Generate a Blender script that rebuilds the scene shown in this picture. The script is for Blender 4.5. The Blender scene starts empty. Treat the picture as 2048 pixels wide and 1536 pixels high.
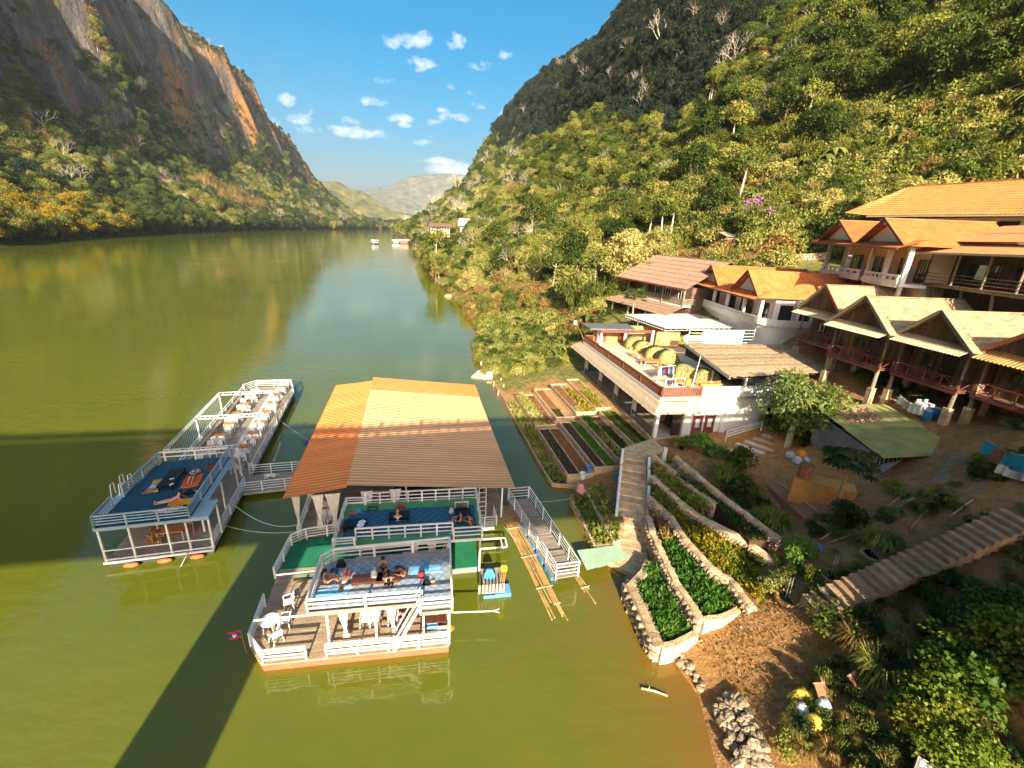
import bpy, bmesh, math, random
import numpy as np
from mathutils import Vector, Matrix
random.seed(7)
RNG = np.random.default_rng(11)
SC = bpy.context.scene
COL = SC.collection
# ------------------------------------------------------------------ camera
CAM_H = 20.0
FPX, CXP, CYP = 880.0, 1024.0, 768.0
_VP = np.array([890 - CXP, 3300 - CYP])
_dc = np.hypot(*_VP)
PITCH = math.atan2(FPX * FPX / _dc, FPX)
_f = np.array([0, math.cos(PITCH), -math.sin(PITCH)])
_dn = np.array([0, -math.sin(PITCH), -math.cos(PITCH)])
_rt = np.array([1.0, 0, 0])
_d2 = _VP / _dc
_IX = _rt * _d2[1] + _dn * _d2[0]
_IY = _rt * -_d2[0] + _dn * _d2[1]
cam_d = bpy.data.cameras.new('camera')
cam = bpy.data.objects.new('camera', cam_d)
COL.objects.link(cam)
cam_d.sensor_width = 36.0
cam_d.lens = FPX / 2048 * 36.0
cam_d.clip_start = 0.1
cam_d.clip_end = 20000
_R = Matrix(((_IX[0], -_IY[0], -_f[0]), (_IX[1], -_IY[1], -_f[1]), (_IX[2], -_IY[2], -_f[2])))
cam.matrix_world = Matrix.Translation((0, 0, CAM_H)) @ _R.to_4x4()
SC.camera = cam
# ------------------------------------------------------------------ sun, sky, exposure
SUN_EL = math.radians(22.3)
SUN_AZ = math.radians(173.0)          # sky rotation: behind the bridge, a little to the right
sun_to = Vector((math.sin(SUN_AZ) * math.cos(SUN_EL), math.cos(SUN_AZ) * math.cos(SUN_EL), math.sin(SUN_EL)))
sl = bpy.data.lights.new('sun', 'SUN')
sl.energy = 5.0
sl.angle = math.radians(0.5)
sl.color = (1.0, 0.86, 0.64)
sun = bpy.data.objects.new('sun', sl)
COL.objects.link(sun)
sun.rotation_euler = sun_to.to_track_quat('Z', 'Y').to_euler()
sun.location = (30, -60, 80)
SKY_STRENGTH = 0.078
EXPOSURE = 1.6
SC.view_settings.view_transform = 'Standard'
SC.view_settings.look = 'None'
SC.view_settings.gamma = 1.0
SC.view_settings.use_curve_mapping = False
SC.view_settings.exposure = EXPOSURE
SC.cycles.max_bounces = 6
SC.cycles.diffuse_bounces = 3
SC.cycles.glossy_bounces = 3
SC.cycles.transmission_bounces = 3
SC.cycles.transparent_max_bounces = 6
SC.cycles.volume_bounces = 0
SC.cycles.volume_max_steps = 64
SC.cycles.caustics_reflective = False
SC.cycles.caustics_refractive = False
SC.cycles.sample_clamp_indirect = 6.0
SC.cycles.use_denoising = True
SC.cycles.use_adaptive_sampling = True
SC.cycles.adaptive_threshold = 0.02
def ray(x, y):
 return (x - CXP) / FPX * _IX + (y - CYP) / FPX * _IY + _f
def spot(x, y, z=0.0):
 """survey helper: where the sight line of a mark in the photograph meets the level plane z"""
 v = ray(x, y)
 t = (z - CAM_H) / v[2]
 return Vector((v[0] * t, v[1] * t, z))
def far(x, y, r):
 """point at horizontal range r along that sight line"""
 v = ray(x, y)
 t = r / math.hypot(v[0], v[1])
 return Vector((v[0] * t, v[1] * t, CAM_H + v[2] * t))
def skydir(x, y):
 v = ray(x, y)
 return v[0] / v[1], v[2] / v[1]
def make_world():
 w = bpy.data.worlds.new('World')
 SC.world = w
 w.use_nodes = True
 nt = w.node_tree
 N, L = nt.nodes, nt.links
 N.clear()
 out = N.new('ShaderNodeOutputWorld')
 bg = N.new('ShaderNodeBackground')
 bg.inputs['Strength'].default_value = SKY_STRENGTH
 sky = N.new('ShaderNodeTexSky')
 sky.sky_type = 'NISHITA'
 sky.sun_disc = False
 sky.sun_elevation = SUN_EL
 sky.sun_rotation = SUN_AZ
 sky.air_density = 0.9
 sky.dust_density = 6.0
 sky.ozone_density = 3.0
 tc = N.new('ShaderNodeTexCoord')
 sep = N.new('ShaderNodeSeparateXYZ')
 L.new(tc.outputs['Generated'], sep.inputs[0])
 def math_(op, a, b=None, clamp=False):
  n = N.new('ShaderNodeMath')
  n.operation = op
  n.use_clamp = clamp
  for i, q in enumerate((a, b)):
   if q is None:
    continue
   if isinstance(q, (int, float)):
    n.inputs[i].default_value = q
   else:
    L.new(q, n.inputs[i])
  return n.outputs[0]
 yy = math_('MAXIMUM', sep.outputs['Y'], 0.02)
 u = math_('DIVIDE', sep.outputs['X'], yy)
 v = math_('DIVIDE', sep.outputs['Z'], yy)
 comb = N.new('ShaderNodeCombineXYZ')
 L.new(u, comb.inputs[0])
 L.new(math_('MULTIPLY', v, 1.5), comb.inputs[1])
 nz = N.new('ShaderNodeTexNoise')
 nz.inputs['Scale'].default_value = 26
 nz.inputs['Detail'].default_value = 7
 nz.inputs['Roughness'].default_value = 0.62
 nz.inputs['Distortion'].default_value = 0.3
 L.new(comb.outputs[0], nz.inputs['Vector'])
 # the small fair-weather clouds over the valley: (mark, half width, half height, density)
 clouds = [((800, 78), 38, 16, .9), ((845, 80), 26, 16, .8), ((908, 84), 28, 14, .8), ((840, 128), 36, 14, .9), ((1012, 106), 16, 12, .6),
    ((962, 128), 24, 10, .6), ((770, 115), 24, 8, .45), ((775, 160), 28, 9, .5), ((900, 172), 26, 9, .5), ((748, 203), 30, 10, .95),
    ((688, 262), 52, 13, 1.0), ((752, 268), 34, 11, .9), ((700, 243), 26, 9, .7), ((802, 237), 34, 9, .9), ((808, 250), 22, 6, .7),
    ((915, 236), 40, 10, .8), ((866, 246), 22, 7, .8), ((950, 210), 36, 9, .55), ((840, 220), 28, 7, .55), ((888, 220), 26, 6, .5),
    ((545, 245), 40, 16, .7), ((592, 238), 32, 14, .8), ((572, 197), 20, 15, .9), ((552, 287), 24, 12, .9), ((605, 262), 34, 12, .7), ((515, 228), 26, 12, .5),
    ((880, 322), 46, 9, 1.1), ((905, 340), 60, 16, 1.2), ((850, 286), 34, 7, .5), ((945, 185), 22, 8, .5), ((630, 226), 24, 9, .5)]
 total = None
 for (px, py), hw, hh, dn in clouds:
  cu, cv = skydir(px, py)
  su = hw / FPX * 1.2
  sv = hh / FPX * 1.15
  a = math_('MULTIPLY', math_('SUBTRACT', u, cu), 1 / su)
  b = math_('MULTIPLY', math_('SUBTRACT', v, cv), 1 / sv)
  d = math_('ADD', math_('MULTIPLY', a, a), math_('MULTIPLY', b, b))
  m = math_('MULTIPLY', math_('SUBTRACT', 1.0, d, True), dn)
  total = m if total is None else math_('MAXIMUM', total, m)
 dens = math_('ADD', math_('MULTIPLY', total, 0.85), math_('MULTIPLY', math_('SUBTRACT', nz.outputs['Fac'], 0.5), 2.3))
 gate = math_('MULTIPLY', total, 6.0, True)
 dens = math_('MULTIPLY', math_('MULTIPLY', math_('SUBTRACT', dens, 0.40), 1.1, True), gate)
 front = math_('GREATER_THAN', sep.outputs['Y'], 0.05)
 dens = math_('MULTIPLY', dens, front)
 hs = N.new('ShaderNodeHueSaturation')
 hs.inputs['Hue'].default_value = 0.48
 hs.inputs['Saturation'].default_value = 1.55
 hs.inputs['Value'].default_value = 1.0
 L.new(sky.outputs[0], hs.inputs['Color'])
 mix = N.new('ShaderNodeMix')
 mix.data_type = 'RGBA'
 L.new(dens, mix.inputs['Factor'])
 L.new(hs.outputs[0], mix.inputs['A'])
 mix.inputs['B'].default_value = (5.6, 5.7, 5.8, 1)
 L.new(mix.outputs['Result'], bg.inputs['Color'])
 L.new(bg.outputs[0], out.inputs[0])
make_world()
# ------------------------------------------------------------------ materials
MATS = {}
def nodes_of(name):
 m = bpy.data.materials.new(name)
 m.use_nodes = True
 nt = m.node_tree
 b = nt.nodes['Principled BSDF']
 return m, nt.nodes, nt.links, b
def M(name, col=None, rough=0.6, var=0.15, scale=3.0, bump=0.0, bscale=None, metal=0.0, spec=0.3, col2=None, stretch=None, detail=4.0, edge=None):
 """procedural paint: noise between two tones of the surface's own colour, with a fine relief"""
 if name in MATS:
  return MATS[name]
 m, N, L, b = nodes_of(name)
 MATS[name] = m
 b.inputs['Roughness'].default_value = rough
 b.inputs['Metallic'].default_value = metal
 b.inputs['Specular IOR Level'].default_value = spec
 tc = N.new('ShaderNodeTexCoord')
 vec = tc.outputs['Object']
 if stretch:
  mp = N.new('ShaderNodeMapping')
  mp.inputs['Scale'].default_value = stretch
  L.new(vec, mp.inputs['Vector'])
  vec = mp.outputs[0]
 nz = N.new('ShaderNodeTexNoise')
 nz.inputs['Scale'].default_value = scale
 nz.inputs['Detail'].default_value = detail
 nz.inputs['Roughness'].default_value = 0.65
 L.new(vec, nz.inputs['Vector'])
 rp = N.new('ShaderNodeValToRGB')
 rp.color_ramp.elements[0].position = 0.3
 rp.color_ramp.elements[1].position = 0.7
 if edge:
  rp.color_ramp.elements[0].position, rp.color_ramp.elements[1].position = edge
 c1 = [max(0, c * (1 - var)) for c in col]
 c2 = list(col2) if col2 else [min(1, c * (1 + var)) for c in col]
 rp.color_ramp.elements[0].color = (*c1, 1)
 rp.color_ramp.elements[1].color = (*c2, 1)
 L.new(nz.outputs['Fac'], rp.inputs[0])
 oi = N.new('ShaderNodeObjectInfo')
 mr = N.new('ShaderNodeMapRange')
 mr.inputs['To Min'].default_value = 1 - var * 0.7
 mr.inputs['To Max'].default_value = 1 + var * 0.7
 L.new(oi.outputs['Random'], mr.inputs['Value'])
 mx = N.new('ShaderNodeVectorMath')
 mx.operation = 'SCALE'
 L.new(rp.outputs[0], mx.inputs[0])
 L.new(mr.outputs[0], mx.inputs['Scale'])
 L.new(mx.outputs[0], b.inputs['Base Color'])
 if bump:
  n2 = N.new('ShaderNodeTexNoise')
  n2.inputs['Scale'].default_value = bscale or scale * 4
  n2.inputs['Detail'].default_value = 3
  L.new(vec, n2.inputs['Vector'])
  bp = N.new('ShaderNodeBump')
  bp.inputs['Strength'].default_value = min(1, bump)
  bp.inputs['Distance'].default_value = 0.08
  L.new(n2.outputs['Fac'], bp.inputs['Height'])
  L.new(bp.outputs[0], b.inputs['Normal'])
 return m
def leafmat(name, cols, trans=0.38, rough=0.5):
 """leaf colour: ramp over a per-leaf value stored on the mesh plus a per-plant shift"""
 if name in MATS:
  return MATS[name]
 m, N, L, b = nodes_of(name)
 MATS[name] = m
 at = N.new('ShaderNodeAttribute')
 at.attribute_name = 'leaf'
 oi = N.new('ShaderNodeObjectInfo')
 ad = N.new('ShaderNodeMath')
 ad.operation = 'MULTIPLY_ADD'
 L.new(oi.outputs['Random'], ad.inputs[0])
 ad.inputs[1].default_value = 0.5
 sc = N.new('ShaderNodeMath')
 sc.operation = 'MULTIPLY'
 sc.inputs[1].default_value = 0.5
 L.new(at.outputs['Fac'], sc.inputs[0])
 L.new(sc.outputs[0], ad.inputs[2])
 rp = N.new('ShaderNodeValToRGB')
 e = rp.color_ramp.elements
 e[0].color = (*cols[0], 1)
 e[1].color = (*cols[-1], 1)
 e[0].position, e[1].position = 0.15, 0.85
 for i, c in enumerate(cols[1:-1]):
  q = e.new(0.15 + 0.7 * (i + 1) / (len(cols) - 1))
  q.color = (*c, 1)
 L.new(ad.outputs[0], rp.inputs[0])
 L.new(rp.outputs[0], b.inputs['Base Color'])
 b.inputs['Roughness'].default_value = rough
 b.inputs['Specular IOR Level'].default_value = 0.25
 if trans:
  tr = N.new('ShaderNodeBsdfTranslucent')
  g = N.new('ShaderNodeVectorMath')
  g.operation = 'MULTIPLY'
  g.inputs[1].default_value = (1.3, 1.25, 0.5)
  L.new(rp.outputs[0], g.inputs[0])
  L.new(g.outputs[0], tr.inputs['Color'])
  ms = N.new('ShaderNodeMixShader')
  ms.inputs[0].default_value = trans
  o = N['Material Output']
  L.new(b.outputs[0], ms.inputs[1])
  L.new(tr.outputs[0], ms.inputs[2])
  L.new(ms.outputs[0], o.inputs['Surface'])
 return m
# ------------------------------------------------------------------ mesh helpers
def np_mesh(name, V, F, mat=None, leaf=None):
 """mesh from arrays: V (n,3), F (m,k) with one k"""
 V = np.asarray(V, np.float32)
 F = np.asarray(F, np.int32)
 me = bpy.data.meshes.new(name)
 me.vertices.add(len(V))
 me.vertices.foreach_set('co', V.ravel())
 k = F.shape[1]
 me.loops.add(F.size)
 me.loops.foreach_set('vertex_index', F.ravel())
 me.polygons.add(len(F))
 me.polygons.foreach_set('loop_start', np.arange(0, F.size, k, dtype=np.int32))
 if leaf is not None:
  a = me.attributes.new('leaf', 'FLOAT', 'FACE')
  a.data.foreach_set('value', np.asarray(leaf, np.float32))
 if mat:
  me.materials.append(mat)
 me.update(calc_edges=True)
 return me
def link(name, me, parent=None, loc=None):
 o = bpy.data.objects.new(name, me)
 COL.objects.link(o)
 if parent:
  o.parent = parent
 if loc is not None:
  o.location = loc
 return o
def tag(o, label=None, cat=None, group=None, kind=None):
 if label:
  o['label'] = label
 if cat:
  o['category'] = cat
 if group:
  o['group'] = group
 if kind:
  o['kind'] = kind
 return o
def thing(name, label, cat, loc=(0, 0, 0), rz=0.0, group=None):
 o = bpy.data.objects.new(name, None)
 COL.objects.link(o)
 o.empty_display_size = 0.2
 o.location = loc
 o.rotation_euler = (0, 0, rz)
 return tag(o, label, cat, group)
def sub(name, parent, loc=(0, 0, 0)):
 o = bpy.data.objects.new(name, None)
 COL.objects.link(o)
 o.parent = parent
 o.location = loc
 o.empty_display_size = 0.1
 return o
def children(o):
 return list(o.children)
def copy_tree(o, loc, rz=0.0, label=None, scale=None):
 c = o.copy()
 COL.objects.link(c)
 c.location = loc
 c.rotation_euler = (0, 0, rz)
 if scale:
  c.scale = (scale,) * 3
 if label:
  c['label'] = label
 for ch in list(o.children):
  d = ch.copy()
  COL.objects.link(d)
  d.parent = c
  for g in list(ch.children):
   e = g.copy()
   COL.objects.link(e)
   e.parent = d
 return c
class Frame:
 def __init__(s, ox, oy, deg, z=0.0):
  s.o = Vector((ox, oy, z))
  s.rz = math.radians(deg)
  s.c, s.s = math.cos(s.rz), math.sin(s.rz)
 def w(s, x, y, z=0.0):
  return Vector((s.o.x + s.c * x - s.s * y, s.o.y + s.s * x + s.c * y, s.o.z + z))
 def l(s, p):
  dx, dy = p[0] - s.o.x, p[1] - s.o.y
  return Vector((s.c * dx + s.s * dy, -s.s * dx + s.c * dy, (p[2] if len(p) > 2 else 0) - s.o.z))
 def spot(s, px, py, z):
  """a mark in the photograph at local height z, in this frame"""
  p = spot(px, py, z + s.o.z)
  q = s.l(p)
  return q
class MB:
 def __init__(s):
  s.v, s.f = [], []
 def add(s, vs, fs):
  n = len(s.v)
  s.v += [tuple(v) for v in vs]
  s.f += [tuple(i + n for i in f) for f in fs]
  return s
 def box(s, x0, x1, y0, y1, z0, z1):
  return s.add([(x0, y0, z0), (x1, y0, z0), (x1, y1, z0), (x0, y1, z0), (x0, y0, z1), (x1, y0, z1), (x1, y1, z1), (x0, y1, z1)],
      [(0, 3, 2, 1), (4, 5, 6, 7), (0, 1, 5, 4), (1, 2, 6, 5), (2, 3, 7, 6), (3, 0, 4, 7)])
 def beam(s, p, q, w, h=None, up=(0, 0, 1)):
  h = h or w
  p, q = Vector(p), Vector(q)
  d = (q - p).normalized()
  up = Vector(up)
  if abs(d.dot(up)) > 0.95:
   up = Vector((0, 1, 0))
  a = d.cross(up).normalized()
  b = a.cross(d).normalized()
  vs = []
  for e in (p, q):
   for i, j in ((-1, -1), (1, -1), (1, 1), (-1, 1)):
    vs.append(e + a * (i * w / 2) + b * (j * h / 2))
  return s.add(vs, [(3, 2, 1, 0), (4, 5, 6, 7), (0, 1, 5, 4), (1, 2, 6, 5), (2, 3, 7, 6), (3, 0, 4, 7)])
 def tube(s, p, q, r0, r1=None, n=7, cap=True):
  r1 = r0 if r1 is None else r1
  p, q = Vector(p), Vector(q)
  d = (q - p).normalized()
  up = Vector((0, 0, 1)) if abs(d.z) < 0.9 else Vector((1, 0, 0))
  a = d.cross(up).normalized()
  b = a.cross(d)
  vs = []
  for e, r in ((p, r0), (q, r1)):
   for k in range(n):
    t = 2 * math.pi * k / n
    vs.append(e + a * (r * math.cos(t)) + b * (r * math.sin(t)))
  fs = [(k, (k + 1) % n, n + (k + 1) % n, n + k) for k in range(n)]
  if cap:
   fs += [tuple(range(n - 1, -1, -1)), tuple(range(n, 2 * n))]
  return s.add(vs, fs)
 def path(s, pts, r0, r1=None, n=6):
  """one continuous tapered tube through several points"""
  r1 = r0 if r1 is None else r1
  pts = [Vector(p) for p in pts]
  m = len(pts)
  vs = []
  for i, p in enumerate(pts):
   d = (pts[min(i + 1, m - 1)] - pts[max(i - 1, 0)]).normalized()
   up = Vector((0, 0, 1)) if abs(d.z) < 0.9 else Vector((1, 0, 0))
   a = d.cross(up).normalized()
   b = a.cross(d)
   r = r0 + (r1 - r0) * i / max(1, m - 1)
   for k in range(n):
    t = 2 * math.pi * k / n
    vs.append(p + a * (r * math.cos(t)) + b * (r * math.sin(t)))
  fs = []
  for i in range(m - 1):
   for k in range(n):
    fs.append((i * n + k, i * n + (k + 1) % n, (i + 1) * n + (k + 1) % n, (i + 1) * n + k))
  fs += [tuple(range(n - 1, -1, -1)), tuple(range((m - 1) * n, m * n))]
  return s.add(vs, fs)
 def prism(s, poly, z0, z1):
  n = len(poly)
  a = sum(poly[i][0] * poly[(i + 1) % n][1] - poly[(i + 1) % n][0] * poly[i][1] for i in range(n))
  if a < 0:
   poly = list(poly)[::-1]
  zt = z1 if isinstance(z1, (list, tuple)) else [z1] * n
  vs = [(p[0], p[1], z0) for p in poly] + [(p[0], p[1], zt[i]) for i, p in enumerate(poly)]
  fs = [tuple(range(n - 1, -1, -1)), tuple(range(n, 2 * n))]
  fs += [(i, (i + 1) % n, n + (i + 1) % n, n + i) for i in range(n)]
  return s.add(vs, fs)
 def lathe(s, prof, n=12, c=(0, 0, 0)):
  """prof: list of (r, z)"""
  vs, fs = [], []
  for r, z in prof:
   for k in range(n):
    t = 2 * math.pi * k / n
    vs.append((c[0] + r * math.cos(t), c[1] + r * math.sin(t), c[2] + z))
  m = len(prof)
  for i in range(m - 1):
   for k in range(n):
    fs.append((i * n + k, i * n + (k + 1) % n, (i + 1) * n + (k + 1) % n, (i + 1) * n + k))
  fs += [tuple(range(n - 1, -1, -1)), tuple(range((m - 1) * n, m * n))]
  return s.add(vs, fs)
 def ellipsoid(s, c, r, n=10, m=6):
  prof = []
  vs, fs = [], []
  for i in range(m + 1):
   ph = -math.pi / 2 + math.pi * i / m
   for k in range(n):
    t = 2 * math.pi * k / n
    cr = max(0.03, math.cos(ph))
    vs.append((c[0] + r[0] * cr * math.cos(t), c[1] + r[1] * cr * math.sin(t), c[2] + r[2] * math.sin(ph)))
  for i in range(m):
   for k in range(n):
    fs.append((i * n + k, i * n + (k + 1) % n, (i + 1) * n + (k + 1) % n, (i + 1) * n + k))
  fs += [tuple(range(n - 1, -1, -1)), tuple(range(m * n, m * n + n))]
  return s.add(vs, fs)
 def sheet(s, p00, p10, p11, p01, nu, nv, fn=None):
  """grid between four corners; fn(u, v) gives the offset along the normal"""
  p00, p10, p11, p01 = map(Vector, (p00, p10, p11, p01))
  nrm = (p10 - p00).cross(p01 - p00).normalized()
  vs = []
  for j in range(nv + 1):
   v = j / nv
   for i in range(nu + 1):
    u = i / nu
    p = p00.lerp(p10, u).lerp(p01.lerp(p11, u), v)
    if fn:
     p = p + nrm * fn(u, v)
    vs.append(p)
  fs = []
  for j in range(nv):
   for i in range(nu):
    a = j * (nu + 1) + i
    fs.append((a, a + 1, a + nu + 2, a + nu + 1))
  return s.add(vs, fs)
 def mesh(s, name, mat):
  me = bpy.data.meshes.new(name)
  me.from_pydata(s.v, [], s.f)
  if mat:
   me.materials.append(mat)
  me.update()
  return me
 def build(s, name, mat, parent=None, loc=None, smooth=False, solid=0.0, label=None, kind=None, bevel=0.0):
  me = s.mesh(name, mat)
  if smooth:
   me.polygons.foreach_set('use_smooth', [True] * len(me.polygons))
  o = link(name, me, parent, loc)
  if solid:
   md = o.modifiers.new('thickness', 'SOLIDIFY')
   md.thickness = solid
   md.offset = -1
  if bevel:
   md = o.modifiers.new('bevel', 'BEVEL')
   md.width = bevel
   md.segments = 1
  return tag(o, label, None, None, kind)
def lerp(a, b, t):
 return tuple(a[i] + (b[i] - a[i]) * t for i in range(len(a)))
def resample(pts, step):
 out = []
 for a, b in zip(pts[:-1], pts[1:]):
  d = (Vector(b) - Vector(a)).length
  n = max(1, round(d / step))
  out += [lerp(a, b, i / n) for i in range(n)]
 return out + [tuple(pts[-1])]
def vnoise(x, y, seed=0):
 """smooth value noise on arrays"""
 x = np.asarray(x, float)
 y = np.asarray(y, float)
 xi, yi = np.floor(x).astype(int), np.floor(y).astype(int)
 fx, fy = x - xi, y - yi
 fx = fx * fx * (3 - 2 * fx)
 fy = fy * fy * (3 - 2 * fy)
 def h(a, b):
  n = (a * 374761393 + b * 668265263 + seed * 974711) & 0x7fffffff
  n = ((n ^ (n >> 13)) * 1274126177) & 0x7fffffff
  return ((n ^ (n >> 16)) & 0xffff) / 65535.0
 return (h(xi, yi) * (1 - fx) + h(xi + 1, yi) * fx) * (1 - fy) + (h(xi, yi + 1) * (1 - fx) + h(xi + 1, yi + 1) * fx) * fy - 0.5
def fbm(x, y, seed=0, oct=4):
 r, a = 0, 1.0
 for i in range(oct):
  r = r + a * vnoise(np.asarray(x) * 2 ** i, np.asarray(y) * 2 ** i, seed + i)
  a *= 0.5
 return r
# ================================================================== land and water
AX = np.array([-0.28, 0.96])      # down the valley
LT = np.array([0.96, 0.28])       # across it
def su(x, y):
 return np.asarray(x) * AX[0] + np.asarray(y) * AX[1], np.asarray(x) * LT[0] + np.asarray(y) * LT[1]
def xy_of(s, u):
 return np.asarray(s) * AX[0] + np.asarray(u) * LT[0], np.asarray(s) * AX[1] + np.asarray(u) * LT[1]
_RS = [(-40, 6), (0, 9.5), (8.8, 12.0), (11.5, 13.2), (13.2, 13.1), (17.7, 13.4), (20.4, 14.6), (27.8, 14.3), (34, 13.8), (48.5, 13.6), (55.3, 13.6), (63.4, 13.4), (73.7, 14.4),
  (92, 18.6), (113.5, 19), (140, 20.2), (190, 18.6), (291, 21.6), (464, 31), (747, 34.5), (1016, 27), (1400, 20), (1800, 20), (4000, 40)]
_LS = [(-200, -170), (292, -187), (371, -198), (499, -208), (690, -202), (925, -183), (1109, -158), (1395, -121), (1671, -81), (1850, -40), (4000, 0)]
_P_NEAR = [(-60, -4), (-6, -2.0), (-2.5, -.9), (0, 0), (1.2, .35), (3, .6), (6, .9), (9, 1.5), (11, 1.95), (14, 3.0), (17, 4.4), (22, 6.2), (26, 7.6), (30, 8.4), (43, 13.4), (52, 16.2), (65, 19.5), (90, 36), (130, 74), (200, 140), (260, 190), (330, 225), (520, 240)]
_P_MID = [(-60, -4), (-6, -2), (0, 0), (3, 1.2), (12, 4.5), (30, 13), (60, 32), (90, 52), (120, 78), (150, 106), (185, 146), (215, 178), (260, 205), (330, 225), (520, 240)]
_P_FAR = [(-60, -4), (-6, -2), (0, 0), (4, 2), (14, 7), (40, 25), (80, 58), (112, 92), (126, 134), (142, 160), (168, 176), (240, 188), (520, 196)]
def _prof(P, d):
 return np.interp(d, [p[0] for p in P], [p[1] for p in P])
def ground_sd(s, d):
 s, d = np.asarray(s, float), np.asarray(d, float)
 zn = _prof(_P_NEAR, d)
 # the bank is higher and steeper under the bridge end
 k = np.clip((21.5 - s) / 11.0, 0, 1)
 k = k * k * (3 - 2 * k)
 zn = zn + k * np.interp(d, [0, 1.5, 4, 7, 11, 15, 30, 60], [0, .2, .9, 1.8, 2.9, 3.7, 4.4, 3.0])
 sc = np.clip(1 + (s - 300) * 0.0011, 0.85, 1.5)
 zf = _prof(_P_FAR, d / sc) * sc * np.interp(s, [900, 1700], [1, .12])
 zm = _prof(_P_MID, d)
 t1 = np.clip((s - 60) / 70, 0, 1)
 t2 = np.clip((s - 140) / 160, 0, 1)
 z = zn * (1 - t1) + (zm * (1 - t2) + zf * t2) * t1
 # relief that grows uphill
 amp = np.clip((d - 45) / 120, 0, 1) * np.clip((s - 20) / 60, .25, 1)
 z = z + amp * (fbm(s / 60 + 3, d / 60, 5) * 16 + fbm(s / 17, d / 17, 8) * 4)
 # levelled ground at the side of the white house
 uu = d + np.interp(s, [p[0] for p in _RS], [p[1] for p in _RS])
 xx, yy = xy_of(s, uu)
 flat = 1.9 + .10 * np.clip(xx - 15, 0, 30) + .22 * np.clip(xx - 24, 0, 30)
 wq = np.clip((yy - 31.5) / 3.5, 0, 1) * np.clip((33 - xx) / 5, 0, 1) * np.clip((64 - yy) / 4, 0, 1)
 z = np.where(d > 5, z + (np.minimum(z, flat) - z) * wq, z)
 small = np.clip(d / 4, 0, 1) * 0.25 * np.clip(1 - np.clip((d - 40) / 40, 0, 1), 0, 1)
 z = z + small * fbm(s / 2.3, d / 2.3, 21)
 return z
def ground(x, y):
 s, u = su(x, y)
 d = u - np.interp(s, [p[0] for p in _RS], [p[1] for p in _RS])
 return ground_sd(s, d)
def gz(x, y):
 return float(ground(x, y))
def grid_faces(ni, nj):
 i, j = np.meshgrid(np.arange(ni - 1), np.arange(nj - 1), indexing='ij')
 a = (i * nj + j).ravel()
 return np.stack([a, a + nj, a + nj + 1, a + 1], 1)
def soil_material():
 m, N, L, b = nodes_of('hillside_soil')
 tc = N.new('ShaderNodeTexCoord')
 b.inputs['Roughness'].default_value = 0.95
 b.inputs['Specular IOR Level'].default_value = 0.1
 n1 = N.new('ShaderNodeTexNoise'); n1.inputs['Scale'].default_value = 0.22; n1.inputs['Detail'].default_value = 8
 n2 = N.new('ShaderNodeTexNoise'); n2.inputs['Scale'].default_value = 1.6; n2.inputs['Detail'].default_value = 6; n2.inputs['Roughness'].default_value = .7
 L.new(tc.outputs['Object'], n1.inputs['Vector']); L.new(tc.outputs['Object'], n2.inputs['Vector'])
 r1 = N.new('ShaderNodeValToRGB')
 e = r1.color_ramp.elements
 e[0].position, e[0].color = .3, (.33, .14, .05, 1)
 e[1].position, e[1].color = .72, (.56, .33, .15, 1)
 q = e.new(.5); q.color = (.44, .235, .09, 1)
 L.new(n2.outputs['Fac'], r1.inputs[0])
 grass = N.new('ShaderNodeValToRGB')
 e = grass.color_ramp.elements
 e[0].position, e[0].color = .35, (.09, .11, .025, 1)
 e[1].position, e[1].color = .65, (.30, .27, .085, 1)
 L.new(n2.outputs['Fac'], grass.inputs[0])
 at = N.new('ShaderNodeAttribute'); at.attribute_name = 'green'
 ad = N.new('ShaderNodeMath'); ad.operation = 'ADD'
 L.new(at.outputs['Fac'], ad.inputs[0])
 mu = N.new('ShaderNodeMath'); mu.operation = 'MULTIPLY_ADD'; mu.inputs[1].default_value = 1.6; mu.inputs[2].default_value = -.8
 L.new(n1.outputs['Fac'], mu.inputs[0]); L.new(mu.outputs[0], ad.inputs[1])
 rr = N.new('ShaderNodeMapRange'); rr.inputs['From Min'].default_value = .35; rr.inputs['From Max'].default_value = .65
 L.new(ad.outputs[0], rr.inputs['Value'])
 mx = N.new('ShaderNodeMix'); mx.data_type = 'RGBA'
 L.new(rr.outputs[0], mx.inputs['Factor']); L.new(r1.outputs[0], mx.inputs['A']); L.new(grass.outputs[0], mx.inputs['B'])
 L.new(mx.outputs['Result'], b.inputs['Base Color'])
 n3 = N.new('ShaderNodeTexNoise'); n3.inputs['Scale'].default_value = 3.2; n3.inputs['Detail'].default_value = 8; n3.inputs['Roughness'].default_value = .72
 L.new(tc.outputs['Object'], n3.inputs['Vector'])
 bp = N.new('ShaderNodeBump'); bp.inputs['Strength'].default_value = .9; bp.inputs['Distance'].default_value = .35
 L.new(n3.outputs['Fac'], bp.inputs['Height']); L.new(bp.outputs[0], b.inputs['Normal'])
 return m
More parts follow.
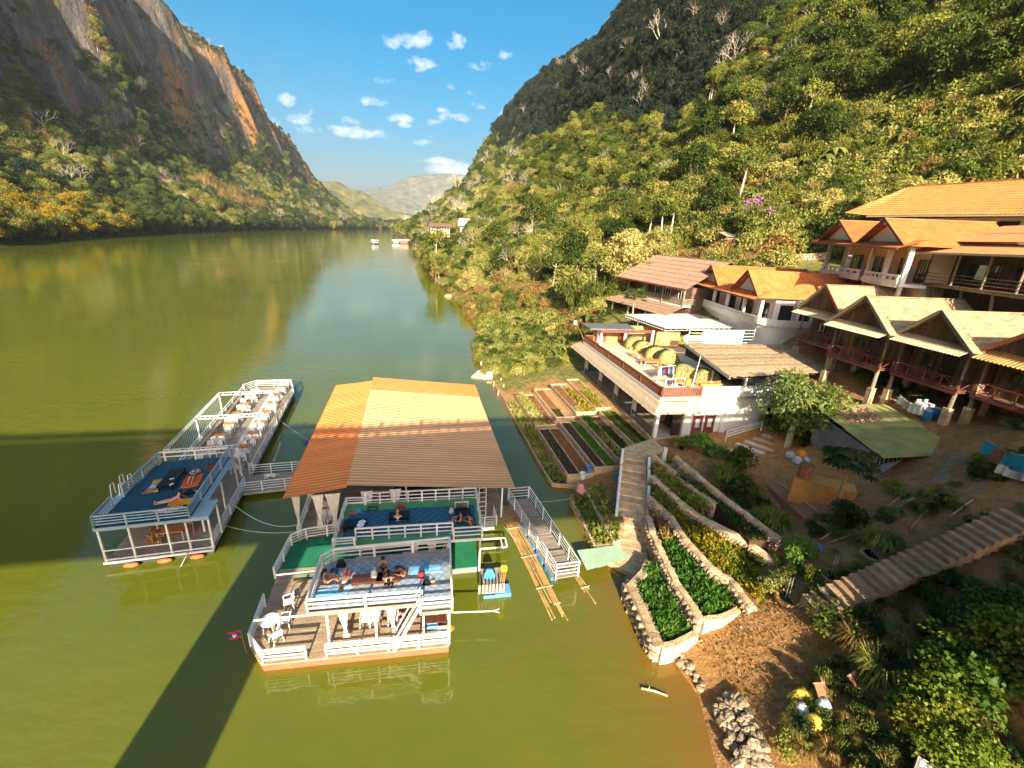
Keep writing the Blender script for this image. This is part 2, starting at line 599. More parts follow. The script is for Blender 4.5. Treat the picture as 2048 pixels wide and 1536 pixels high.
def build_right_bank():
 s = np.concatenate([np.arange(-60, -6, 3), np.arange(-6, 70, .6), np.arange(70, 140, 1.5), np.arange(140, 420, 5), np.arange(420, 2300, 24)])
 d = np.concatenate([np.arange(-40, -6, 4), np.arange(-6, 34, .6), np.arange(34, 80, 2), np.arange(80, 300, 4), np.arange(300, 560, 20)])
 S, D = np.meshgrid(s, d, indexing='ij')
 Z = ground_sd(S, D)
 U = D + np.interp(S, [p[0] for p in _RS], [p[1] for p in _RS])
 X, Y = xy_of(S, U)
 V = np.stack([X.ravel(), Y.ravel(), Z.ravel()], 1)
 me = np_mesh('hillside', V, grid_faces(len(s), len(d))[:, ::-1], soil_material())
 g = np.clip((S - 44) / 14, 0, .9) + np.clip((D - 34) / 20, 0, .6)
 g = np.where(D < 0, 0, g)
 a = me.attributes.new('green', 'FLOAT', 'POINT')
 a.data.foreach_set('value', g.ravel().astype(np.float32))
 me.polygons.foreach_set('use_smooth', np.ones(len(me.polygons), bool))
 o = link('hillside', me)
 tag(o, None, None, None, 'structure')
build_right_bank()
# ------------------------------------------------------------------ the left mountain
_EF = [(-200, 190), (300, 190), (700, 180), (1300, 178), (1500, 186), (1800, 198), (2200, 210), (3200, 260)]     # foot of the cliff, metres inland
_ZF = [(-200, 120), (660, 132), (900, 124), (1300, 126), (1800, 128), (2400, 112), (3200, 90)]
_ZC = [(-200, 470), (700, 470), (1000, 430), (1200, 405), (1300, 385), (1450, 400), (1600, 392), (1690, 372), (1860, 315), (2115, 278), (2440, 245), (2800, 215), (3300, 120)]
_ZIG = [(-200, 0), (420, 0), (520, -26), (640, -30), (745, 6), (760, 8), (845, -52), (930, -40), (1085, 16), (1110, 22), (1215, -26), (1300, -8), (1325, 0), (1400, -44), (1520, -8), (1600, -30),
  (1800, 14), (1850, 18), (1950, -20), (2200, 6), (2300, -20), (2700, 0), (3400, 0)]
def left_sd(s, e):
 s, e = np.asarray(s, float), np.asarray(e, float)
 I = lambda P: np.interp(s, [p[0] for p in P], [p[1] for p in P])
 ef, zf, zc = I(_EF), I(_ZF), I(_ZC)
 zig = I(_ZIG)
 ew = e - zig * np.clip((e - ef * .62) / (ef * .38), 0, 1) - (fbm(s / 22, e / 40, 31) * 7 + fbm(s / 7.5, e / 11, 33) * 4.5) * np.clip((e - ef * .8) / 20, 0, 1)
 wall = 96.0
 t = np.clip(ew / ef, 0, 1)
 z_tal = zf * (0.55 * t + 0.45 * t * t)
 c = np.clip((ew - ef) / wall, 0, 1)
 z_cl = zf + (zc - zf) * (0.62 * c ** 0.8 + 0.38 * c ** 2.2)
 z_top = zc + np.clip(ew - ef - wall, 0, 900) * 0.32
 z = np.where(ew < ef, z_tal, np.where(c < 1, z_cl, z_top))
 z = np.where(e < 0, e * .4, z)
 amp = np.clip(e / 60, 0, 1)
 z = z + amp * (fbm(s / 70, e / 50, 41) * 18 + fbm(s / 18, e / 18, 43) * 5)
 return z
def rock_material():
 m, N, L, b = nodes_of('limestone_and_scrub')
 b.inputs['Roughness'].default_value = 0.9
 b.inputs['Specular IOR Level'].default_value = 0.15
 tc = N.new('ShaderNodeTexCoord')
 geo = N.new('ShaderNodeNewGeometry')
 mp = N.new('ShaderNodeMapping'); mp.inputs['Scale'].default_value = (.05, .05, .006)
 L.new(tc.outputs['Object'], mp.inputs['Vector'])
 st = N.new('ShaderNodeTexNoise'); st.inputs['Scale'].default_value = 1.0; st.inputs['Detail'].default_value = 13; st.inputs['Roughness'].default_value = .72
 L.new(mp.outputs[0], st.inputs['Vector'])
 grey = N.new('ShaderNodeValToRGB')
 e = grey.color_ramp.elements
 e[0].position, e[0].color = .32, (.045, .042, .045, 1)
 e[1].position, e[1].color = .68, (.30, .25, .20, 1)
 q = e.new(.5); q.color = (.12, .108, .10, 1)
 L.new(st.outputs['Fac'], grey.inputs[0])
 # rust coloured mineral streaks
 mp2 = N.new('ShaderNodeMapping'); mp2.inputs['Scale'].default_value = (.022, .022, .0028); mp2.inputs['Location'].default_value = (1.7, 4.1, .3)
 L.new(tc.outputs['Object'], mp2.inputs['Vector'])
 o1 = N.new('ShaderNodeTexNoise'); o1.inputs['Scale'].default_value = 1.0; o1.inputs['Detail'].default_value = 6
 L.new(mp2.outputs[0], o1.inputs['Vector'])
 orr = N.new('ShaderNodeMapRange'); orr.inputs['From Min'].default_value = .51; orr.inputs['From Max'].default_value = .64
 L.new(o1.outputs['Fac'], orr.inputs['Value'])
 mo = N.new('ShaderNodeMix'); mo.data_type = 'RGBA'
 L.new(orr.outputs[0], mo.inputs['Factor']); L.new(grey.outputs[0], mo.inputs['A']); mo.inputs['B'].default_value = (.44, .20, .065, 1)
 # scrub on everything that is not steep
 sep = N.new('ShaderNodeSeparateXYZ'); L.new(geo.outputs['Normal'], sep.inputs[0])
 vn = N.new('ShaderNodeTexNoise'); vn.inputs['Scale'].default_value = .035; vn.inputs['Detail'].default_value = 9; vn.inputs['Roughness'].default_value = .68
 L.new(tc.outputs['Object'], vn.inputs['Vector'])
 sm = N.new('ShaderNodeMath'); sm.operation = 'MULTIPLY_ADD'; sm.inputs[1].default_value = 1.3
 L.new(vn.outputs['Fac'], sm.inputs[0]); L.new(sep.outputs['Z'], sm.inputs[2])
 vr = N.new('ShaderNodeMapRange'); vr.inputs['From Min'].default_value = .98; vr.inputs['From Max'].default_value = 1.12
 L.new(sm.outputs[0], vr.inputs['Value'])
 vc = N.new('ShaderNodeValToRGB')
 e = vc.color_ramp.elements
 e[0].position, e[0].color = .35, (.022, .03, .010, 1)
 e[1].position, e[1].color = .7, (.17, .105, .035, 1)
 q = e.new(.52); q.color = (.065, .065, .02, 1)
 v2 = N.new('ShaderNodeTexNoise'); v2.inputs['Scale'].default_value = .05; v2.inputs['Detail'].default_value = 7
 L.new(tc.outputs['Object'], v2.inputs['Vector']); L.new(v2.outputs['Fac'], vc.inputs[0])
 mv = N.new('ShaderNodeMix'); mv.data_type = 'RGBA'
 L.new(vr.outputs[0], mv.inputs['Factor']); L.new(mo.outputs['Result'], mv.inputs['A']); L.new(vc.outputs[0], mv.inputs['B'])
 L.new(mv.outputs['Result'], b.inputs['Base Color'])
 mp3 = N.new('ShaderNodeMapping'); mp3.inputs['Scale'].default_value = (.13, .13, .07)
 L.new(tc.outputs['Object'], mp3.inputs['Vector'])
 n3 = N.new('ShaderNodeTexNoise'); n3.inputs['Scale'].default_value = 1.0; n3.inputs['Detail'].default_value = 10; n3.inputs['Roughness'].default_value = .7
 L.new(mp3.outputs[0], n3.inputs['Vector'])
 bp = N.new('ShaderNodeBump'); bp.inputs['Strength'].default_value = 1.0; bp.inputs['Distance'].default_value = 9.0
 L.new(n3.outputs['Fac'], bp.inputs['Height'])
 n4 = N.new('ShaderNodeTexVoronoi'); n4.inputs['Scale'].default_value = .16; n4.feature = 'DISTANCE_TO_EDGE'
 mp4 = N.new('ShaderNodeMapping'); mp4.inputs['Scale'].default_value = (1, 1, .38)
 L.new(tc.outputs['Object'], mp4.inputs['Vector']); L.new(mp4.outputs[0], n4.inputs['Vector'])
 cr = N.new('ShaderNodeMapRange'); cr.inputs['From Max'].default_value = .12
 L.new(n4.outputs['Distance'], cr.inputs['Value'])
 bp2 = N.new('ShaderNodeBump'); bp2.inputs['Strength'].default_value = .55; bp2.inputs['Distance'].default_value = 2.5
 L.new(cr.outputs[0], bp2.inputs['Height']); L.new(bp.outputs[0], bp2.inputs['Normal']); L.new(bp2.outputs[0], b.inputs['Normal'])
 return m
def left_xyz(s, e):
 u = np.interp(s, [p[0] for p in _LS], [p[1] for p in _LS]) - e
 x, y = xy_of(s, u)
 return x, y, left_sd(s, e)
def build_left_mountain():
 s = np.concatenate([np.arange(-160, 300, 20), np.arange(300, 1500, 5), np.arange(1500, 2400, 9), np.arange(2400, 3400, 25)])
 e = np.concatenate([np.arange(-30, 90, 6), np.arange(90, 270, 3), np.arange(270, 420, 10), np.arange(420, 900, 40)])
 S, Ee = np.meshgrid(s, e, indexing='ij')
 x, y, z = left_xyz(S, Ee)
 V = np.stack([x.ravel(), y.ravel(), z.ravel()], 1)
 me = np_mesh('mountain', V, grid_faces(len(s), len(e)), rock_material())
 me.polygons.foreach_set('use_smooth', np.ones(len(me.polygons), bool))
 tag(link('mountain', me), None, None, None, 'structure')
build_left_mountain()
# ------------------------------------------------------------------ far hills closing the valley
def far_hill(name, line, base_r, depth, seed, rough, cols):
 """ridge whose crest runs through the given marks at the given ranges and whose flank comes down towards the river"""
 pts = [far(px, py, r) for px, py, r in line]
 n, k = 160, 40
 P = []
 t = np.linspace(0, len(pts) - 1, n)
 C = np.stack([np.interp(t, range(len(pts)), [p[i] for p in pts]) for i in range(3)], 1)
 rows = []
 for j in range(k + 1):
  v = j / k
  dirn = C[:, :2] / np.linalg.norm(C[:, :2], axis=1)[:, None]
  run = depth * (v if v < .62 else .62 - (v - .62) * -1)
  xy = C[:, :2] - dirn * (depth * (.62 - v) / .62)[..., None] if False else C[:, :2] + dirn * (depth * (v - .62))
  f = np.where(v < .62, (v / .62) ** 1.25, 1 - (v - .62) * .9)
  z = C[:, 2] * f
  w = np.clip(v / .2, 0, 1)
  z = z + w * (fbm(xy[:, 0] / (depth * .16), xy[:, 1] / (depth * .16), seed, 5) * rough * (0.35 if abs(v - .62) < .03 else 1))
  rows.append(np.stack([xy[:, 0], xy[:, 1], z - 6 * (v == 0)], 1))
 V = np.concatenate(rows)
 mat = M(name + '_forest', cols[0], .95, .3, .012, 1.0, .03, col2=cols[1], detail=9)
 me = np_mesh(name, V, grid_faces(k + 1, n)[:, ::-1], mat)
 me.polygons.foreach_set('use_smooth', np.ones(len(me.polygons), bool))
 tag(link(name, me), None, None, None, 'structure')
far_hill('hill', [(430, 420, 2300), (560, 385, 2350), (600, 366, 2400), (640, 363, 2450), (665, 362, 2500), (690, 374, 2500), (706, 384, 2500), (722, 381, 2450), (745, 396, 2400), (775, 415, 2350), (820, 428, 2300), (900, 432, 2300), (1000, 440, 2300)],
   0, 620, 3, 34, ((.035, .05, .02), (.16, .15, .06)))
far_hill('mountains', [(560, 400, 6000), (640, 395, 6000), (735, 384, 6000), (741, 378, 6000), (750, 382, 6000), (765, 372, 6000), (785, 368, 6000), (805, 357, 6000), (822, 351, 6000), (845, 347, 6000), (890, 345, 6000), (940, 352, 6000), (1010, 330, 6000), (1200, 300, 6000)],
   0, 2300, 9, 90, ((.05, .06, .04), (.17, .165, .12)))
# ------------------------------------------------------------------ river
def water_material():
 m, N, L, b = nodes_of('river_water')
 b.inputs['Roughness'].default_value = 0.06
 b.inputs['IOR'].default_value = 1.48
 b.inputs['Specular IOR Level'].default_value = 0.5
 tc = N.new('ShaderNodeTexCoord')
 at = N.new('ShaderNodeAttribute'); at.attribute_name = 'shallow'
 n1 = N.new('ShaderNodeTexNoise'); n1.inputs['Scale'].default_value = .06; n1.inputs['Detail'].default_value = 5
 L.new(tc.outputs['Object'], n1.inputs['Vector'])
 deep = N.new('ShaderNodeValToRGB')
 e = deep.color_ramp.elements
 e[0].position, e[0].color = .3, (.098, .116, .010, 1)
 e[1].position, e[1].color = .7, (.125, .142, .013, 1)
 L.new(n1.outputs['Fac'], deep.inputs[0])
 mx = N.new('ShaderNodeMix'); mx.data_type = 'RGBA'
 n4 = N.new('ShaderNodeTexNoise'); n4.inputs['Scale'].default_value = .5; n4.inputs['Detail'].default_value = 4
 L.new(tc.outputs['Object'], n4.inputs['Vector'])
 fa = N.new('ShaderNodeMath'); fa.operation = 'MULTIPLY_ADD'; fa.inputs[1].default_value = .5; fa.use_clamp = True
 sb = N.new('ShaderNodeMath'); sb.operation = 'SUBTRACT'; sb.inputs[1].default_value = .25
 L.new(n4.outputs['Fac'], fa.inputs[0]); L.new(at.outputs['Fac'], sb.inputs[0]); L.new(sb.outputs[0], fa.inputs[2])
 L.new(fa.outputs[0], mx.inputs['Factor'])
 L.new(deep.outputs[0], mx.inputs['A']); mx.inputs['B'].default_value = (.20, .098, .014, 1)
 L.new(mx.outputs['Result'], b.inputs['Base Color'])
 # ripples: long soft swell and fine wind ripples
 mp = N.new('ShaderNodeMapping'); mp.inputs['Scale'].default_value = (.55, 1.2, 1)
 mp.inputs['Rotation'].default_value = (0, 0, math.radians(-12))
 L.new(tc.outputs['Object'], mp.inputs['Vector'])
 w1 = N.new('ShaderNodeTexNoise'); w1.inputs['Scale'].default_value = .9; w1.inputs['Detail'].default_value = 3; w1.inputs['Roughness'].default_value = .55
 L.new(mp.outputs[0], w1.inputs['Vector'])
 w2 = N.new('ShaderNodeTexNoise'); w2.inputs['Scale'].default_value = .05; w2.inputs['Detail'].default_value = 2
 L.new(tc.outputs['Object'], w2.inputs['Vector'])
 am = N.new('ShaderNodeMapRange'); am.inputs['From Min'].default_value = .35; am.inputs['From Max'].default_value = .65
 am.inputs['To Min'].default_value = .08; am.inputs['To Max'].default_value = .30
 L.new(w2.outputs['Fac'], am.inputs['Value'])
 bp = N.new('ShaderNodeBump'); bp.inputs['Distance'].default_value = .12
 L.new(am.outputs[0], bp.inputs['Strength']); L.new(w1.outputs['Fac'], bp.inputs['Height'])
 L.new(bp.outputs[0], b.inputs['Normal'])
 return m
def build_water():
 s = np.concatenate([np.arange(-300, -20, 20), np.arange(-20, 80, 1.0), np.arange(80, 400, 10), np.arange(400, 2600, 60)])
 f = np.concatenate([np.linspace(0, .9, 50), np.linspace(.9, 1, 60)[1:]])
 S, Fm = np.meshgrid(s, f, indexing='ij')
 ur = np.interp(S, [p[0] for p in _RS], [p[1] for p in _RS]) + 5
 ul = np.interp(S, [p[0] for p in _LS], [p[1] for p in _LS]) - 8
 U = ul + (ur - ul) * Fm
 X, Y = xy_of(S, U)
 V = np.stack([X.ravel(), Y.ravel(), np.zeros(X.size)], 1)
 me = np_mesh('water', V, grid_faces(len(s), len(f))[:, ::-1], water_material())
 dist = (ur - 5) - U
 sh = np.exp(-np.clip(dist, 0, 99) / np.interp(S, [0, 14, 24, 34, 60], [3.4, 3.0, 1.8, .7, .7]))
 a = me.attributes.new('shallow', 'FLOAT', 'POINT')
 a.data.foreach_set('value', sh.ravel().astype(np.float32))
 tag(link('water', me), None, None, None, 'structure')
 # the land beyond the bend and under everything
 b = MB()
 b.box(-7000, 7000, -1000, 8600, -9, -6)
 tag(b.build('ground', M('far_ground', (.06, .065, .03), .95, .3, .02)), None, None, None, 'structure')
build_water()
# ------------------------------------------------------------------ the bridge the picture was taken from
def build_bridge():
 mat = M('bridge_concrete', (.34, .32, .29), .85, .15, .8, .3)
 dx, dy = Vector((.977, .215)), Vector((-.215, .977))
 O = Vector((0, -1.8))
 root = thing('bridge', None, None, (0, -5, 0))
 root['kind'] = 'structure'
 def P(a, b, z):
  q = O + dx * a + dy * b
  return (q.x, q.y + 5, z)
 def slab(a0, a1, b0, b1, z0, z1):
  m = MB()
  m.add([P(a0, b0, z0), P(a1, b0, z0), P(a1, b1, z0), P(a0, b1, z0), P(a0, b0, z1), P(a1, b0, z1), P(a1, b1, z1), P(a0, b1, z1)],
    [(0, 3, 2, 1), (4, 5, 6, 7), (0, 1, 5, 4), (1, 2, 6, 5), (2, 3, 7, 6), (3, 0, 4, 7)])
  return m
 slab(-190, 75, -9, 0, 17.9, 18.5).build('deck', mat, root)
 slab(-190, 75, -7.6, -1.6, 14.6, 17.9).build('girder', mat, root)
 for b in (-.12, -8.8):
  slab(-190, 75, b - .08, b + .08, 18.70, 19.24).build('rail', mat, root)
  m = MB()
  for k in range(-232, 92):
   if k % 4:
    m.add(*_bx(P, k * .8 - .09, k * .8 + .09, b - .085, b + .085, 18.5, 19.46))
  m.build('posts', mat, root, kind='stuff')
  m = MB()
  for k in range(-232, 92, 4):
   m.add(*_bx(P, k * .8 - .13, k * .8 + .13, b - .12, b + .12, 18.5, 19.72 if b < -5 else 19.56))
  m.build('post', mat, root, kind='stuff')
 for a in (-160, -110, -60, -11.5, 21, 50):
  zb = -3
  slab(a - 1.5, a + 1.5, -6.8, -2.6, zb, 14.6).build('pier', mat, root)
def _bx(P, a0, a1, b0, b1, z0, z1):
 return ([P(a0, b0, z0), P(a1, b0, z0), P(a1, b1, z0), P(a0, b1, z0), P(a0, b0, z1), P(a1, b0, z1), P(a1, b1, z1), P(a0, b1, z1)],
   [(0, 3, 2, 1), (4, 5, 6, 7), (0, 1, 5, 4), (1, 2, 6, 5), (2, 3, 7, 6), (3, 0, 4, 7)])
build_bridge()
# ------------------------------------------------------------------ valley air
def build_haze():
 m = bpy.data.materials.new('valley_air')
 m.use_nodes = True
 N, L = m.node_tree.nodes, m.node_tree.links
 N.clear()
 v = N.new('ShaderNodeVolumePrincipled')
 v.inputs['Density'].default_value = 0.000045
 v.inputs['Color'].default_value = (.74, .86, .96, 1)
 o = N.new('ShaderNodeOutputMaterial')
 L.new(v.outputs[0], o.inputs['Volume'])
 tag(MB().box(-7300, 7300, -1300, 8900, -10, 760).build('haze', m), None, None, None, 'stuff')
build_haze()
# ================================================================== plants
def leaf_quads(P, D, Nn, L, W, fold=.15):
 P, D, Nn = np.asarray(P), np.asarray(D), np.asarray(Nn)
 D = D / (np.linalg.norm(D, axis=1, keepdims=True) + 1e-9)
 S = np.cross(D, Nn)
 S = S / (np.linalg.norm(S, axis=1, keepdims=True) + 1e-9)
 N2 = np.cross(S, D)
 L = np.broadcast_to(np.asarray(L, float).reshape(-1, 1), (len(P), 1))
 W = np.broadcast_to(np.asarray(W, float).reshape(-1, 1), (len(P), 1))
 a = P
 b = P + D * L * .45 + S * W * .5 + N2 * W * fold
 c = P + D * L - N2 * L * .12
 d = P + D * L * .45 - S * W * .5 + N2 * W * fold
 V = np.stack([a, b, c, d], 1).reshape(-1, 3)
 F = np.arange(len(P) * 4).reshape(-1, 4)
 return V, F
def rand_dirs(n, rng):
 v = rng.normal(size=(n, 3))
 return v / np.linalg.norm(v, axis=1, keepdims=True)
def crown_mesh(name, mat, R, H, base, clumps, per, rc, leaf, seed, droop=.25, squash=.75, open_=0.0, wl=.5):
 """leafy clumps through an uneven crown volume"""
 rng = np.random.default_rng(seed)
 Vs, Fs, lv = [], [], []
 n0 = 0
 for k in range(clumps):
  while True:
   q = rng.uniform(-1, 1, 3)
   r = np.linalg.norm(q)
   if .35 + open_ < r < 1:
    break
  c = np.array([q[0] * R, q[1] * R, base + H * .5 + q[2] * H * .5])
  c[:2] *= 1 - .35 * max(0, q[2])
  rr = rc * rng.uniform(.65, 1.25)
  d = rand_dirs(per, rng)
  d[:, 2] = np.abs(d[:, 2]) * np.where(rng.random(per) < .78, 1, -1)
  P = c + d * rr * np.array([1, 1, squash]) * rng.uniform(.72, 1.05, (per, 1))
  D = d * .7 + rand_dirs(per, rng) * .8 + np.array([0, 0, -droop])
  Nn = d + np.array([0, 0, .6]) + rand_dirs(per, rng) * .35
  V, F = leaf_quads(P, D, Nn, leaf * rng.uniform(.7, 1.25, per), leaf * wl * rng.uniform(.8, 1.2, per))
  Vs.append(V)
  Fs.append(F + n0)
  n0 += len(V)
  lv.append(np.clip(rng.normal(.5 + rng.uniform(-.3, .3), .16, per), 0, 1))
 return np_mesh(name, np.concatenate(Vs), np.concatenate(Fs), mat, np.concatenate(lv))
BARK = M('bark', (.17, .125, .09), .9, .3, 4, .4)
PALEBARK = M('pale_bark', (.52, .45, .36), .85, .2, 4, .2)
def trunk_mesh(name, mat, h, r, lean, limbs, reach, seed, split=.55):
 rng = random.Random(seed)
 m = MB()
 top = Vector((lean * h, rng.uniform(-.1, .1) * h, h))
 pts = [Vector((0, 0, -.6)), Vector((lean * h * .2, 0, h * .35)), top * .7 + Vector((0, 0, 0)), top]
 m.path(pts, r, r * .45, 7)
 for k in range(limbs):
  f = split + (1 - split) * rng.random()
  p = pts[1].lerp(top, max(0, (f - .35) / .65))
  a = k * 2.4 + rng.random()
  d = Vector((math.cos(a), math.sin(a), rng.uniform(.5, 1.1)))
  L = reach * rng.uniform(.7, 1.1)
  m.path([p, p + d * L * .5 + Vector((0, 0, .05 * L)), p + d * L + Vector((0, 0, .2 * L))], r * .4, r * .12, 5)
 return m.mesh(name, mat)
def bare_mesh(name, mat, h, r, seed, spread=.75, levels=5):
 rng = random.Random(seed)
 m = MB()
 def grow(p, d, L, rad, lev):
  mid = p + d * L * .5 + Vector((rng.uniform(-.08, .08), rng.uniform(-.08, .08), 0)) * L
  q = p + d * L
  if lev < 2:
   m.path([p, mid, q], rad, rad * .62, 6)
  else:
   m.tube(p, q, rad, rad * .5, 3 if lev > 2 else 4, cap=False)
  if lev >= levels:
   return
  n = 2 if lev == 0 else rng.choice((2, 3, 3))
  if lev == 0:
   n = 4
  for k in range(n):
   a = k * 2 * math.pi / n + rng.uniform(0, 1.5)
   t = rng.uniform(.35, .95) * spread
   s = d.orthogonal().normalized()
   s = Matrix.Rotation(a, 3, d) @ s
   nd = (d * math.cos(t) + s * math.sin(t) + Vector((0, 0, .14))).normalized()
   grow(p.lerp(q, rng.uniform(.75, 1)) if k else q, nd, L * rng.uniform(.52, .78), rad * .55, lev + 1)
 grow(Vector((0, 0, -.5)), Vector((rng.uniform(-.12, .12), rng.uniform(-.1, .1), 1)).normalized(), h * .46, r, 0)
 return m.mesh(name, mat)
G_DARK = leafmat('dark_leaf', [(.022, .042, .008), (.045, .075, .012), (.085, .115, .020), (.14, .15, .03)])
G_MID = leafmat('mid_leaf', [(.055, .088, .013), (.12, .16, .025), (.23, .25, .045), (.36, .33, .08)])
G_PALE = leafmat('pale_leaf', [(.14, .165, .034), (.26, .27, .065), (.41, .38, .115), (.52, .45, .18)])
G_DRY = leafmat('dry_leaf', [(.17, .115, .035), (.30, .195, .06), (.40, .27, .095), (.34, .28, .10)])
G_YEL = leafmat('yellow_leaf', [(.12, .115, .008), (.26, .21, .012), (.38, .27, .018), (.45, .30, .03)])
G_BRIGHT = leafmat('bright_leaf', [(.045, .12, .014), (.08, .19, .022), (.14, .26, .038), (.22, .31, .065)])
G_SHADE = leafmat('shade_toned_leaf', [(.010, .020, .011), (.018, .031, .016), (.030, .044, .022), (.046, .054, .027)], .12)  # leaf colour darkened to stand in for shade on the upper right slope
PROTO = {}
def proto_meshes():
 P = PROTO
 for i, mt in enumerate((G_DARK, G_MID, G_PALE, G_SHADE)):
  key = ('dark', 'mid', 'pale', 'shadetone')[i]
  for v in range(2):
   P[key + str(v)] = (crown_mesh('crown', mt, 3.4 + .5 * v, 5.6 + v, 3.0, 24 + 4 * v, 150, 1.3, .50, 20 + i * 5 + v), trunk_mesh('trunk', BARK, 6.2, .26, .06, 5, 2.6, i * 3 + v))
 P['tall0'] = (crown_mesh('crown', G_MID, 2.9, 4.4, 8.2, 20, 105, 1.15, .6, 51, open_=.1), trunk_mesh('trunk', PALEBARK, 10.2, .26, .05, 5, 2.2, 33, .7))
 P['tall1'] = (crown_mesh('crown', G_DARK, 3.2, 4.8, 8.6, 22, 105, 1.2, .62, 52, open_=.1), trunk_mesh('trunk', BARK, 10.6, .28, -.05, 5, 2.4, 34, .7))
 P['dry0'] = (crown_mesh('crown', G_DRY, 3.0, 4.6, 2.6, 18, 80, 1.1, .5, 61, open_=.15), trunk_mesh('trunk', PALEBARK, 5.6, .2, .05, 6, 2.4, 35))
 P['yel0'] = (crown_mesh('crown', G_YEL, 3.6, 5.4, 2.2, 26, 105, 1.25, .6, 62), trunk_mesh('trunk', BARK, 6, .26, .04, 5, 2.4, 36))
 for i, (mt, nm) in enumerate(((G_MID, 'bmid'), (G_PALE, 'bpale'), (G_DRY, 'bdry'), (G_DARK, 'bdark'), (G_BRIGHT, 'bbright'))):
  P[nm] = (crown_mesh('foliage', mt, 1.5, 1.8, -.1, 12, 80, .62, .34, 70 + i, droop=.1), None)
 # reedy bush: long arching blades
 for i, (mt, nm) in enumerate(((G_PALE, 'reed'), (G_DRY, 'dryreed'), (G_MID, 'tuft'))):
  rng = np.random.default_rng(90 + i)
  n = 330
  a = rng.uniform(0, 2 * np.pi, n)
  D = np.stack([np.cos(a) * .7, np.sin(a) * .7, rng.uniform(.35, 1.5, n)], 1)
  Pp = np.stack([np.cos(a) * rng.uniform(0, .35, n), np.sin(a) * rng.uniform(0, .35, n), np.zeros(n)], 1)
  L = rng.uniform(.8, 1.9, n)
  V1, F1_ = leaf_quads(Pp, D, np.tile([0, 0, 1.0], (n, 1)) + rand_dirs(n, rng) * .3, L, .085)
  tip = Pp + D / np.linalg.norm(D, axis=1, keepdims=True) * L[:, None] * .8
  V2, F2_ = leaf_quads(tip, D * [1, 1, 0] + [0, 0, -.5], np.tile([0, 0, 1.0], (n, 1)), L * .5, .075)
  P[nm] = (np_mesh('foliage', np.concatenate([V1, V2]), np.concatenate([F1_, F2_ + len(V1)]), mt, rng.random(2 * n)), None)
 # bamboo clump
 rng = np.random.default_rng(7)
 m = MB()
 Vs, Fs = [], []
 n0 = 0
 for k in range(26):
  a = rng.uniform(0, 6.28)
  o = np.array([math.cos(a), math.sin(a), 0]) * rng.uniform(.1, .9)
  h = rng.uniform(5, 8.5)
  pts = [Vector(o + np.array([math.cos(a), math.sin(a), 0]) * (t ** 2.2) * h * .38 + np.array([0, 0, h * (t - .18 * t ** 3)])) for t in (0, .25, .5, .75, 1)]
  m.path(pts, .06, .02, 4)
  for q in range(75):
   t = rng.uniform(.3, 1)
   i = min(3, int(t * 4))
   p = pts[i].lerp(pts[i + 1], t * 4 - i)
   d = rand_dirs(1, rng)
   V, F = leaf_quads(np.array([p]) + d * rng.uniform(0, .5), d + np.array([[math.cos(a) * .6, math.sin(a) * .6, -.35]]), np.array([[0, 0, 1.0]]) + d * .3, .75, .17)
   Vs.append(V)
   Fs.append(F + n0)
   n0 += 4
 P['bamboo'] = (np_mesh('foliage', np.concatenate(Vs), np.concatenate(Fs), G_MID, rng.random(len(Vs))), m.mesh('stems', M('bamboo_stem', (.16, .17, .05), .6, .2)))
 P['ybamboo'] = (np_mesh('foliage', np.concatenate(Vs), np.concatenate(Fs), G_YEL, rng.random(len(Vs))), PROTO['bamboo'][1])
 # banana: stem and big leaves with a midrib
 rng = random.Random(5)
 m = MB()
 for k in range(9):
  a = k * 2.4
  r = Vector((math.cos(a), math.sin(a), 0))
  s = Vector((-r.y, r.x, 0))
  L = rng.uniform(1.6, 2.3)
  p0 = Vector((0, 0, 1.9))
  vs, fs = [], []
  for j in range(7):
   t = j / 6
   c = p0 + r * (L * t * .85) + Vector((0, 0, L * (.85 * t - 1.05 * t * t) * rng.uniform(.9, 1.1)))
   w = .30 * math.sin(math.pi * min(1, .12 + t * .88)) + .02
   vs += [c - s * w - Vector((0, 0, .06)), c, c + s * w - Vector((0, 0, .06))]
  for j in range(6):
   b = j * 3
   fs += [(b, b + 1, b + 4, b + 3), (b + 1, b + 2, b + 5, b + 4)]
  m.add(vs, fs)
 P['banana'] = (m.mesh('foliage', G_PALE), MB().tube((0, 0, -.3), (0, 0, 2.0), .16, .1, 8).mesh('stem', M('banana_stem', (.25, .22, .08), .7, .3)))
 # papaya: bare stem, whorl of lobed leaves on long stalks
 rng = np.random.default_rng(15)
 m = MB()
 Vs, Fs = [], []
 n0 = 0
 m.path([(0, 0, -.4), (.05, 0, 1.2), (.16, 0, 2.5), (.22, 0, 3.4)], .11, .07, 8)
 for k in range(34):
  a = k * 2.39996
  el = rng.uniform(-.25, .9)
  r = np.array([math.cos(a), math.sin(a), 0])
  L = rng.uniform(.6, 1.05)
  p0 = np.array([.22, 0, 3.25 + .012 * k])
  p1 = p0 + (r * math.cos(el) + np.array([0, 0, math.sin(el)])) * L
  m.tube(p0, p1, .02, .012, 4)
  s = np.array([-r[1], r[0], 0])
  for j, b in enumerate(np.linspace(-2.1, 2.1, 9)):
   d = r * math.cos(b) + s * math.sin(b) + np.array([0, 0, -.35])
   V, F = leaf_quads([p1], [d], [[0, 0, 1.0]], .58 - .10 * abs(b) * .6, .20, .05)
   Vs.append(V)
   Fs.append(F + n0)
   n0 += 4
 P['papaya'] = (np_mesh('foliage', np.concatenate(Vs), np.concatenate(Fs), G_DARK, rng.random(len(Vs))), m.mesh('stem', M('papaya_stem', (.30, .22, .13), .8, .3, 6)))
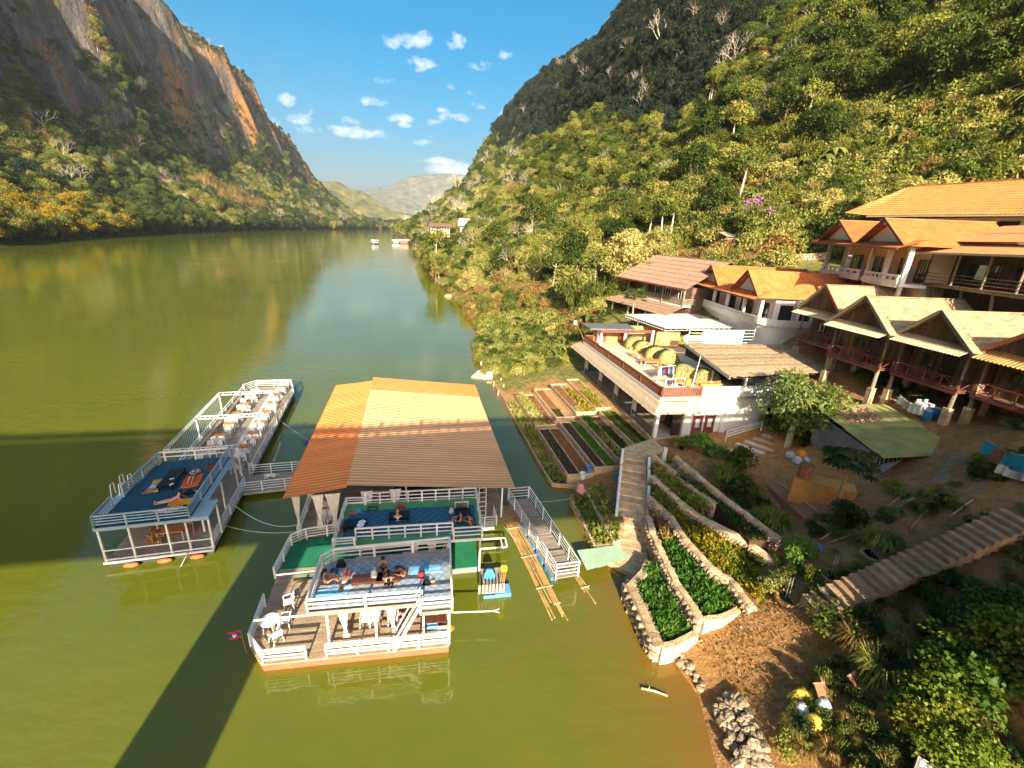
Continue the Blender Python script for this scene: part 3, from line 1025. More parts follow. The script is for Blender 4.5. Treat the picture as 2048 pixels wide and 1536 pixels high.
 for k in range(4):
  P['bare%d' % k] = (None, bare_mesh('trunk', PALEBARK, 13, .22, 200 + k, .8 + .1 * k))
proto_meshes()
def plant(kind, name, label, cat, loc, rz=0.0, sc=1.0, group=None):
 cr, tr = PROTO[kind]
 t = thing(name, label, cat, loc, rz, group)
 t.scale = (sc, sc, sc)
 if cr:
  link(cr.name.split('.')[0], cr, t)
 if tr:
  link(tr.name.split('.')[0], tr, t)
 return t
# ------------------------------------------------------------------ scattering for what nobody could count
_proto_cols = {}
def proto_collection(kinds):
 key = tuple(kinds)
 if key in _proto_cols:
  return _proto_cols[key]
 c = bpy.data.collections.new('plants_%d' % len(_proto_cols))
 for i, k in enumerate(kinds):
  cr, tr = PROTO[k]
  me = bpy.data.meshes.new('plant_form')
  bm = bmesh.new()
  mats = []
  for q in (cr, tr):
   if q is None:
    continue
   n = len(bm.faces)
   bm.from_mesh(q)
   bm.faces.ensure_lookup_table()
   for f in bm.faces[n:]:
    f.material_index = len(mats)
   mats.append(q.materials[0])
  bm.to_mesh(me)
  bm.free()
  for mt in mats:
   me.materials.append(mt)
  o = bpy.data.objects.new('%02d_form_%d' % (i, len(_proto_cols)), me)
  c.objects.link(o)
 _proto_cols[key] = c
 return c
def scatter(name, label, kinds, P, rot, scl, idx, parent=None, cat=None):
 """one stuff object: plants of a few forms on many points"""
 P = np.asarray(P, np.float32)
 n = len(P)
 me = bpy.data.meshes.new(name)
 me.vertices.add(n)
 me.vertices.foreach_set('co', P.ravel())
 a = me.attributes.new('rot', 'FLOAT_VECTOR', 'POINT')
 a.data.foreach_set('vector', np.asarray(rot, np.float32).ravel())
 a = me.attributes.new('scl', 'FLOAT_VECTOR', 'POINT')
 a.data.foreach_set('vector', np.asarray(scl, np.float32).ravel())
 a = me.attributes.new('idx', 'INT', 'POINT')
 a.data.foreach_set('value', np.asarray(idx, np.int32))
 me.update()
 o = link(name, me, parent)
 tag(o, label, None, None, 'stuff')
 if cat:
  o['category'] = cat
 ng = bpy.data.node_groups.new(name + '_nodes', 'GeometryNodeTree')
 ng.interface.new_socket('Geometry', in_out='INPUT', socket_type='NodeSocketGeometry')
 ng.interface.new_socket('Geometry', in_out='OUTPUT', socket_type='NodeSocketGeometry')
 N, L = ng.nodes, ng.links
 gi, go = N.new('NodeGroupInput'), N.new('NodeGroupOutput')
 ip = N.new('GeometryNodeInstanceOnPoints')
 ci = N.new('GeometryNodeCollectionInfo')
 ci.inputs['Collection'].default_value = proto_collection(kinds)
 ci.inputs['Separate Children'].default_value = True
 ci.inputs['Reset Children'].default_value = True
 ip.inputs['Pick Instance'].default_value = True
 def na(nm, ty):
  q = N.new('GeometryNodeInputNamedAttribute')
  q.data_type = ty
  q.inputs['Name'].default_value = nm
  return q.outputs['Attribute']
 L.new(gi.outputs[0], ip.inputs['Points'])
 L.new(ci.outputs[0], ip.inputs['Instance'])
 L.new(na('idx', 'INT'), ip.inputs['Instance Index'])
 eu = N.new('FunctionNodeEulerToRotation')
 L.new(na('rot', 'FLOAT_VECTOR'), eu.inputs[0])
 L.new(eu.outputs[0], ip.inputs['Rotation'])
 L.new(na('scl', 'FLOAT_VECTOR'), ip.inputs['Scale'])
 L.new(ip.outputs[0], go.inputs[0])
 md = o.modifiers.new('plants', 'NODES')
 md.node_group = ng
 return o
def rnd_rot(n, rng, tilt=.12):
 return np.stack([rng.normal(0, tilt, n), rng.normal(0, tilt, n), rng.uniform(0, 6.28, n)], 1)
def rnd_scl(n, rng, lo, hi):
 s = rng.uniform(lo, hi, n)
 return np.stack([s * rng.uniform(.85, 1.15, n), s * rng.uniform(.85, 1.15, n), s * rng.uniform(.85, 1.2, n)], 1)
def project(P):
 q = np.asarray(P, float) - np.array([0, 0, CAM_H])
 d = q @ _f
 return CXP + FPX * (q @ _IX) / d, CYP + FPX * (q @ _IY) / d, d
def on_bank(s, d):
 u = d + np.interp(s, [p[0] for p in _RS], [p[1] for p in _RS])
 x, y = xy_of(s, u)
 return np.stack([x, y, ground_sd(s, d)], 1)
# ================================================================== floating decks
WHITE = M('white_paint', (.74, .73, .70), .45, .30, 1.7, .2, 12, col2=(.76, .75, .72), edge=(.22, .44))
WHITE_S = M('white_plastic', (.80, .79, .77), .35, .05, 2)
DECK = M('weathered_planks', (.30, .25, .20), .75, .35, 1.2, .4, 9, stretch=(1, 6, 1))
DECK_WARM = M('warm_planks', (.40, .29, .19), .7, .30, 1.2, .4, 9, stretch=(1, 6, 1))
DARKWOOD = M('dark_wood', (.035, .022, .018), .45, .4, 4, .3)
BROWNWOOD = M('brown_wood', (.13, .045, .03), .45, .3, 4, .2)
ORANGEWOOD = M('orange_wood', (.50, .22, .07), .5, .3, 5, .2)
STEEL = M('grey_steel', (.42, .42, .42), .4, .15, 4, metal=.4)
BLACK = M('black_lacquer', (.008, .008, .010), .3, .2, 3)
ROPE = M('pale_rope', (.62, .58, .50), .9, .15, 10)
CURTAIN = M('white_curtain', (.72, .68, .63), .85, .12, 3)
def fabric(name, col, var=.12):
 return M('cloth_' + name, col, .9, var, 9, .3, 40)
def railing(parent, pts, h=.82, bars=4, post_every=1.6, mat=WHITE, r=.03, pr=.045, post_at=None, top_wide=None):
 """white pipe railing: each bar of a straight run and each post is a piece of its own"""
 root = sub('railing', parent)
 for a, b in zip(pts[:-1], pts[1:]):
  a, b = Vector(a), Vector(b)
  for k in range(bars):
   z = h * (k + 1) / bars - (.0 if k < bars - 1 else .0)
   rr = (top_wide or r * 1.5) if k == bars - 1 else r
   m = MB().beam(a + Vector((0, 0, z)), b + Vector((0, 0, z)), rr * 1.7, rr * 1.7)
   m.build('rail', mat, root)
 allp = resample([tuple(p) for p in pts], post_every)
 for p in allp:
  MB().box(p[0] - pr, p[0] + pr, p[1] - pr, p[1] + pr, p[2], p[2] + h + .03).build('post', mat, root)
 return root
def plank_deck(parent, poly, z, th, pitch, mat, along='x', name='deck_board'):
 """boards laid side by side inside a polygon, with open joints; one mesh of many narrow boards"""
 m = MB()
 xs = [p[0] for p in poly]
 ys = [p[1] for p in poly]
 i, j = (1, 0) if along == 'x' else (0, 1)
 lo, hi = (min(ys), max(ys)) if along == 'x' else (min(xs), max(xs))
 n = int((hi - lo) / pitch)
 for k in range(n + 1):
  c = lo + (k + .5) * pitch
  if c > hi:
   break
  hits = []
  for q in range(len(poly)):
   a, b = poly[q], poly[(q + 1) % len(poly)]
   if (a[i] - c) * (b[i] - c) < 0:
    t = (c - a[i]) / (b[i] - a[i])
    hits.append(a[j] + t * (b[j] - a[j]))
  hits.sort()
  for h0, h1 in zip(hits[::2], hits[1::2]):
   d = pitch * .5 - .008
   dz = random.uniform(-.004, .004)
   if along == 'x':
    m.box(h0, h1, c - d, c + d, z - th, z + dz)
   else:
    m.box(c - d, c + d, h0, h1, z - th, z + dz)
 return m.build(name, mat, parent, kind='stuff')
# ---- plastic chair, copied everywhere
def make_chair(loc, rz, label, group):
 t = thing('plastic_chair', label, 'chair', loc, rz, group)
 m = MB()
 m.sheet((-.21, -.2, .43), (.21, -.2, .43), (.2, .2, .42), (-.2, .2, .42), 4, 4, lambda u, v: -.02 * math.sin(math.pi * u) * math.sin(math.pi * v))
 m.build('seat', WHITE_S, t, solid=.03)
 m = MB()
 for k in range(5):
  x = -.17 + k * .085
  m.sheet((x - .028, .20, .46), (x + .028, .20, .46), (x + .026, .30, .84), (x - .026, .30, .84), 1, 2)
 m.path([(-.22, .19, .45), (-.22, .28, .72), (-.15, .31, .86), (0, .315, .89), (.15, .31, .86), (.22, .28, .72), (.22, .19, .45)], .025, n=5)
 m.build('backrest', WHITE_S, t, solid=.015)
 for sx in (-1, 1):
  MB().path([(sx * .22, .25, .66), (sx * .255, .05, .65), (sx * .25, -.18, .64), (sx * .24, -.21, .58), (sx * .22, -.2, .42)], .022, n=5).build('armrest', WHITE_S, t)
  for sy in (-1, 1):
   MB().beam((sx * .2, sy * .19, .43), (sx * .25, sy * .24, 0), .055, .045).build('leg', WHITE_S, t)
 return t
_chair0 = None
def chair(p, rz, label, group):
 global _chair0
 if _chair0 is None:
  _chair0 = make_chair(p, rz, label, group)
  return _chair0
 c = copy_tree(_chair0, p, rz, label)
 c['group'] = group
 return c
def make_table(loc, rz, label, group, top=None, size=(.95, .7), h=.74):
 t = thing('table', label, 'table', loc, rz, group)
 w, d = size
 n = 5
 for k in range(n):
  y0 = -d / 2 + k * d / n
  MB().box(-w / 2, w / 2, y0 + .006, y0 + d / n - .006, h - .035, h + random.uniform(-.003, .003)).build('tabletop_board', top or ORANGEWOOD, t)
 MB().box(-w / 2 + .06, w / 2 - .06, -d / 2 + .05, -d / 2 + .09, h - .12, h - .037).box(-w / 2 + .06, w / 2 - .06, d / 2 - .09, d / 2 - .05, h - .12, h - .037).build('apron', top or ORANGEWOOD, t)
 for sx in (-1, 1):
  for sy in (-1, 1):
   MB().beam((sx * (w / 2 - .07), sy * (d / 2 - .07), h - .04), (sx * (w / 2 - .07), sy * (d / 2 - .07), 0), .06).build('leg', WHITE, t)
 return t
def low_table(name_label, loc, rz, size, top, legs, h=.33, group=None):
 t = thing('low_table', name_label, 'table', loc, rz, group)
 w, d = size
 for k in range(2):
  MB().box(-w / 2, w / 2, -d / 2 + k * d / 2 + .006, k * d / 2 - .006, h - .05, h).build('tabletop_board', top, t)
 for sy in (-1, 1):
  MB().box(-w / 2 + .02, w / 2 - .02, sy * (d / 2 - .03) - .02, sy * (d / 2 - .03) + .02, h - .13, h - .053).build('apron', legs, t)
 for sx in (-1, 1):
  for sy in (-1, 1):
   MB().box(sx * (w / 2 - .07) - .035, sx * (w / 2 - .07) + .035, sy * (d / 2 - .08) - .035, sy * (d / 2 - .08) + .035, 0, h - .055).build('leg', legs, t)
 return t
def curtain(parent, x, y, ztop, zbot, w=.5, tie=.45, lean=0.0):
 """gathered cloth tied near its lower end"""
 n, k = 18, 12
 vs = []
 for j in range(k + 1):
  t = j / k
  z = ztop + (zbot - ztop) * t
  q = w * (1 - .78 * min(1, t / .72)) if t < .72 else w * (.22 + .5 * (t - .72) / .28)
  for i in range(n + 1):
   a = i / n
   vs.append((x + (a - .5) * q + lean * t, y + .05 * math.sin(a * n * 1.9) * (1 - .5 * t) + .02 * math.sin(j), z))
 fs = [(j * (n + 1) + i, j * (n + 1) + i + 1, (j + 1) * (n + 1) + i + 1, (j + 1) * (n + 1) + i) for j in range(k) for i in range(n)]
 m = MB().add(vs, fs)
 o = m.build('curtain', CURTAIN, parent, smooth=True, solid=.012)
 return o
def mat_piece(name, label, cat, loc, rz, size, col, rumple=.015, group=None, th=.015):
 """cloth lying on the boards: an uneven sheet with thickness"""
 w, d = size
 ph = random.uniform(0, 9)
 m = MB().sheet((-w / 2, -d / 2, 0), (w / 2, -d / 2 + random.uniform(-.05, .05), 0), (w / 2, d / 2, 0), (-w / 2 + random.uniform(-.05, .05), d / 2, 0), 14, 10,
     lambda u, v: .012 + rumple * (math.sin(9 * u + 5 * v + ph) + math.sin(13 * v - 4 * u + 2 * ph)) * .5 + rumple * .5)
 o = m.build(name, col, None, Vector(loc) + Vector((0, 0, th)), smooth=True, solid=th)
 o.rotation_euler = (0, 0, rz)
 return tag(o, label, cat, group)
def bag(name, label, cat, loc, col, size=(.4, .25, .3), rz=0.0, strap=True, group=None):
 t = thing(name, label, cat, loc, rz, group)
 w, d, h = size
 vs, fs = [], []
 n, k = 12, 6
 sd = random.uniform(0, 6)
 for j in range(k + 1):
  f = j / k
  r = (1 - .45 * f ** 2) * (1 + .08 * math.sin(3 * f + sd))
  for i in range(n):
   a = 2 * math.pi * i / n
   q = 1 + .10 * math.sin(3 * a + sd + 2 * f)
   ca, sa = math.cos(a), math.sin(a)
   vs.append((w / 2 * r * q * math.copysign(abs(ca) ** .7, ca), d / 2 * r * q * math.copysign(abs(sa) ** .7, sa), h * f))
 for j in range(k):
  for i in range(n):
   fs.append((j * n + i, j * n + (i + 1) % n, (j + 1) * n + (i + 1) % n, (j + 1) * n + i))
 fs += [tuple(range(n - 1, -1, -1)), tuple(range(k * n, k * n + n))]
 MB().add(vs, fs).build('body', col, t, smooth=True)
 if strap:
  MB().path([(-w * .25, 0, h * .96), (-w * .2, .02, h * 1.35), (w * .2, .02, h * 1.35), (w * .25, 0, h * .96)], .018, n=5).build('strap', col, t)
 return t
# ------------------------------------------------------------------ 1. the near raft with the red hull
F1 = Frame(-10.9, 14.8, 10.0)
D1, U1 = .45, 2.65
def near_raft():
 t = thing('floating_deck', 'nearest two-storey floating deck with white railings on a salmon red hull', 'floating deck', F1.w(0, 0), F1.rz)
 poly = [(0, 0), (8.62, 0), (8.62, 6.3), (-1.13, 6.3), (-1.13, 5.4), (-.9, 1.1)]
 hull = [(.02, .05), (8.58, .05), (8.58, 6.2), (-1.05, 6.2), (-.85, 1.15)]
 RED = M('salmon_hull', (.60, .13, .075), .5, .12, 1.5, .2)
 MB().prism(hull, -.25, D1 - .07).build('hull', RED, t)
 for k in range(9):
  MB().box(.9 * k + .38, .9 * k + .40, .03, .052, -.05, D1 - .09).build('hull_seam', RED, t)
 plank_deck(t, poly, D1, .06, .13, DECK_WARM, 'x')
 # lower railings
 railing(t, [(.05, .06, D1), (1.95, .06, D1)], .8, 4, 2)
 railing(t, [(2.85, .06, D1), (8.55, .06, D1)], .8, 4, 1.45)
 railing(t, [(.05, .06, D1), (-.85, 1.1, D1), (-1.02, 3.5, D1)], .8, 4, 1.5)
 railing(t, [(8.55, .06, D1), (8.55, 1.6, D1)], .8, 4, 1.5)
 # upper deck on posts
 up = [(2.05, .62), (7.2, .62), (7.2, .08), (8.78, .08), (8.78, 4.5), (2.55, 4.15), (2.0, 3.6)]
 plank_deck(t, up, U1, .06, .14, M('grey_planks', (.36, .34, .32), .7, .25, 1.2, .4, 9, stretch=(1, 6, 1)), 'x', 'upper_deck_board')
 MB().beam((2.05, .68, U1 - .13), (7.2, .68, U1 - .13), .08, .13).build('beam', WHITE, t)
 MB().beam((2.05, .60, U1 - .02), (7.18, .60, U1 - .02), .03, .20).build('fascia', DECK, t)
 MB().beam((2.0, 4.1, U1 - .13), (8.7, 4.35, U1 - .13), .08, .13).build('beam', WHITE, t)
 MB().beam((7.2, .06, U1 - .05), (8.8, .06, U1 - .05), .03, .20).build('fascia', DECK, t)
 for k in range(9):
  MB().beam((2.3 + k * .78, .74, U1 - .13), (2.3 + k * .78, 4.1, U1 - .13), .06, .1).build('joist', WHITE, t)
 for x, y in ((2.85, .75), (5.07, .75), (7.35, .8), (8.6, .14), (2.3, 3.7), (5.2, 4.1), (8.6, 4.3)):
  MB().box(x - .05, x + .05, y - .05, y + .05, D1, U1 - .2).build('column', WHITE, t)
 # upper railings
 railing(t, [(2.06, .66, U1), (7.3, .66, U1)], .75, 3, 2.3, pr=.06, r=.035)
 railing(t, [(7.25, .12, U1), (8.74, .12, U1), (8.74, 4.45, U1)], .75, 3, 1.5, pr=.05, r=.035)
 railing(t, [(8.74, 4.45, U1), (2.55, 4.1, U1), (2.03, 3.6, U1), (2.06, .66, U1)], .75, 3, 2.2, pr=.06, r=.035)
 # patterned mat
 m = MB().box(2.35, 8.55, .95, 3.75, U1 + .004, U1 + .02)
 m.build('floor_mat', lattice_mat('grey_lattice_mat', (.34, .40, .47), (.13, .17, .23), 7), t)
 # stair
 sroot = sub('staircase', t)
 a, b = Vector((7.25, .55, U1)), Vector((5.95, -.02, D1))
 a2, b2 = Vector((7.25, 1.2, U1)), Vector((5.95, .62, D1))
 for p, q in ((a, b), (a2, b2)):
  MB().beam(p, q, .05, .16).build('stringer', WHITE, sroot)
  MB().beam(p + Vector((0, 0, .55)), q + Vector((0, 0, .55)), .05, .05).build('handrail', WHITE, sroot)
 for k in range(8):
  f = (k + .5) / 8
  p, q = a.lerp(b, f), a2.lerp(b2, f)
  MB().beam(p, q, .2, .03).build('tread', DECK, sroot)
 for k, (x, dl) in enumerate(((3.5, .1), (5.75, .15))):
  curtain(t, x, .95, U1 - .25, D1 + .15, .55, lean=dl)
 curtain(t, 3.0, 3.9, U1 - .25, D1 + .3, .5)
 # long white poles run out through the deck
 return t
def lattice_mat(name, c1, c2, scale):
 if name in MATS:
  return MATS[name]
 m, N, L, b = nodes_of(name)
 MATS[name] = m
 b.inputs['Roughness'].default_value = .8
 tc = N.new('ShaderNodeTexCoord')
 mp = N.new('ShaderNodeMapping')
 mp.inputs['Rotation'].default_value = (0, 0, math.radians(38))
 mp.inputs['Scale'].default_value = (scale * .45, scale * .45, 1)
 L.new(tc.outputs['Object'], mp.inputs['Vector'])
 br = N.new('ShaderNodeTexBrick')
 br.offset = 0
 br.inputs['Mortar Size'].default_value = .07
 br.inputs['Mortar Smooth'].default_value = .3
 br.inputs['Brick Width'].default_value = 1
 br.inputs['Row Height'].default_value = 1
 br.inputs['Scale'].default_value = 1
 br.inputs['Color1'].default_value = (*c1, 1)
 br.inputs['Color2'].default_value = (*[c * .93 for c in c1], 1)
 br.inputs['Mortar'].default_value = (*c2, 1)
 L.new(mp.outputs[0], br.inputs['Vector'])
 L.new(br.outputs['Color'], b.inputs['Base Color'])
 return m
near_raft()
def pole(px0, py0, px1, py1, z, label, fork=False, r=.05, z1=None):
 a, b = spot(px0, py0, z), spot(px1, py1, z if z1 is None else z1)
 t = thing('pole', label, 'pole', a)
 d = b - a
 MB().tube((0, 0, 0), d, r, r * .8, 8).build('shaft', WHITE, t)
 if fork:
  e = d.normalized()
  s = Vector((-e.y, e.x, 0))
  for q in (-1, 1):
   MB().tube(d - e * .05, d + e * .28 + s * q * .12, r * .7, r * .5, 6).build('fork', WHITE, t)
pole(508, 1241, 622, 1229, 2.3, 'white pole jutting left from the nearest upper deck above the round table')
pole(552, 1150, 645, 1140, 2.3, 'white pole running left over the green carpeted deck')
pole(903, 1225, 988, 1222, 1.0, 'white pole with forked tip reaching out over the water to the right', True, .04)
def P1(x, y, up=False):
 return F1.w(x, y, U1 if up else D1)
def on1(px, py, up=False, dz=0.0):
 return spot(px, py, (U1 if up else D1) + dz)
# round table and the loose chairs on the open end
rt = thing('round_table', 'round white plastic table at the open left end of the nearest deck', 'table', on1(543, 1262))
MB().lathe([(.43, .70), (.45, .715), (.45, .73), (.43, .74)], 24).build('tabletop', WHITE_S, rt)
for k in range(4):
 a = math.pi / 4 + k * math.pi / 2
 MB().beam((.3 * math.cos(a), .3 * math.sin(a), .7), (.36 * math.cos(a), .36 * math.sin(a), 0), .06, .04).build('leg', WHITE_S, rt)
g = 'white plastic chairs on the nearest deck'
chair(on1(578, 1215), math.radians(-60), 'white plastic chair standing alone above the round table', g)
chair(on1(572, 1252), math.radians(-75), 'white plastic chair right behind the round table', g)
chair(on1(553, 1284), math.radians(-120), 'white plastic chair in front of the round table', g)
for k, (px, py) in enumerate(((732, 1250), (752, 1248), (787, 1245))):
 chair(on1(px, py), math.radians(8), ['white plastic chair left of the middle column under the nearest upper deck', 'white plastic chair beside the middle column under the nearest upper deck', 'white plastic chair next to the pink basket'][k], g)
b = MB().lathe([(.14, 0), (.2, .3), (.21, .3), (.19, .28), (.13, .03)], 16)
tag(b.build('basket', fabric('pink', (.75, .30, .38)), None, on1(801, 1240)), 'pink basket on the boards beside the chairs', 'basket')
dk = thing('dark_table', 'dark wooden table draped with a blue towel under the stair landing', 'table', on1(872, 1256), F1.rz)
MB().box(-.6, .55, -.3, .3, .66, .72).build('tabletop', BROWNWOOD, dk)
for sx in (-.5, .45):
 MB().box(sx - .05, sx + .05, -.25, .25, 0, .66).build('leg', DARKWOOD, dk)
m = MB()
m.sheet((-.45, -.33, .30), (.05, -.36, .25), (.08, .2, .735), (-.42, .22, .735), 10, 10, lambda u, v: .05 * math.sin(math.pi * min(1, v * 1.2)) + .012 * math.sin(u * 16))
o = m.build('towel', fabric('sky', (.16, .48, .72)), None, on1(872, 1256, False, .01), smooth=True, solid=.015)
o.rotation_euler = (0, 0, F1.rz)
tag(o, 'sky blue towel hung over the dark table', 'towel')
cb = thing('cooler_box', 'blue and white cooler box by the front rail', 'cooler', on1(885, 1268), F1.rz)
MB().box(-.25, .25, -.17, .17, 0, .3).build('body', fabric('coolblue', (.10, .42, .66)), cb, bevel=.02)
MB().box(-.26, .26, -.18, .18, .303, .38).build('lid', WHITE_S, cb, bevel=.02)
bz = thing('broom', 'orange grass broom leaning on the right corner post', 'broom', F1.w(8.5, .2, D1), math.radians(-20))
MB().tube((0, 0, .05), (.12, .0, .75), .016, .014, 6).build('handle', ORANGEWOOD, bz)
m = MB()
for k in range(40):
 a = random.uniform(-.22, .22)
 m.beam((.12 + a * .2, 0, .72), (.2 + a, random.uniform(-.06, .06), 1.12 + random.uniform(-.05, .05)), .02, .012)
m.build('bristles', M('broom_orange', (.72, .30, .03), .8, .3, 9), bz)
# flag of Laos
fl = thing('flag', 'small red and blue flag with white disc at the left corner of the nearest deck', 'flag', F1.w(-1.05, 1.0, .1), 0)
MB().tube((0, 0, 0), (-.08, -.02, 1.5), .018, .014, 6).build('pole', ORANGEWOOD, fl)
FRED, FBLUE = fabric('flag_red', (.55, .03, .04)), fabric('flag_blue', (.02, .05, .30))
for nm, z0, z1, mt in (('red_stripe', 1.40, 1.52, FRED), ('blue_stripe', 1.16, 1.40, FBLUE), ('red_stripe', 1.04, 1.16, FRED)):
 MB().sheet((-.09, -.02, z0), (-.62, -.12, z0 - .12), (-.62, -.12, z1 - .12), (-.09, -.02, z1), 10, 2, lambda u, v: .035 * math.sin(u * 8)).build(nm, mt, fl, solid=.006)
m = MB()
m.add([(-.36 + .085 * math.cos(a * math.pi / 8), -.085 - .02 * math.cos(a * math.pi / 8), 1.222 + .085 * math.sin(a * math.pi / 8)) for a in range(16)], [tuple(range(16))])
o = m.build('disc', WHITE_S, fl, solid=.1)
o.modifiers[0].offset = 0
# upper deck furniture and belongings
rz1 = F1.rz
low_table('long dark brown low table on the nearest upper deck', on1(735, 1166, True), rz1, (1.5, .62), BROWNWOOD, ORANGEWOOD)
low_table('shorter dark brown low table where the sunbathers gather', on1(778, 1163, True), rz1, (1.2, .62), BROWNWOOD, ORANGEWOOD)
LB, LB2 = fabric('light_blue', (.22, .50, .72)), fabric('pale_blue', (.34, .60, .80))
mat_piece('towel', 'light blue beach towel under the woman at the left rail', 'towel', on1(658, 1187, True), rz1 + .1, (1.3, .65), LB, group='blue towels on the nearest upper deck')
mat_piece('towel', 'pale blue beach towel under the lying sunbather with red shorts', 'towel', on1(690, 1178, True), rz1 + 1.2, (.9, .6), LB2, group='blue towels on the nearest upper deck')
mat_piece('towel', 'light blue beach towel spread empty at the right rail', 'towel', on1(852, 1139, True), rz1, (1.6, .65), LB, group='blue towels on the nearest upper deck')
bag('backpack', 'red and black backpack on the nearest upper deck', 'bag', on1(842, 1155, True), fabric('red', (.42, .03, .05)), (.4, .3, .35))
bag('cloth_bag', 'blue cloth bag slumped beside the red backpack', 'bag', on1(851, 1143, True), fabric('teal', (.05, .25, .45)), (.3, .25, .5), strap=False)
bag('backpack', 'dark backpack lying beside the straw hat', 'bag', on1(853, 1168, True), fabric('black', (.015, .015, .02)), (.4, .3, .22))
bag('backpack', 'black backpack against the back rail of the nearest upper deck', 'bag', on1(683, 1132, True), fabric('black', (.015, .015, .02)), (.5, .35, .4))
bag('shopping_bag', 'white printed bag on the low table', 'bag', on1(748, 1153, True, .33), fabric('offwhite', (.65, .63, .58)), (.35, .25, .4))
bag('shoulder_bag', 'dark blue bag beside the woman at the left rail', 'bag', on1(668, 1147, True), fabric('navy', (.04, .10, .28)), (.45, .3, .3))
ht = thing('straw_hat', 'wide straw hat lying right of the low tables', 'hat', on1(866, 1166, True))
MB().lathe([(.02, .02), (.26, .0), (.27, .015), (.13, .03), (.11, .12), (.03, .14)], 18).build('brim', M('straw', (.62, .48, .30), .8, .2, 18), ht)
MB().lathe([(.128, .035), (.130, .06), (.128, .07)], 18).build('band', BLACK, ht)
# ------------------------------------------------------------------ 2. the middle raft with the green carpets
F2 = Frame(-9.44, 19.9, 10.5)
U2 = 2.9
GREEN = M('green_carpet', (.015, .17, .085), .9, .25, .9, .3, 30)
def middle_raft():
 t = thing('floating_deck', 'green carpeted two-storey floating deck between the near raft and the orange roof', 'floating deck', F2.w(0, 0), F2.rz)
 G = [F2.spot(px, py, D1) for px, py in ((551, 1157), (584, 1091), (614, 1078), (670, 1069))]
 G = [(g.x, g.y) for g in G]
 poly = G + [(8.2, 4.6), (8.2, .5), (.3, .35)]
 MB().prism([(p[0] * .99, p[1]) for p in poly], -.25, D1 - .08).build('hull', M('grey_hull', (.20, .22, .22), .6, .2, 1.5), t)
 MB().prism(poly, D1 - .078, D1).build('deck', GREEN, t)
 railing(t, [(G[0][0], G[0][1], D1), (G[1][0], G[1][1], D1), (G[2][0], G[2][1], D1), (G[3][0] + .8, G[3][1] + .1, D1)], .8, 4, 1.5)
 GL = M('green_floor', (.10, .30, .13), .7, .2, 1.2)
 up = [(0, 0), (8.35, 0), (8.35, 4.2), (-.02, 4.2)]
 MB().prism(up, U2 - .1, U2).build('upper_deck', GL, t)
 for a, b in ((up[0], up[1]), (up[1], up[2]), (up[2], up[3]), (up[3], up[0])):
  dx = .025 if a[0] == b[0] else 0
  MB().beam((a[0], a[1], U2 - .06), (b[0], b[1], U2 - .06), .05, .17).build('fascia', WHITE, t)
 MB().box(.35, 8.1, .75, 3.35, U2 + .004, U2 + .02).build('floor_mat', lattice_mat('blue_lattice_mat', (.025, .13, .21), (.01, .05, .09), 6), t)
 for x, y in ((.1, .1), (1.4, .1), (6.3, .1), (8.2, .1), (.1, 4.05), (4, 4.05), (8.2, 4.05)):
  MB().box(x - .05, x + .05, y - .05, y + .05, D1, U2 - .12).build('column', WHITE, t)
 railing(t, [(.02, .12, U2), (1.15, .12, U2)], .55, 3, 1.1, r=.03, pr=.05)
 railing(t, [(1.15, .55, U2), (6.6, .55, U2)], .8, 3, .91, r=.032, pr=.05)
 railing(t, [(6.65, .04, U2), (8.3, .04, U2), (8.3, 4.1, U2)], .8, 3, 1.6, r=.03, pr=.05)
 railing(t, [(8.3, 4.1, U2), (1.2, 4.1, U2)], .8, 3, .9, r=.032, pr=.05)
 railing(t, [(1.15, 4.05, U2), (.02, 4.05, U2), (.05, .12, U2)], .55, 3, 1.3, r=.03, pr=.05)
 sroot = sub('staircase', t)
 a, b = Vector((6.5, .1, U2)), Vector((5.4, -.55, D1))
 a2, b2 = a + Vector((0, .55, 0)), b + Vector((0, .55, 0))
 for p, q in ((a, b), (a2, b2)):
  MB().beam(p, q, .05, .16).build('stringer', WHITE, sroot)
 for k in range(8):
  f = (k + .5) / 8
  MB().beam(a.lerp(b, f), a2.lerp(b2, f), .2, .03).build('tread', DECK, sroot)
 for x in (4.4, 5.4):
  curtain(t, x, .2, U2 - .2, D1 + .4, .55)
 # low white fence under the upper deck
 f = sub('fence', t)
 for k in range(14):
  MB().box(2.0 + k * .33, 2.2 + k * .33, -.05, -.01, D1, D1 + .85).build('picket', WHITE, f)
 MB().box(1.7, 1.9, .05, .1, D1, D1 + 1.5).build('screen', M('yellow_paint', (.62, .58, .08), .6, .15), t)
 # boarded landing stage on the right with its own pale pickets
 plank_deck(t, [(8.3, .3), (9.6, .3), (9.6, -1.6), (8.3, -1.6)], D1 - .1, .06, .14, DECK, 'x', 'landing_board')
 MB().box(8.3, 9.9, -1.65, -.9, -.15, D1 - .22).build('pontoon', fabric('pontoon_blue', (.10, .32, .58)), t)
 f = sub('fence', t)
 for k in range(8):
  MB().box(8.0 + k * .2, 8.1 + k * .2, -1.62, -1.58, D1 - .1, D1 + .5).build('picket', M('pale_pickets', (.55, .44, .30), .7, .3, 4), f)
 return t
middle_raft()
on2 = lambda px, py, dz=0.0: spot(px, py, U2 + dz)
rz2 = F2.rz
low_table('black low table with two white plates at the left of the blue mat', on2(711, 1057), rz2, (1.3, .75), BLACK, BLACK, .42)
low_table('black low table in the middle of the blue mat', on2(799, 1041), rz2, (1.2, .75), BLACK, BLACK, .42)
low_table('black low table at the right end where two people rest', on2(925, 1034), rz2, (1.0, .7), BLACK, BLACK, .42)
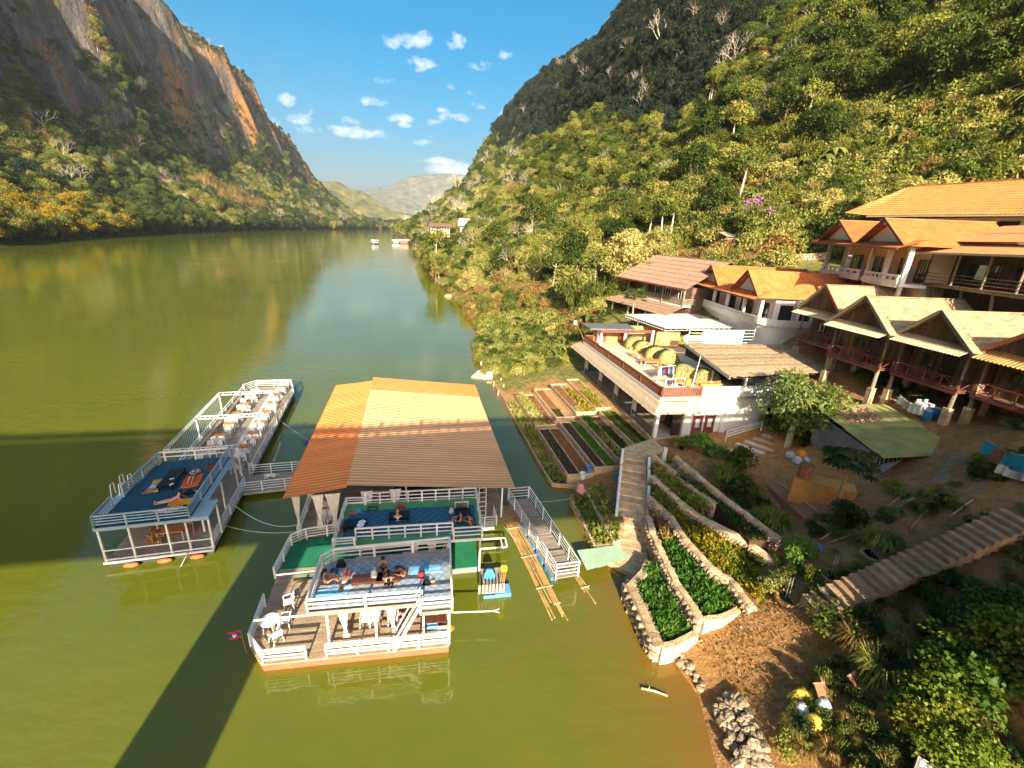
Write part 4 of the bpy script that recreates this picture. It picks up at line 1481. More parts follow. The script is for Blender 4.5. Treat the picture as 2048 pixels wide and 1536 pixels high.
for k, (px, py) in enumerate(((724, 1045), (721, 1051))):
 o = MB().lathe([(.02, .008), (.15, 0), (.21, .03), (.215, .035), (.14, .015), (.02, .02)], 20).build('plate', WHITE_S, None, on2(px, py, .425))
 tag(o, ['white plate on the black table, the farther of two', 'white plate on the black table, the nearer of two'][k], 'plate')
bag('bag', 'blue bag at the back left of the blue mat', 'bag', on2(718, 1024), fabric('blue2', (.06, .26, .55)), (.5, .35, .25), strap=False)
mat_piece('cloth', 'red cloth rumpled beside the blue bag', 'cloth', on2(708, 1027), .3, (.5, .35), fabric('brick', (.50, .10, .07)), .04)
cr = thing('basket', 'dark green open basket at the back of the blue mat', 'basket', on2(745, 1020), rz2)
for x0, x1, y0, y1 in ((-.3, .3, -.2, -.16), (-.3, .3, .16, .2), (-.3, -.26, -.158, .158), (.26, .3, -.158, .158)):
 MB().box(x0, x1, y0, y1, 0, .18).build('side', fabric('dkgreen', (.02, .10, .05)), cr)
MB().box(-.25, .25, -.15, .15, .02, .05).build('bottom', fabric('ltgreen', (.25, .45, .30)), cr)
bag('bag', 'red bag against the back rail behind the middle table', 'bag', on2(801, 1018), fabric('red', (.42, .03, .05)), (.5, .25, .3))
bag('bag', 'white bag with dark print beside the right-hand table', 'bag', on2(903, 1026), fabric('offwhite', (.65, .63, .58)), (.35, .25, .3))
mat_piece('clothing', 'red and blue clothes dropped by the left rail of the blue mat', 'clothing', on2(682, 1060), 1.2, (.7, .4), fabric('brick', (.50, .10, .07)), .06)
sp = thing('solar_panel', 'small black solar panel with a white frame hung on the back rail', 'solar panel', on2(923, 1012, .45), rz2)
MB().box(-.40, .40, -.02, .02, -.24, .24).build('panel', BLACK, sp)
for x0, x1, z0, z1 in ((-.43, .43, .24, .27), (-.43, .43, -.27, -.24), (-.43, -.4, -.238, .238), (.4, .43, -.238, .238)):
 MB().box(x0, x1, -.03, .03, z0, z1).build('frame', WHITE, sp)
sp.rotation_euler = (math.radians(-25), 0, rz2)
# paddles and life jackets on the landing stage
pd = thing('paddle_bundle', 'orange paddles standing upright on the landing stage', 'paddles', F2.w(9.3, -1.3, D1))
for k in range(3):
 MB().tube((k * .1, 0, 0), (k * .1 + .05, 0, 1.1), .02, .02, 6).build('shaft', ORANGEWOOD, pd)
 MB().ellipsoid((k * .1 + .06, 0, 1.3), (.1, .03, .25)).build('blade', M('broom_orange', (.72, .30, .03)), pd)
bag('life_vest', 'blue life vest heaped on the landing stage', 'life vest', F2.w(8.75, -.5, D1), fabric('blue2', (.06, .26, .55)), (.7, .5, .6), strap=False)
wf = thing('pipe_frame', 'white pipe frame sticking out over the water beside the landing stage', 'frame', F2.w(8.4, 1.9, .55), rz2)
MB().path([(0, 0, 0), (1.75, 0, 0), (1.8, .05, 0), (1.8, .85, 0), (1.75, .9, 0), (0, .9, 0)], .055, n=8).build('pipe', WHITE, wf)
MB().tube((1.5, 0.02, .0), (1.5, .88, .0), .04, .04, 6).build('crossbar', WHITE, wf)
# ------------------------------------------------------------------ 3. the restaurant under the orange roof
F3 = Frame(-10.1, 24.1, 13.2)
def restaurant():
 t = thing('floating_restaurant', 'floating restaurant under a broad tan and orange sheet-metal roof', 'floating restaurant', F3.w(0, 0), F3.rz)
 RIDGE, LE, RE = 4.30, 3.86, 3.14
 TAN = M('tan_roof_sheet', (.66, .36, .16), .42, .16, .5, .1, 6, spec=.4, stretch=(.25, 1, 1), detail=8)
 ORG = M('orange_roof_sheet', (.66, .20, .03), .42, .20, .5, .1, 6, spec=.4, stretch=(.25, 1, 1), detail=8)
 def rib(u, v, n):
  f = (v * n) % 1.0
  return .03 if f < .22 else (.0)
 Ln = 21.0
 nr = 72
 def ribbed(x0, z0, x1, z1, y0, y1, name, mat, ribs):
  m = MB()
  ys = []
  p = (y1 - y0) / ribs
  for k in range(ribs):
   ys += [(y0 + k * p, 0), (y0 + k * p + p * .7, 0), (y0 + k * p + p * .76, .035), (y0 + k * p + p * .94, .035)]
  ys.append((y1, 0))
  vs, fs = [], []
  for y, h in ys:
   for q in range(4):
    f = q / 3
    vs.append((x0 + (x1 - x0) * f, y, z0 + (z1 - z0) * f + h - .02 * math.sin(math.pi * f)))
  for k in range(len(ys) - 1):
   for q in range(3):
    fs.append((k * 4 + q, k * 4 + q + 1, k * 4 + q + 5, k * 4 + q + 4))
  m.add(vs, fs)
  m.build(name, mat, t, solid=.03)
 ribbed(-.02, RIDGE, 10.95, RE, 0.0, 17.6, 'roof_sheet', TAN, 50)
 ribbed(-.02, RIDGE + .012, 11.05, RE + .012, 17.62, 21.4, 'roof_sheet', ORG, 11)
 ribbed(-3.75, LE - .1, -.03, RIDGE - .1, -.1, 20.6, 'roof_sheet', ORG, 58)
 MB().beam((10.97, 0, RE - .05), (10.97, 17.6, RE - .05), .04, .12).build('eave_trim', TAN, t)
 MB().beam((-3.77, -.1, LE - .14), (-3.77, 20.6, LE - .14), .04, .12).build('eave_trim', ORG, t)
 # frame
 for y in (.5, 5.5, 10.5, 15.5, 20):
  MB().beam((-3.5, y, LE - .25), (-.02, y, RIDGE - .3), .1, .14).build('rafter', DARKWOOD, t)
  MB().beam((.0, y, RIDGE - .3), (10.7, y, RE - .15), .1, .14).build('rafter', DARKWOOD, t)
  for x, zt in ((-3.2, LE - .3), (3.6, 3.8), (10.2, RE - .25)):
   MB().tube((x, y, D1), (x, y, zt), .06, .06, 8).build('column', WHITE, t)
 plank_deck(t, [(-3.4, .2), (10.6, .2), (10.6, 20.6), (-3.4, 20.6)], D1, .06, .16, DECK, 'x')
 MB().box(-3.3, 10.4, .3, 20.4, -.2, D1 - .07).build('hull', M('grey_hull', (.20, .22, .22), .6, .2, 1.5), t)
 # screens and the counter that make the inside dark
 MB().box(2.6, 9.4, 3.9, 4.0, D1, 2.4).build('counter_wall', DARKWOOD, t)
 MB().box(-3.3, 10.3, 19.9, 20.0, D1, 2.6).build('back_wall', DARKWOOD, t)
 MB().box(2.7, 6.5, 1.9, 2.5, D1, 1.5).build('counter', BROWNWOOD, t)
 for x, w_ in ((-3.2, .5), (-1.9, .7), (-1.0, .95), (1.1, .8), (2.9, .75)):
  curtain(t, x, .35, 3.5, D1 + .4, w_)
 for y in (4, 8, 12):
  curtain(t, -3.3, y, 3.3, D1 + .4, .6)
 railing(t, [(-3.3, .25, D1), (-3.35, 6, D1), (-3.35, 20, D1)], .8, 4, 2.4)
 lad = sub('ladder', t)
 for x in (8.6, 9.1):
  MB().beam((x, .6, D1), (x, .9, 2.9), .05).build('stile', WHITE, lad)
 for k in range(7):
  MB().beam((8.6, .62 + .04 * k, D1 + .35 * k + .2), (9.1, .62 + .04 * k, D1 + .35 * k + .2), .04).build('rung', WHITE, lad)
 return t
restaurant()
g = 'white plastic chairs under the orange roof'
for k, (px, py) in enumerate(((645, 1048), (664, 1047), (655, 1035), (650, 1020))):
 chair(spot(px, py, D1), math.radians(200 if k > 1 else 10), ['white plastic chair in front of the tied curtain under the roof edge, left one', 'white plastic chair in front of the tied curtain under the roof edge, right one', 'white plastic chair seen between the curtains', 'white plastic chair farthest in under the roof edge'][k], g)
# ------------------------------------------------------------------ 4. the long left raft with the pergola
F4 = Frame(-23.3, 20.5, 16.5)
U4 = 2.9
D4 = .5
def left_raft():
 t = thing('floating_deck', 'long floating restaurant deck on the left with a white truss pergola', 'floating deck', F4.w(0, 0), F4.rz)
 poly = [(0, 0), (5.62, 0), (5.62, 27.7), (4.9, 30.4), (.9, 30.6), (-.1, 29.2)]
 plank_deck(t, poly, D4, .06, .14, DECK, 'y')
 MB().prism([(.15, .2), (5.5, .2), (5.5, 27.6), (4.8, 30.2), (1, 30.3), (.1, 29)], -.25, D4 - .07).build('hull', M('dark_hull', (.05, .05, .055), .6, .2, 1.5), t)
 for k in range(3):
  a = MB().ellipsoid((1.3 + k * 1.7, -.08, .15), (.42, .16, .16), 10, 6)
  a.build('float', M('rust_float', (.42, .13, .045), .6, .25, 4), t, smooth=True)
 MB().beam((-.02, -.02, D4 - .06), (5.64, -.02, D4 - .06), .05, .14).build('fascia', WHITE, t)
 # open front rails under the upper deck
 MB().beam((.05, .05, D4 + .75), (5.55, .05, D4 + .75), .06).build('rail', WHITE, t)
 MB().beam((.05, .05, D4 + .12), (5.55, .05, D4 + .12), .06).build('rail', WHITE, t)
 railing(t, [(5.55, .1, D4), (5.55, 7.2, D4)], .8, 4, 1.8)
 railing(t, [(5.55, 9.6, D4), (5.55, 27.6, D4), (4.85, 30.3, D4), (.95, 30.5, D4), (-.05, 29.1, D4)], .85, 4, 2.2)
 # upper sun deck
 up = [(0, 0), (4.75, 0), (4.75, 7.7), (.35, 7.7), (.05, 4.3)]
 plank_deck(t, up, U4, .06, .2, M('blue_painted_planks', (.022, .085, .13), .6, .25, 1, .3, stretch=(6, 1, 1)), 'y', 'upper_deck_board')
 PB = M('pale_blue_paint', (.30, .42, .50), .6, .12, 1.2)
 MB().prism([(4.78, -.02), (5.72, -.02), (5.72, 1.75), (5.15, 1.75), (5.15, 7.5), (4.78, 7.5)], U4 - .06, U4 + .02).build('ledge', PB, t)
 for a, b in (((0, -.03), (5.7, -.03)), ((-.04, 0), (0.0, 7.7))):
  MB().beam((*a, U4 - .12), (*b, U4 - .12), .05, .2).build('fascia', PB, t)
 MB().prism([(-.75, 2.0), (-.06, 2.0), (-.06, 4.2), (-.75, 4.2)], U4 - .35, U4 - .27).build('side_platform', PB, t)
 for x, y in ((.08, .1), (1.55, .1), (3.4, .1), (4.4, .1), (5.6, .1), (5.6, 1.6), (.08, 3.8), (5.1, 4.2), (.2, 7.5), (5.05, 7.3), (1.7, 2.6), (4.5, 2.0)):
  MB().box(x - .05, x + .05, y - .05, y + .05, D4, U4 - .16).build('column', WHITE, t)
 railing(t, [(.03, .03, U4), (4.72, .03, U4)], .75, 4, 1.55, mat=PB)
 railing(t, [(4.72, .03, U4), (4.72, 7.66, U4)], .75, 4, 1.9, mat=PB)
 railing(t, [(.03, .03, U4), (.0, 2.0, U4)], .75, 4, 1.9, mat=PB)
 railing(t, [(.05, 3.2, U4), (.3, 7.6, U4)], .75, 4, 2.2, mat=PB)
 railing(t, [(.3, 7.66, U4), (4.72, 7.66, U4)], .75, 2, 2.2, mat=WHITE)
 for y in (4.3, 5.4):
  l = sub('swim_ladder', t)
  for x in (-.95, -.5):
   MB().path([(x, y, U4 - .3), (x, y, U4 + .45), (x, y - .35, U4 + .5), (x, y - .5, U4 - .2), (x, y - .5, .2)], .03, n=6).build('stile', WHITE, l)
  for z in (.6, 1.1, 1.6, 2.1):
   MB().beam((-.95, y - .5, z), (-.5, y - .5, z), .04).build('rung', WHITE, l)
 # pergola of ladder trusses
 rows = (8.85, 15.15, 21.2)
 pg = sub('pergola', t)
 for y in rows:
  for x in (.05, 4.9):
   MB().box(x - .06, x + .06, y - .06, y + .06, D4, U4 + .1).build('post', WHITE, pg)
  truss(pg, (.05, y, U4 + .1), (4.9, y, U4 + .1), 14)
 for x in (.05, 4.9):
  for a, b in zip(rows[:-1], rows[1:]):
   truss(pg, (x, a, U4 + .1), (x, b, U4 + .1), 22)
 m = MB()
 for k in range(36):
  y = 9.2 + k * .34
  m.beam((.05, y, D4 + .8), (.05, y, U4 + .05), .012)
 m.build('wires', STEEL, pg, kind='stuff')
 railing(t, [(.02, 8.9, D4), (.02, 29.1, D4)], .8, 3, 2.2)
 # plank benches along both edges
 for x, y0, y1 in ((.3, 9.2, 28.6), (5.2, 10.2, 27.2)):
  bch = sub('bench', t)
  for q in (-.11, .11):
   MB().box(x + q - .1, x + q + .1, y0, y1, D4 + .42, D4 + .46).build('bench_board', DECK_WARM, bch)
  n = int((y1 - y0) / 2.2)
  for k in range(n + 1):
   MB().box(x - .18, x + .18, y0 + .1 + k * 2.15, y0 + .2 + k * 2.15, D4, D4 + .417).build('leg', WHITE, bch)
 return t
def truss(parent, a, b, n, h=.26):
 a, b = Vector(a), Vector(b)
 m = MB()
 m.beam(a, b, .055)
 m.beam(a + Vector((0, 0, h)), b + Vector((0, 0, h)), .055)
 for k in range(n + 1):
  p = a.lerp(b, k / n)
  m.beam(p + Vector((0, 0, .028)), p + Vector((0, 0, h - .028)), .045, .045)
 return m.build('truss', WHITE, parent)
left_raft()
# dining tables of the long raft with their chairs
tg, cg = 'dining tables along the long left raft', 'white plastic chairs at the dining tables of the long left raft'
_t0 = None
ORD = ('nearest the sun deck', 'second from the sun deck', 'third from the sun deck', 'fourth from the sun deck', 'fifth from the sun deck', 'sixth from the sun deck', 'seventh from the sun deck', 'at the far end')
for row, x, ys in (('left', 1.55, (10.6, 13.1, 15.6, 18.1, 20.6, 23.2, 26.2)), ('right', 4.2, (10.3, 12.9, 15.5, 18.1, 20.7, 23.3, 25.8, 28.2))):
 for k, y in enumerate(ys):
  p = F4.w(x, y, D4)
  od = ORD[k if k < len(ys) - 1 else 7]
  lb = 'wooden dining table, %s row of the long left raft, %s' % (row, od.replace('the ', ''))
  if _t0 is None:
   _t0 = make_table(p, F4.rz, lb, tg)
  else:
   copy_tree(_t0, p, F4.rz + random.uniform(-.06, .06), lb)
  for dx, dy, r, w_ in ((-.28, -.62, 180, 'near left'), (.28, -.62, 180, 'near right'), (-.28, .62, 0, 'far left'), (.28, .62, 0, 'far right')):
   if random.random() < .1:
    continue
   jx, jy = random.uniform(-.07, .07), random.uniform(-.12, .12)
   chair(F4.w(x + dx + jx, y + dy + jy, D4), F4.rz + math.radians(r + random.uniform(-25, 25)), 'white chair, %s corner of %s row table %s' % (w_, row, od.replace('the ', '')), cg)
# shaded table below the sun deck
rt = make_table(F4.w(2.9, 1.6, D4), F4.rz, 'orange wooden table in the shade below the left sun deck', None, ORANGEWOOD, (1.5, .8))
for q, (x, y, r) in enumerate(((2.0, 1.9, 80), (2.4, 2.5, 20), (3.7, 1.9, -70), (2.2, 1.0, 150))):
 ch = thing('wooden_chair', ['orange wooden chair left of the shaded table', 'orange wooden chair behind the shaded table', 'orange wooden chair right of the shaded table, a pink cloth on it', 'orange wooden chair in front of the shaded table'][q], 'chair', F4.w(x, y, D4), F4.rz + math.radians(r), 'wooden chairs below the left sun deck')
 MB().box(-.22, .22, -.22, .22, .42, .46).build('seat', ORANGEWOOD, ch)
 for sx in (-.2, .2):
  MB().beam((sx, .2, 0), (sx, .25, .95), .05).build('leg', ORANGEWOOD, ch)
  MB().beam((sx, -.19, 0), (sx, -.19, .42), .05).build('leg', ORANGEWOOD, ch)
 for z in (.62, .76, .9):
  MB().box(-.175, .175, .215, .24, z - .04, z + .04).build('back_slat', ORANGEWOOD, ch)
mat_piece('cloth', 'pink patterned cloth over a chair in the shade below the left sun deck', 'cloth', F4.w(3.75, 1.9, D4 + .9), F4.rz, (.55, .5), fabric('pink2', (.62, .28, .30)), .06)
# sun deck belongings
on4 = lambda px, py, dz=0.0: spot(px, py, U4 + dz)
low_table('long black low table on the left sun deck', on4(346, 964), F4.rz + math.radians(90), (2.2, .9), BLACK, BLACK, .42)
mat_piece('towel', 'orange red towel under the person in the white hat', 'towel', on4(385, 962), F4.rz + .1, (1.0, 1.75), fabric('coral', (.72, .13, .03)), .02)
mat_piece('towel', 'bright orange mat under the propped-up sunbather', 'towel', on4(364, 1004), F4.rz, (1.35, .7), fabric('orange', (.80, .28, .01)), .02)
mat_piece('towel', 'yellow towel beside the black table', 'towel', on4(313, 972), F4.rz + .15, (.6, 1.7), fabric('yellow', (.62, .42, .05)), .02)
for q, (px, py, lb) in enumerate(((344, 958, 'pale sandals on the black table, farther pair'), (343, 969, 'pale sandals on the black table, nearer pair'))):
 s_ = thing('sandals', lb, 'sandals', on4(px, py, .425), F4.rz + q)
 for dx in (-.07, .07):
  MB().ellipsoid((dx, 0, .02), (.05, .13, .02), 8, 4).build('sole', WHITE_S, s_)
bag('bag', 'dark bag with white print beside the orange mat', 'bag', on4(379, 987), fabric('black', (.015, .015, .02)), (.7, .35, .2), rz=.5)
mat_piece('clothing', 'crumpled white shirt on the left sun deck', 'clothing', on4(387, 985), .4, (.45, .3), fabric('offwhite', (.65, .63, .58)), .05)
bk = thing('crate', 'small brown crate by the rail of the left sun deck', 'crate', on4(424, 939), F4.rz)
for z in (0, .13, .26):
 for x0, x1, y0, y1 in ((-.25, .25, -.2, -.18), (-.25, .25, .18, .2), (-.25, -.23, -.178, .178), (.23, .25, -.178, .178)):
  MB().box(x0, x1, y0, y1, z, z + .1).build('slat', BROWNWOOD, bk)
MB().box(-.23, .23, -.178, .178, .0, .03).build('bottom', BROWNWOOD, bk)
# ------------------------------------------------------------------ gangways, buoys, ropes
def walkway(name, label, A, B, C, Dq, z, rails, h=.85):
 """boarded bridge: A-B one long edge, Dq-C the other"""
 A, B, C, Dq = [Vector((p[0], p[1], 0)) for p in (A, B, C, Dq)]
 t = thing(name, label, 'walkway', (A.x, A.y, z))
 O = Vector((A.x, A.y, 0))
 n = int((B - A).length / .16)
 m = MB()
 for k in range(n):
  f0, f1 = (k + .06) / n, (k + .94) / n
  dz = random.uniform(-.01, .01)
  q = [A.lerp(B, f0), A.lerp(B, f1), Dq.lerp(C, f1), Dq.lerp(C, f0)]
  m.prism([((p - O).x, (p - O).y) for p in q], -.05, dz)
 m.build('board', DECK, t, kind='stuff')
 for p, q in ((A, B), (Dq, C)):
  MB().beam(p - O + Vector((0, 0, -.12)), q - O + Vector((0, 0, -.12)), .08, .13).build('stringer', STEEL, t)
 for i, (p, q) in enumerate(((A, B), (Dq, C))):
  if rails[i]:
   railing(t, [tuple(p - O), tuple(q - O)], h, 4, 1.5, r=.02, pr=.028)
 return t, O
wk, _ = walkway('gangway', 'boarded gangway with pipe rails joining the long left raft to the restaurant', (-19.9, 28.0), (-14.0, 30.0), (-14.6, 32.3), (-20.6, 30.6), .5, (1, 1))
tg_, O5 = walkway('gangway', 'boarded gangway with grey pipe rails running beside the bamboo raft to the shore', (.15, 28.9), (3.2, 21.0), (4.6, 21.4), (1.75, 29.3), .6, (1, 1), 1.0)
railing(tg_, [(0.1, 0, 0), (1.55, .35, 0)], 1.0, 4, 1.5, r=.02, pr=.028)
railing(tg_, [(3.05, -7.85, 0), (4.4, -7.5, 0)], 1.0, 4, 1.5, r=.02, pr=.028)
BARREL = M('blue_barrel', (.06, .26, .52), .4, .12, 3)
for k in range(5):
 f = .22 + k * .165
 p = Vector((.15, 28.9, 0)).lerp(Vector((3.2, 21.0, 0)), f) - O5
 d = (Vector((3.2, 21.0, 0)) - Vector((.15, 28.9, 0))).normalized()
 c = p + Vector((.22, .05, -.45))
 br = sub('barrel', tg_, c)
 MB().tube(d * -.5, d * .5, .28, .28, 14).build('drum', BARREL, br, smooth=False)
 for q in (-.3, .3):
  MB().tube(d * (q - .03), d * (q + .03), .295, .295, 14).build('hoop', BARREL, br)
def bamboo_raft(name, label, ends, n, r, spread):
 a, b = Vector(ends[0]), Vector(ends[1])
 t = thing(name, label, 'bamboo raft', a)
 d = b - a
 e = d.normalized()
 s = Vector((-e.y, e.x, 0))
 mt = M('bamboo', (.42, .26, .10), .5, .35, 2.2, .2, stretch=(1, 1, 3))
 for k in range(n):
  o = s * ((k - (n - 1) / 2) * spread) + Vector((0, 0, random.uniform(-.04, .08)))
  j0, j1 = random.uniform(-.5, .4), random.uniform(-.7, .7)
  pts = [o + e * j0 + (d - e * j0 + e * j1) * f + s * math.sin(f * 3 + k) * .05 + Vector((0, 0, .03 * math.sin(5 * f + k))) for f in (0, .2, .4, .6, .8, 1)]
  MB().path(pts, r * random.uniform(.85, 1.15), r * .75, 6).build('bamboo_pole', mt, t)
 for f in (.15, .5, .82):
  c = d * f
  w = s * (n * spread * .55)
  MB().beam(c - w + Vector((0, 0, .1)), c + w + Vector((0, 0, .1)), .03).build('lashing', ROPE, t)
 return t
bamboo_raft('bamboo_raft', 'long bundle of bamboo poles floating left of the shore gangway', ((.3, 27.3, .08), (3.05, 19.3, .08)), 8, .065, .12)
bamboo_raft('bamboo_raft', 'second short bundle of bamboo poles beneath the gangway end', ((3.9, 23.8, .06), (5.25, 20.3, .06)), 4, .06, .13)
bamboo_raft('bamboo_raft', 'pair of dark bamboo poles trailing below the long bundle', ((1.9, 23.0, .02), (3.55, 18.9, .02)), 2, .06, .16)
# bamboo stage between the restaurant and the gangway
stg = thing('landing_stage', 'bamboo landing stage with white pipe rails between restaurant and gangway', 'landing stage', (-1.0, 26.9, .4), F3.rz)
m = MB()
for k in range(26):
 m.tube((.1 + k * .09, -.9, 0), (.1 + k * .09, 1.2, random.uniform(-.02, .03)), .04, .035, 5)
m.build('bamboo_pole', MATS['bamboo'], stg, kind='stuff')
MB().box(-1.6, .05, -1.1, .3, -.25, 0).build('platform', WHITE, stg)
railing(stg, [(-1.5, -1.05, 0), (.2, -1.05, 0), (.2, .2, 0)], .8, 4, .85, r=.022, pr=.03)
# green corrugated sheet from gangway to shore
q4 = [spot(1154, 1101, .62), spot(1233, 1090, .66), spot(1259, 1118, .66), spot(1175, 1143, .62)]
gs = thing('corrugated_sheet', 'pale green corrugated sheet laid as a footbridge to the shore', 'metal sheet', q4[0])
GS = M('pale_green_sheet', (.36, .52, .36), .5, .12, 1.5, spec=.4)
for k in range(4):
 f0, f1 = k / 4, (k + 1.06) / 4
 jag = random.uniform(-.12, .12)
 a0, a1 = q4[0].lerp(q4[1], f0) - q4[0], q4[0].lerp(q4[1], f1) - q4[0]
 b0, b1 = q4[3].lerp(q4[2], f0) - q4[0], q4[3].lerp(q4[2], f1) - q4[0]
 b0 += (b0 - a0).normalized() * jag
 b1 += (b1 - a1).normalized() * jag
 m = MB().sheet(a0, a1, b1, b0, 32, 3, lambda u, v: .02 * math.sin(u * 2 * math.pi * 5) + .012 * (k % 2))
 m.build('sheet', GS, gs, solid=.012)
def rope(label, pts, r=.018):
 P = [Vector(p) for p in pts]
 m = MB().path([p - P[0] for p in P], r, r, 5)
 tag(m.build('rope', ROPE, None, P[0], smooth=True), label, 'rope')
def sag(a, b, s, n=10):
 a, b = Vector(a), Vector(b)
 return [a.lerp(b, i / n) + Vector((0, 0, -s * 4 * (i / n) * (1 - i / n))) for i in range(n + 1)]
rope('mooring rope sagging in a curve between left raft and restaurant', sag(F4.w(5.6, 3.6, 1.6), F3.w(-3.2, .5, 1.3), .9), .025)
rope('lower mooring rope sagging near the water between left raft and green deck', sag(F4.w(5.6, 2.3, .5), F3.w(-3.2, .3, .9), .32), .02)
rope('thin line from the long raft across to the orange roof', sag(F4.w(5.6, 19.5, .6), F3.w(-3.3, 11, 1.0), .1), .014)
rope('yellowish mooring line slanting into the water in front of the left raft', [F4.w(4.3, -.05, .6), F4.w(4.0, -.6, .0), F4.w(3.8, -1.3, -.4)], .022)
rope('thin line from the gangway bow to the shore bed', sag(spot(1062, 1004, 1.0), spot(1146, 996, .6), .1), .012)
rope('slack line from the landing stage down to the bamboo bundle', sag(spot(1002, 1045, .6), spot(1050, 1095, .1), .15), .012)
by = MB().ellipsoid((0, 0, .12), (.28, .28, .24), 14, 8)
tag(by.build('buoy', fabric('navy', (.04, .10, .28)), None, spot(612, 886, 0), smooth=True), 'dark blue round buoy afloat between left raft and orange roof', 'buoy')
# ================================================================== gardens, walls and steps on the right bank
WALLC = M('plaster_wall', (.78, .76, .71), .75, .07, 1.2, .15, 9)
CONC = M('old_concrete', (.50, .43, .34), .9, .22, 1.6, .5, 8)
SAND = M('sandy_concrete', (.54, .38, .22), .9, .34, 2.2, .7, 9)
STONE = M('field_stone', (.36, .27, .175), .9, .38, 2.5, .5, 6)
SOILD = M('dark_soil', (.060, .034, .02), .95, .4, 3, 1, 12)
SOILB = M('brown_soil', (.20, .085, .030), .95, .35, 3, 1, 12)
SOILT = M('tan_soil', (.40, .22, .085), .95, .25, 3, .8, 12)
MAROON = M('maroon_wood', (.20, .055, .045), .5, .2, 3)
RAILB = M('red_brown_rail', (.26, .095, .058), .55, .18, 4)
THATCH = M('thatch', (.56, .45, .32), .95, .30, 2.2, .9, 14, stretch=(1, 5, 5))
THATCHD = M('old_thatch', (.46, .32, .19), .95, .38, 2.0, .9, 14, stretch=(5, 1, 1))
DARKIN = M('interior_shade', (.018, .014, .012), .8, .3, 2)  # near-black colour painted where insides, gaps and undersides lie in shade
GLASS = M('dark_glass', (.02, .025, .03), .08, .2, 2, spec=.6)
TILE_O = M('orange_tile', (.52, .16, .045), .6, .24, 1.1, .2, 10)
TILE_Y = M('ochre_tile', (.50, .205, .06), .6, .24, .9, .2, 10)
SHEETB = M('brown_sheet', (.46, .215, .085), .55, .12, .8, .1, 6)
SHEETF = M('fibre_cement_sheet', (.29, .215, .125), .85, .40, 1.1, .3, 8, stretch=(1, 4, 1))
PLANKW = M('old_planks', (.165, .105, .062), .85, .45, 1.0, .3, 9, stretch=(3, 3, .4))
GREYWOOD = M('grey_timber', (.24, .19, .14), .85, .3, 2, .3, 9)
def spotg(px, py, r0=6.0, r1=260.0, dz=0.0):
 """where the sight line of a mark meets the modelled ground"""
 a = None
 r = r0
 while r < r1:
  q = far(px, py, r)
  if gz(q.x, q.y) + dz >= q.z:
   return Vector((q.x, q.y, gz(q.x, q.y) + dz))
  r += .12 if r < 60 else .6
 return far(px, py, r1)
# ---- stones shared by all walls and heaps
STONES = []
for _k in range(6):
 _bm = bmesh.new()
 bmesh.ops.create_cube(_bm, size=1.0)
 bmesh.ops.subdivide_edges(_bm, edges=_bm.edges, cuts=1, use_grid_fill=True)
 for _v in _bm.verts:
  _n = _v.co.normalized() * .56
  _v.co = _v.co.lerp(_n, .75) * random.uniform(.86, 1.12)
 _me = bpy.data.meshes.new('stone')
 _bm.to_mesh(_me)
 _bm.free()
 _me.materials.append(STONE)
 STONES.append(_me)
def stone(parent, p, size, rng=random):
 o = bpy.data.objects.new('stone', rng.choice(STONES))
 COL.objects.link(o)
 if parent:
  o.parent = parent
 o.location = p
 o.scale = size
 o.rotation_euler = (rng.uniform(-.3, .3), rng.uniform(-.3, .3), rng.uniform(0, 6.28))
 return o
def offset_line(P, w):
 out = []
 for i, p in enumerate(P):
  a = Vector(P[max(0, i - 1)][:2])
  b = Vector(P[min(len(P) - 1, i + 1)][:2])
  d = (b - a).normalized()
  n = Vector((-d.y, d.x))
  out.append(Vector((p[0] + n.x * w, p[1] + n.y * w, p[2])))
 return out
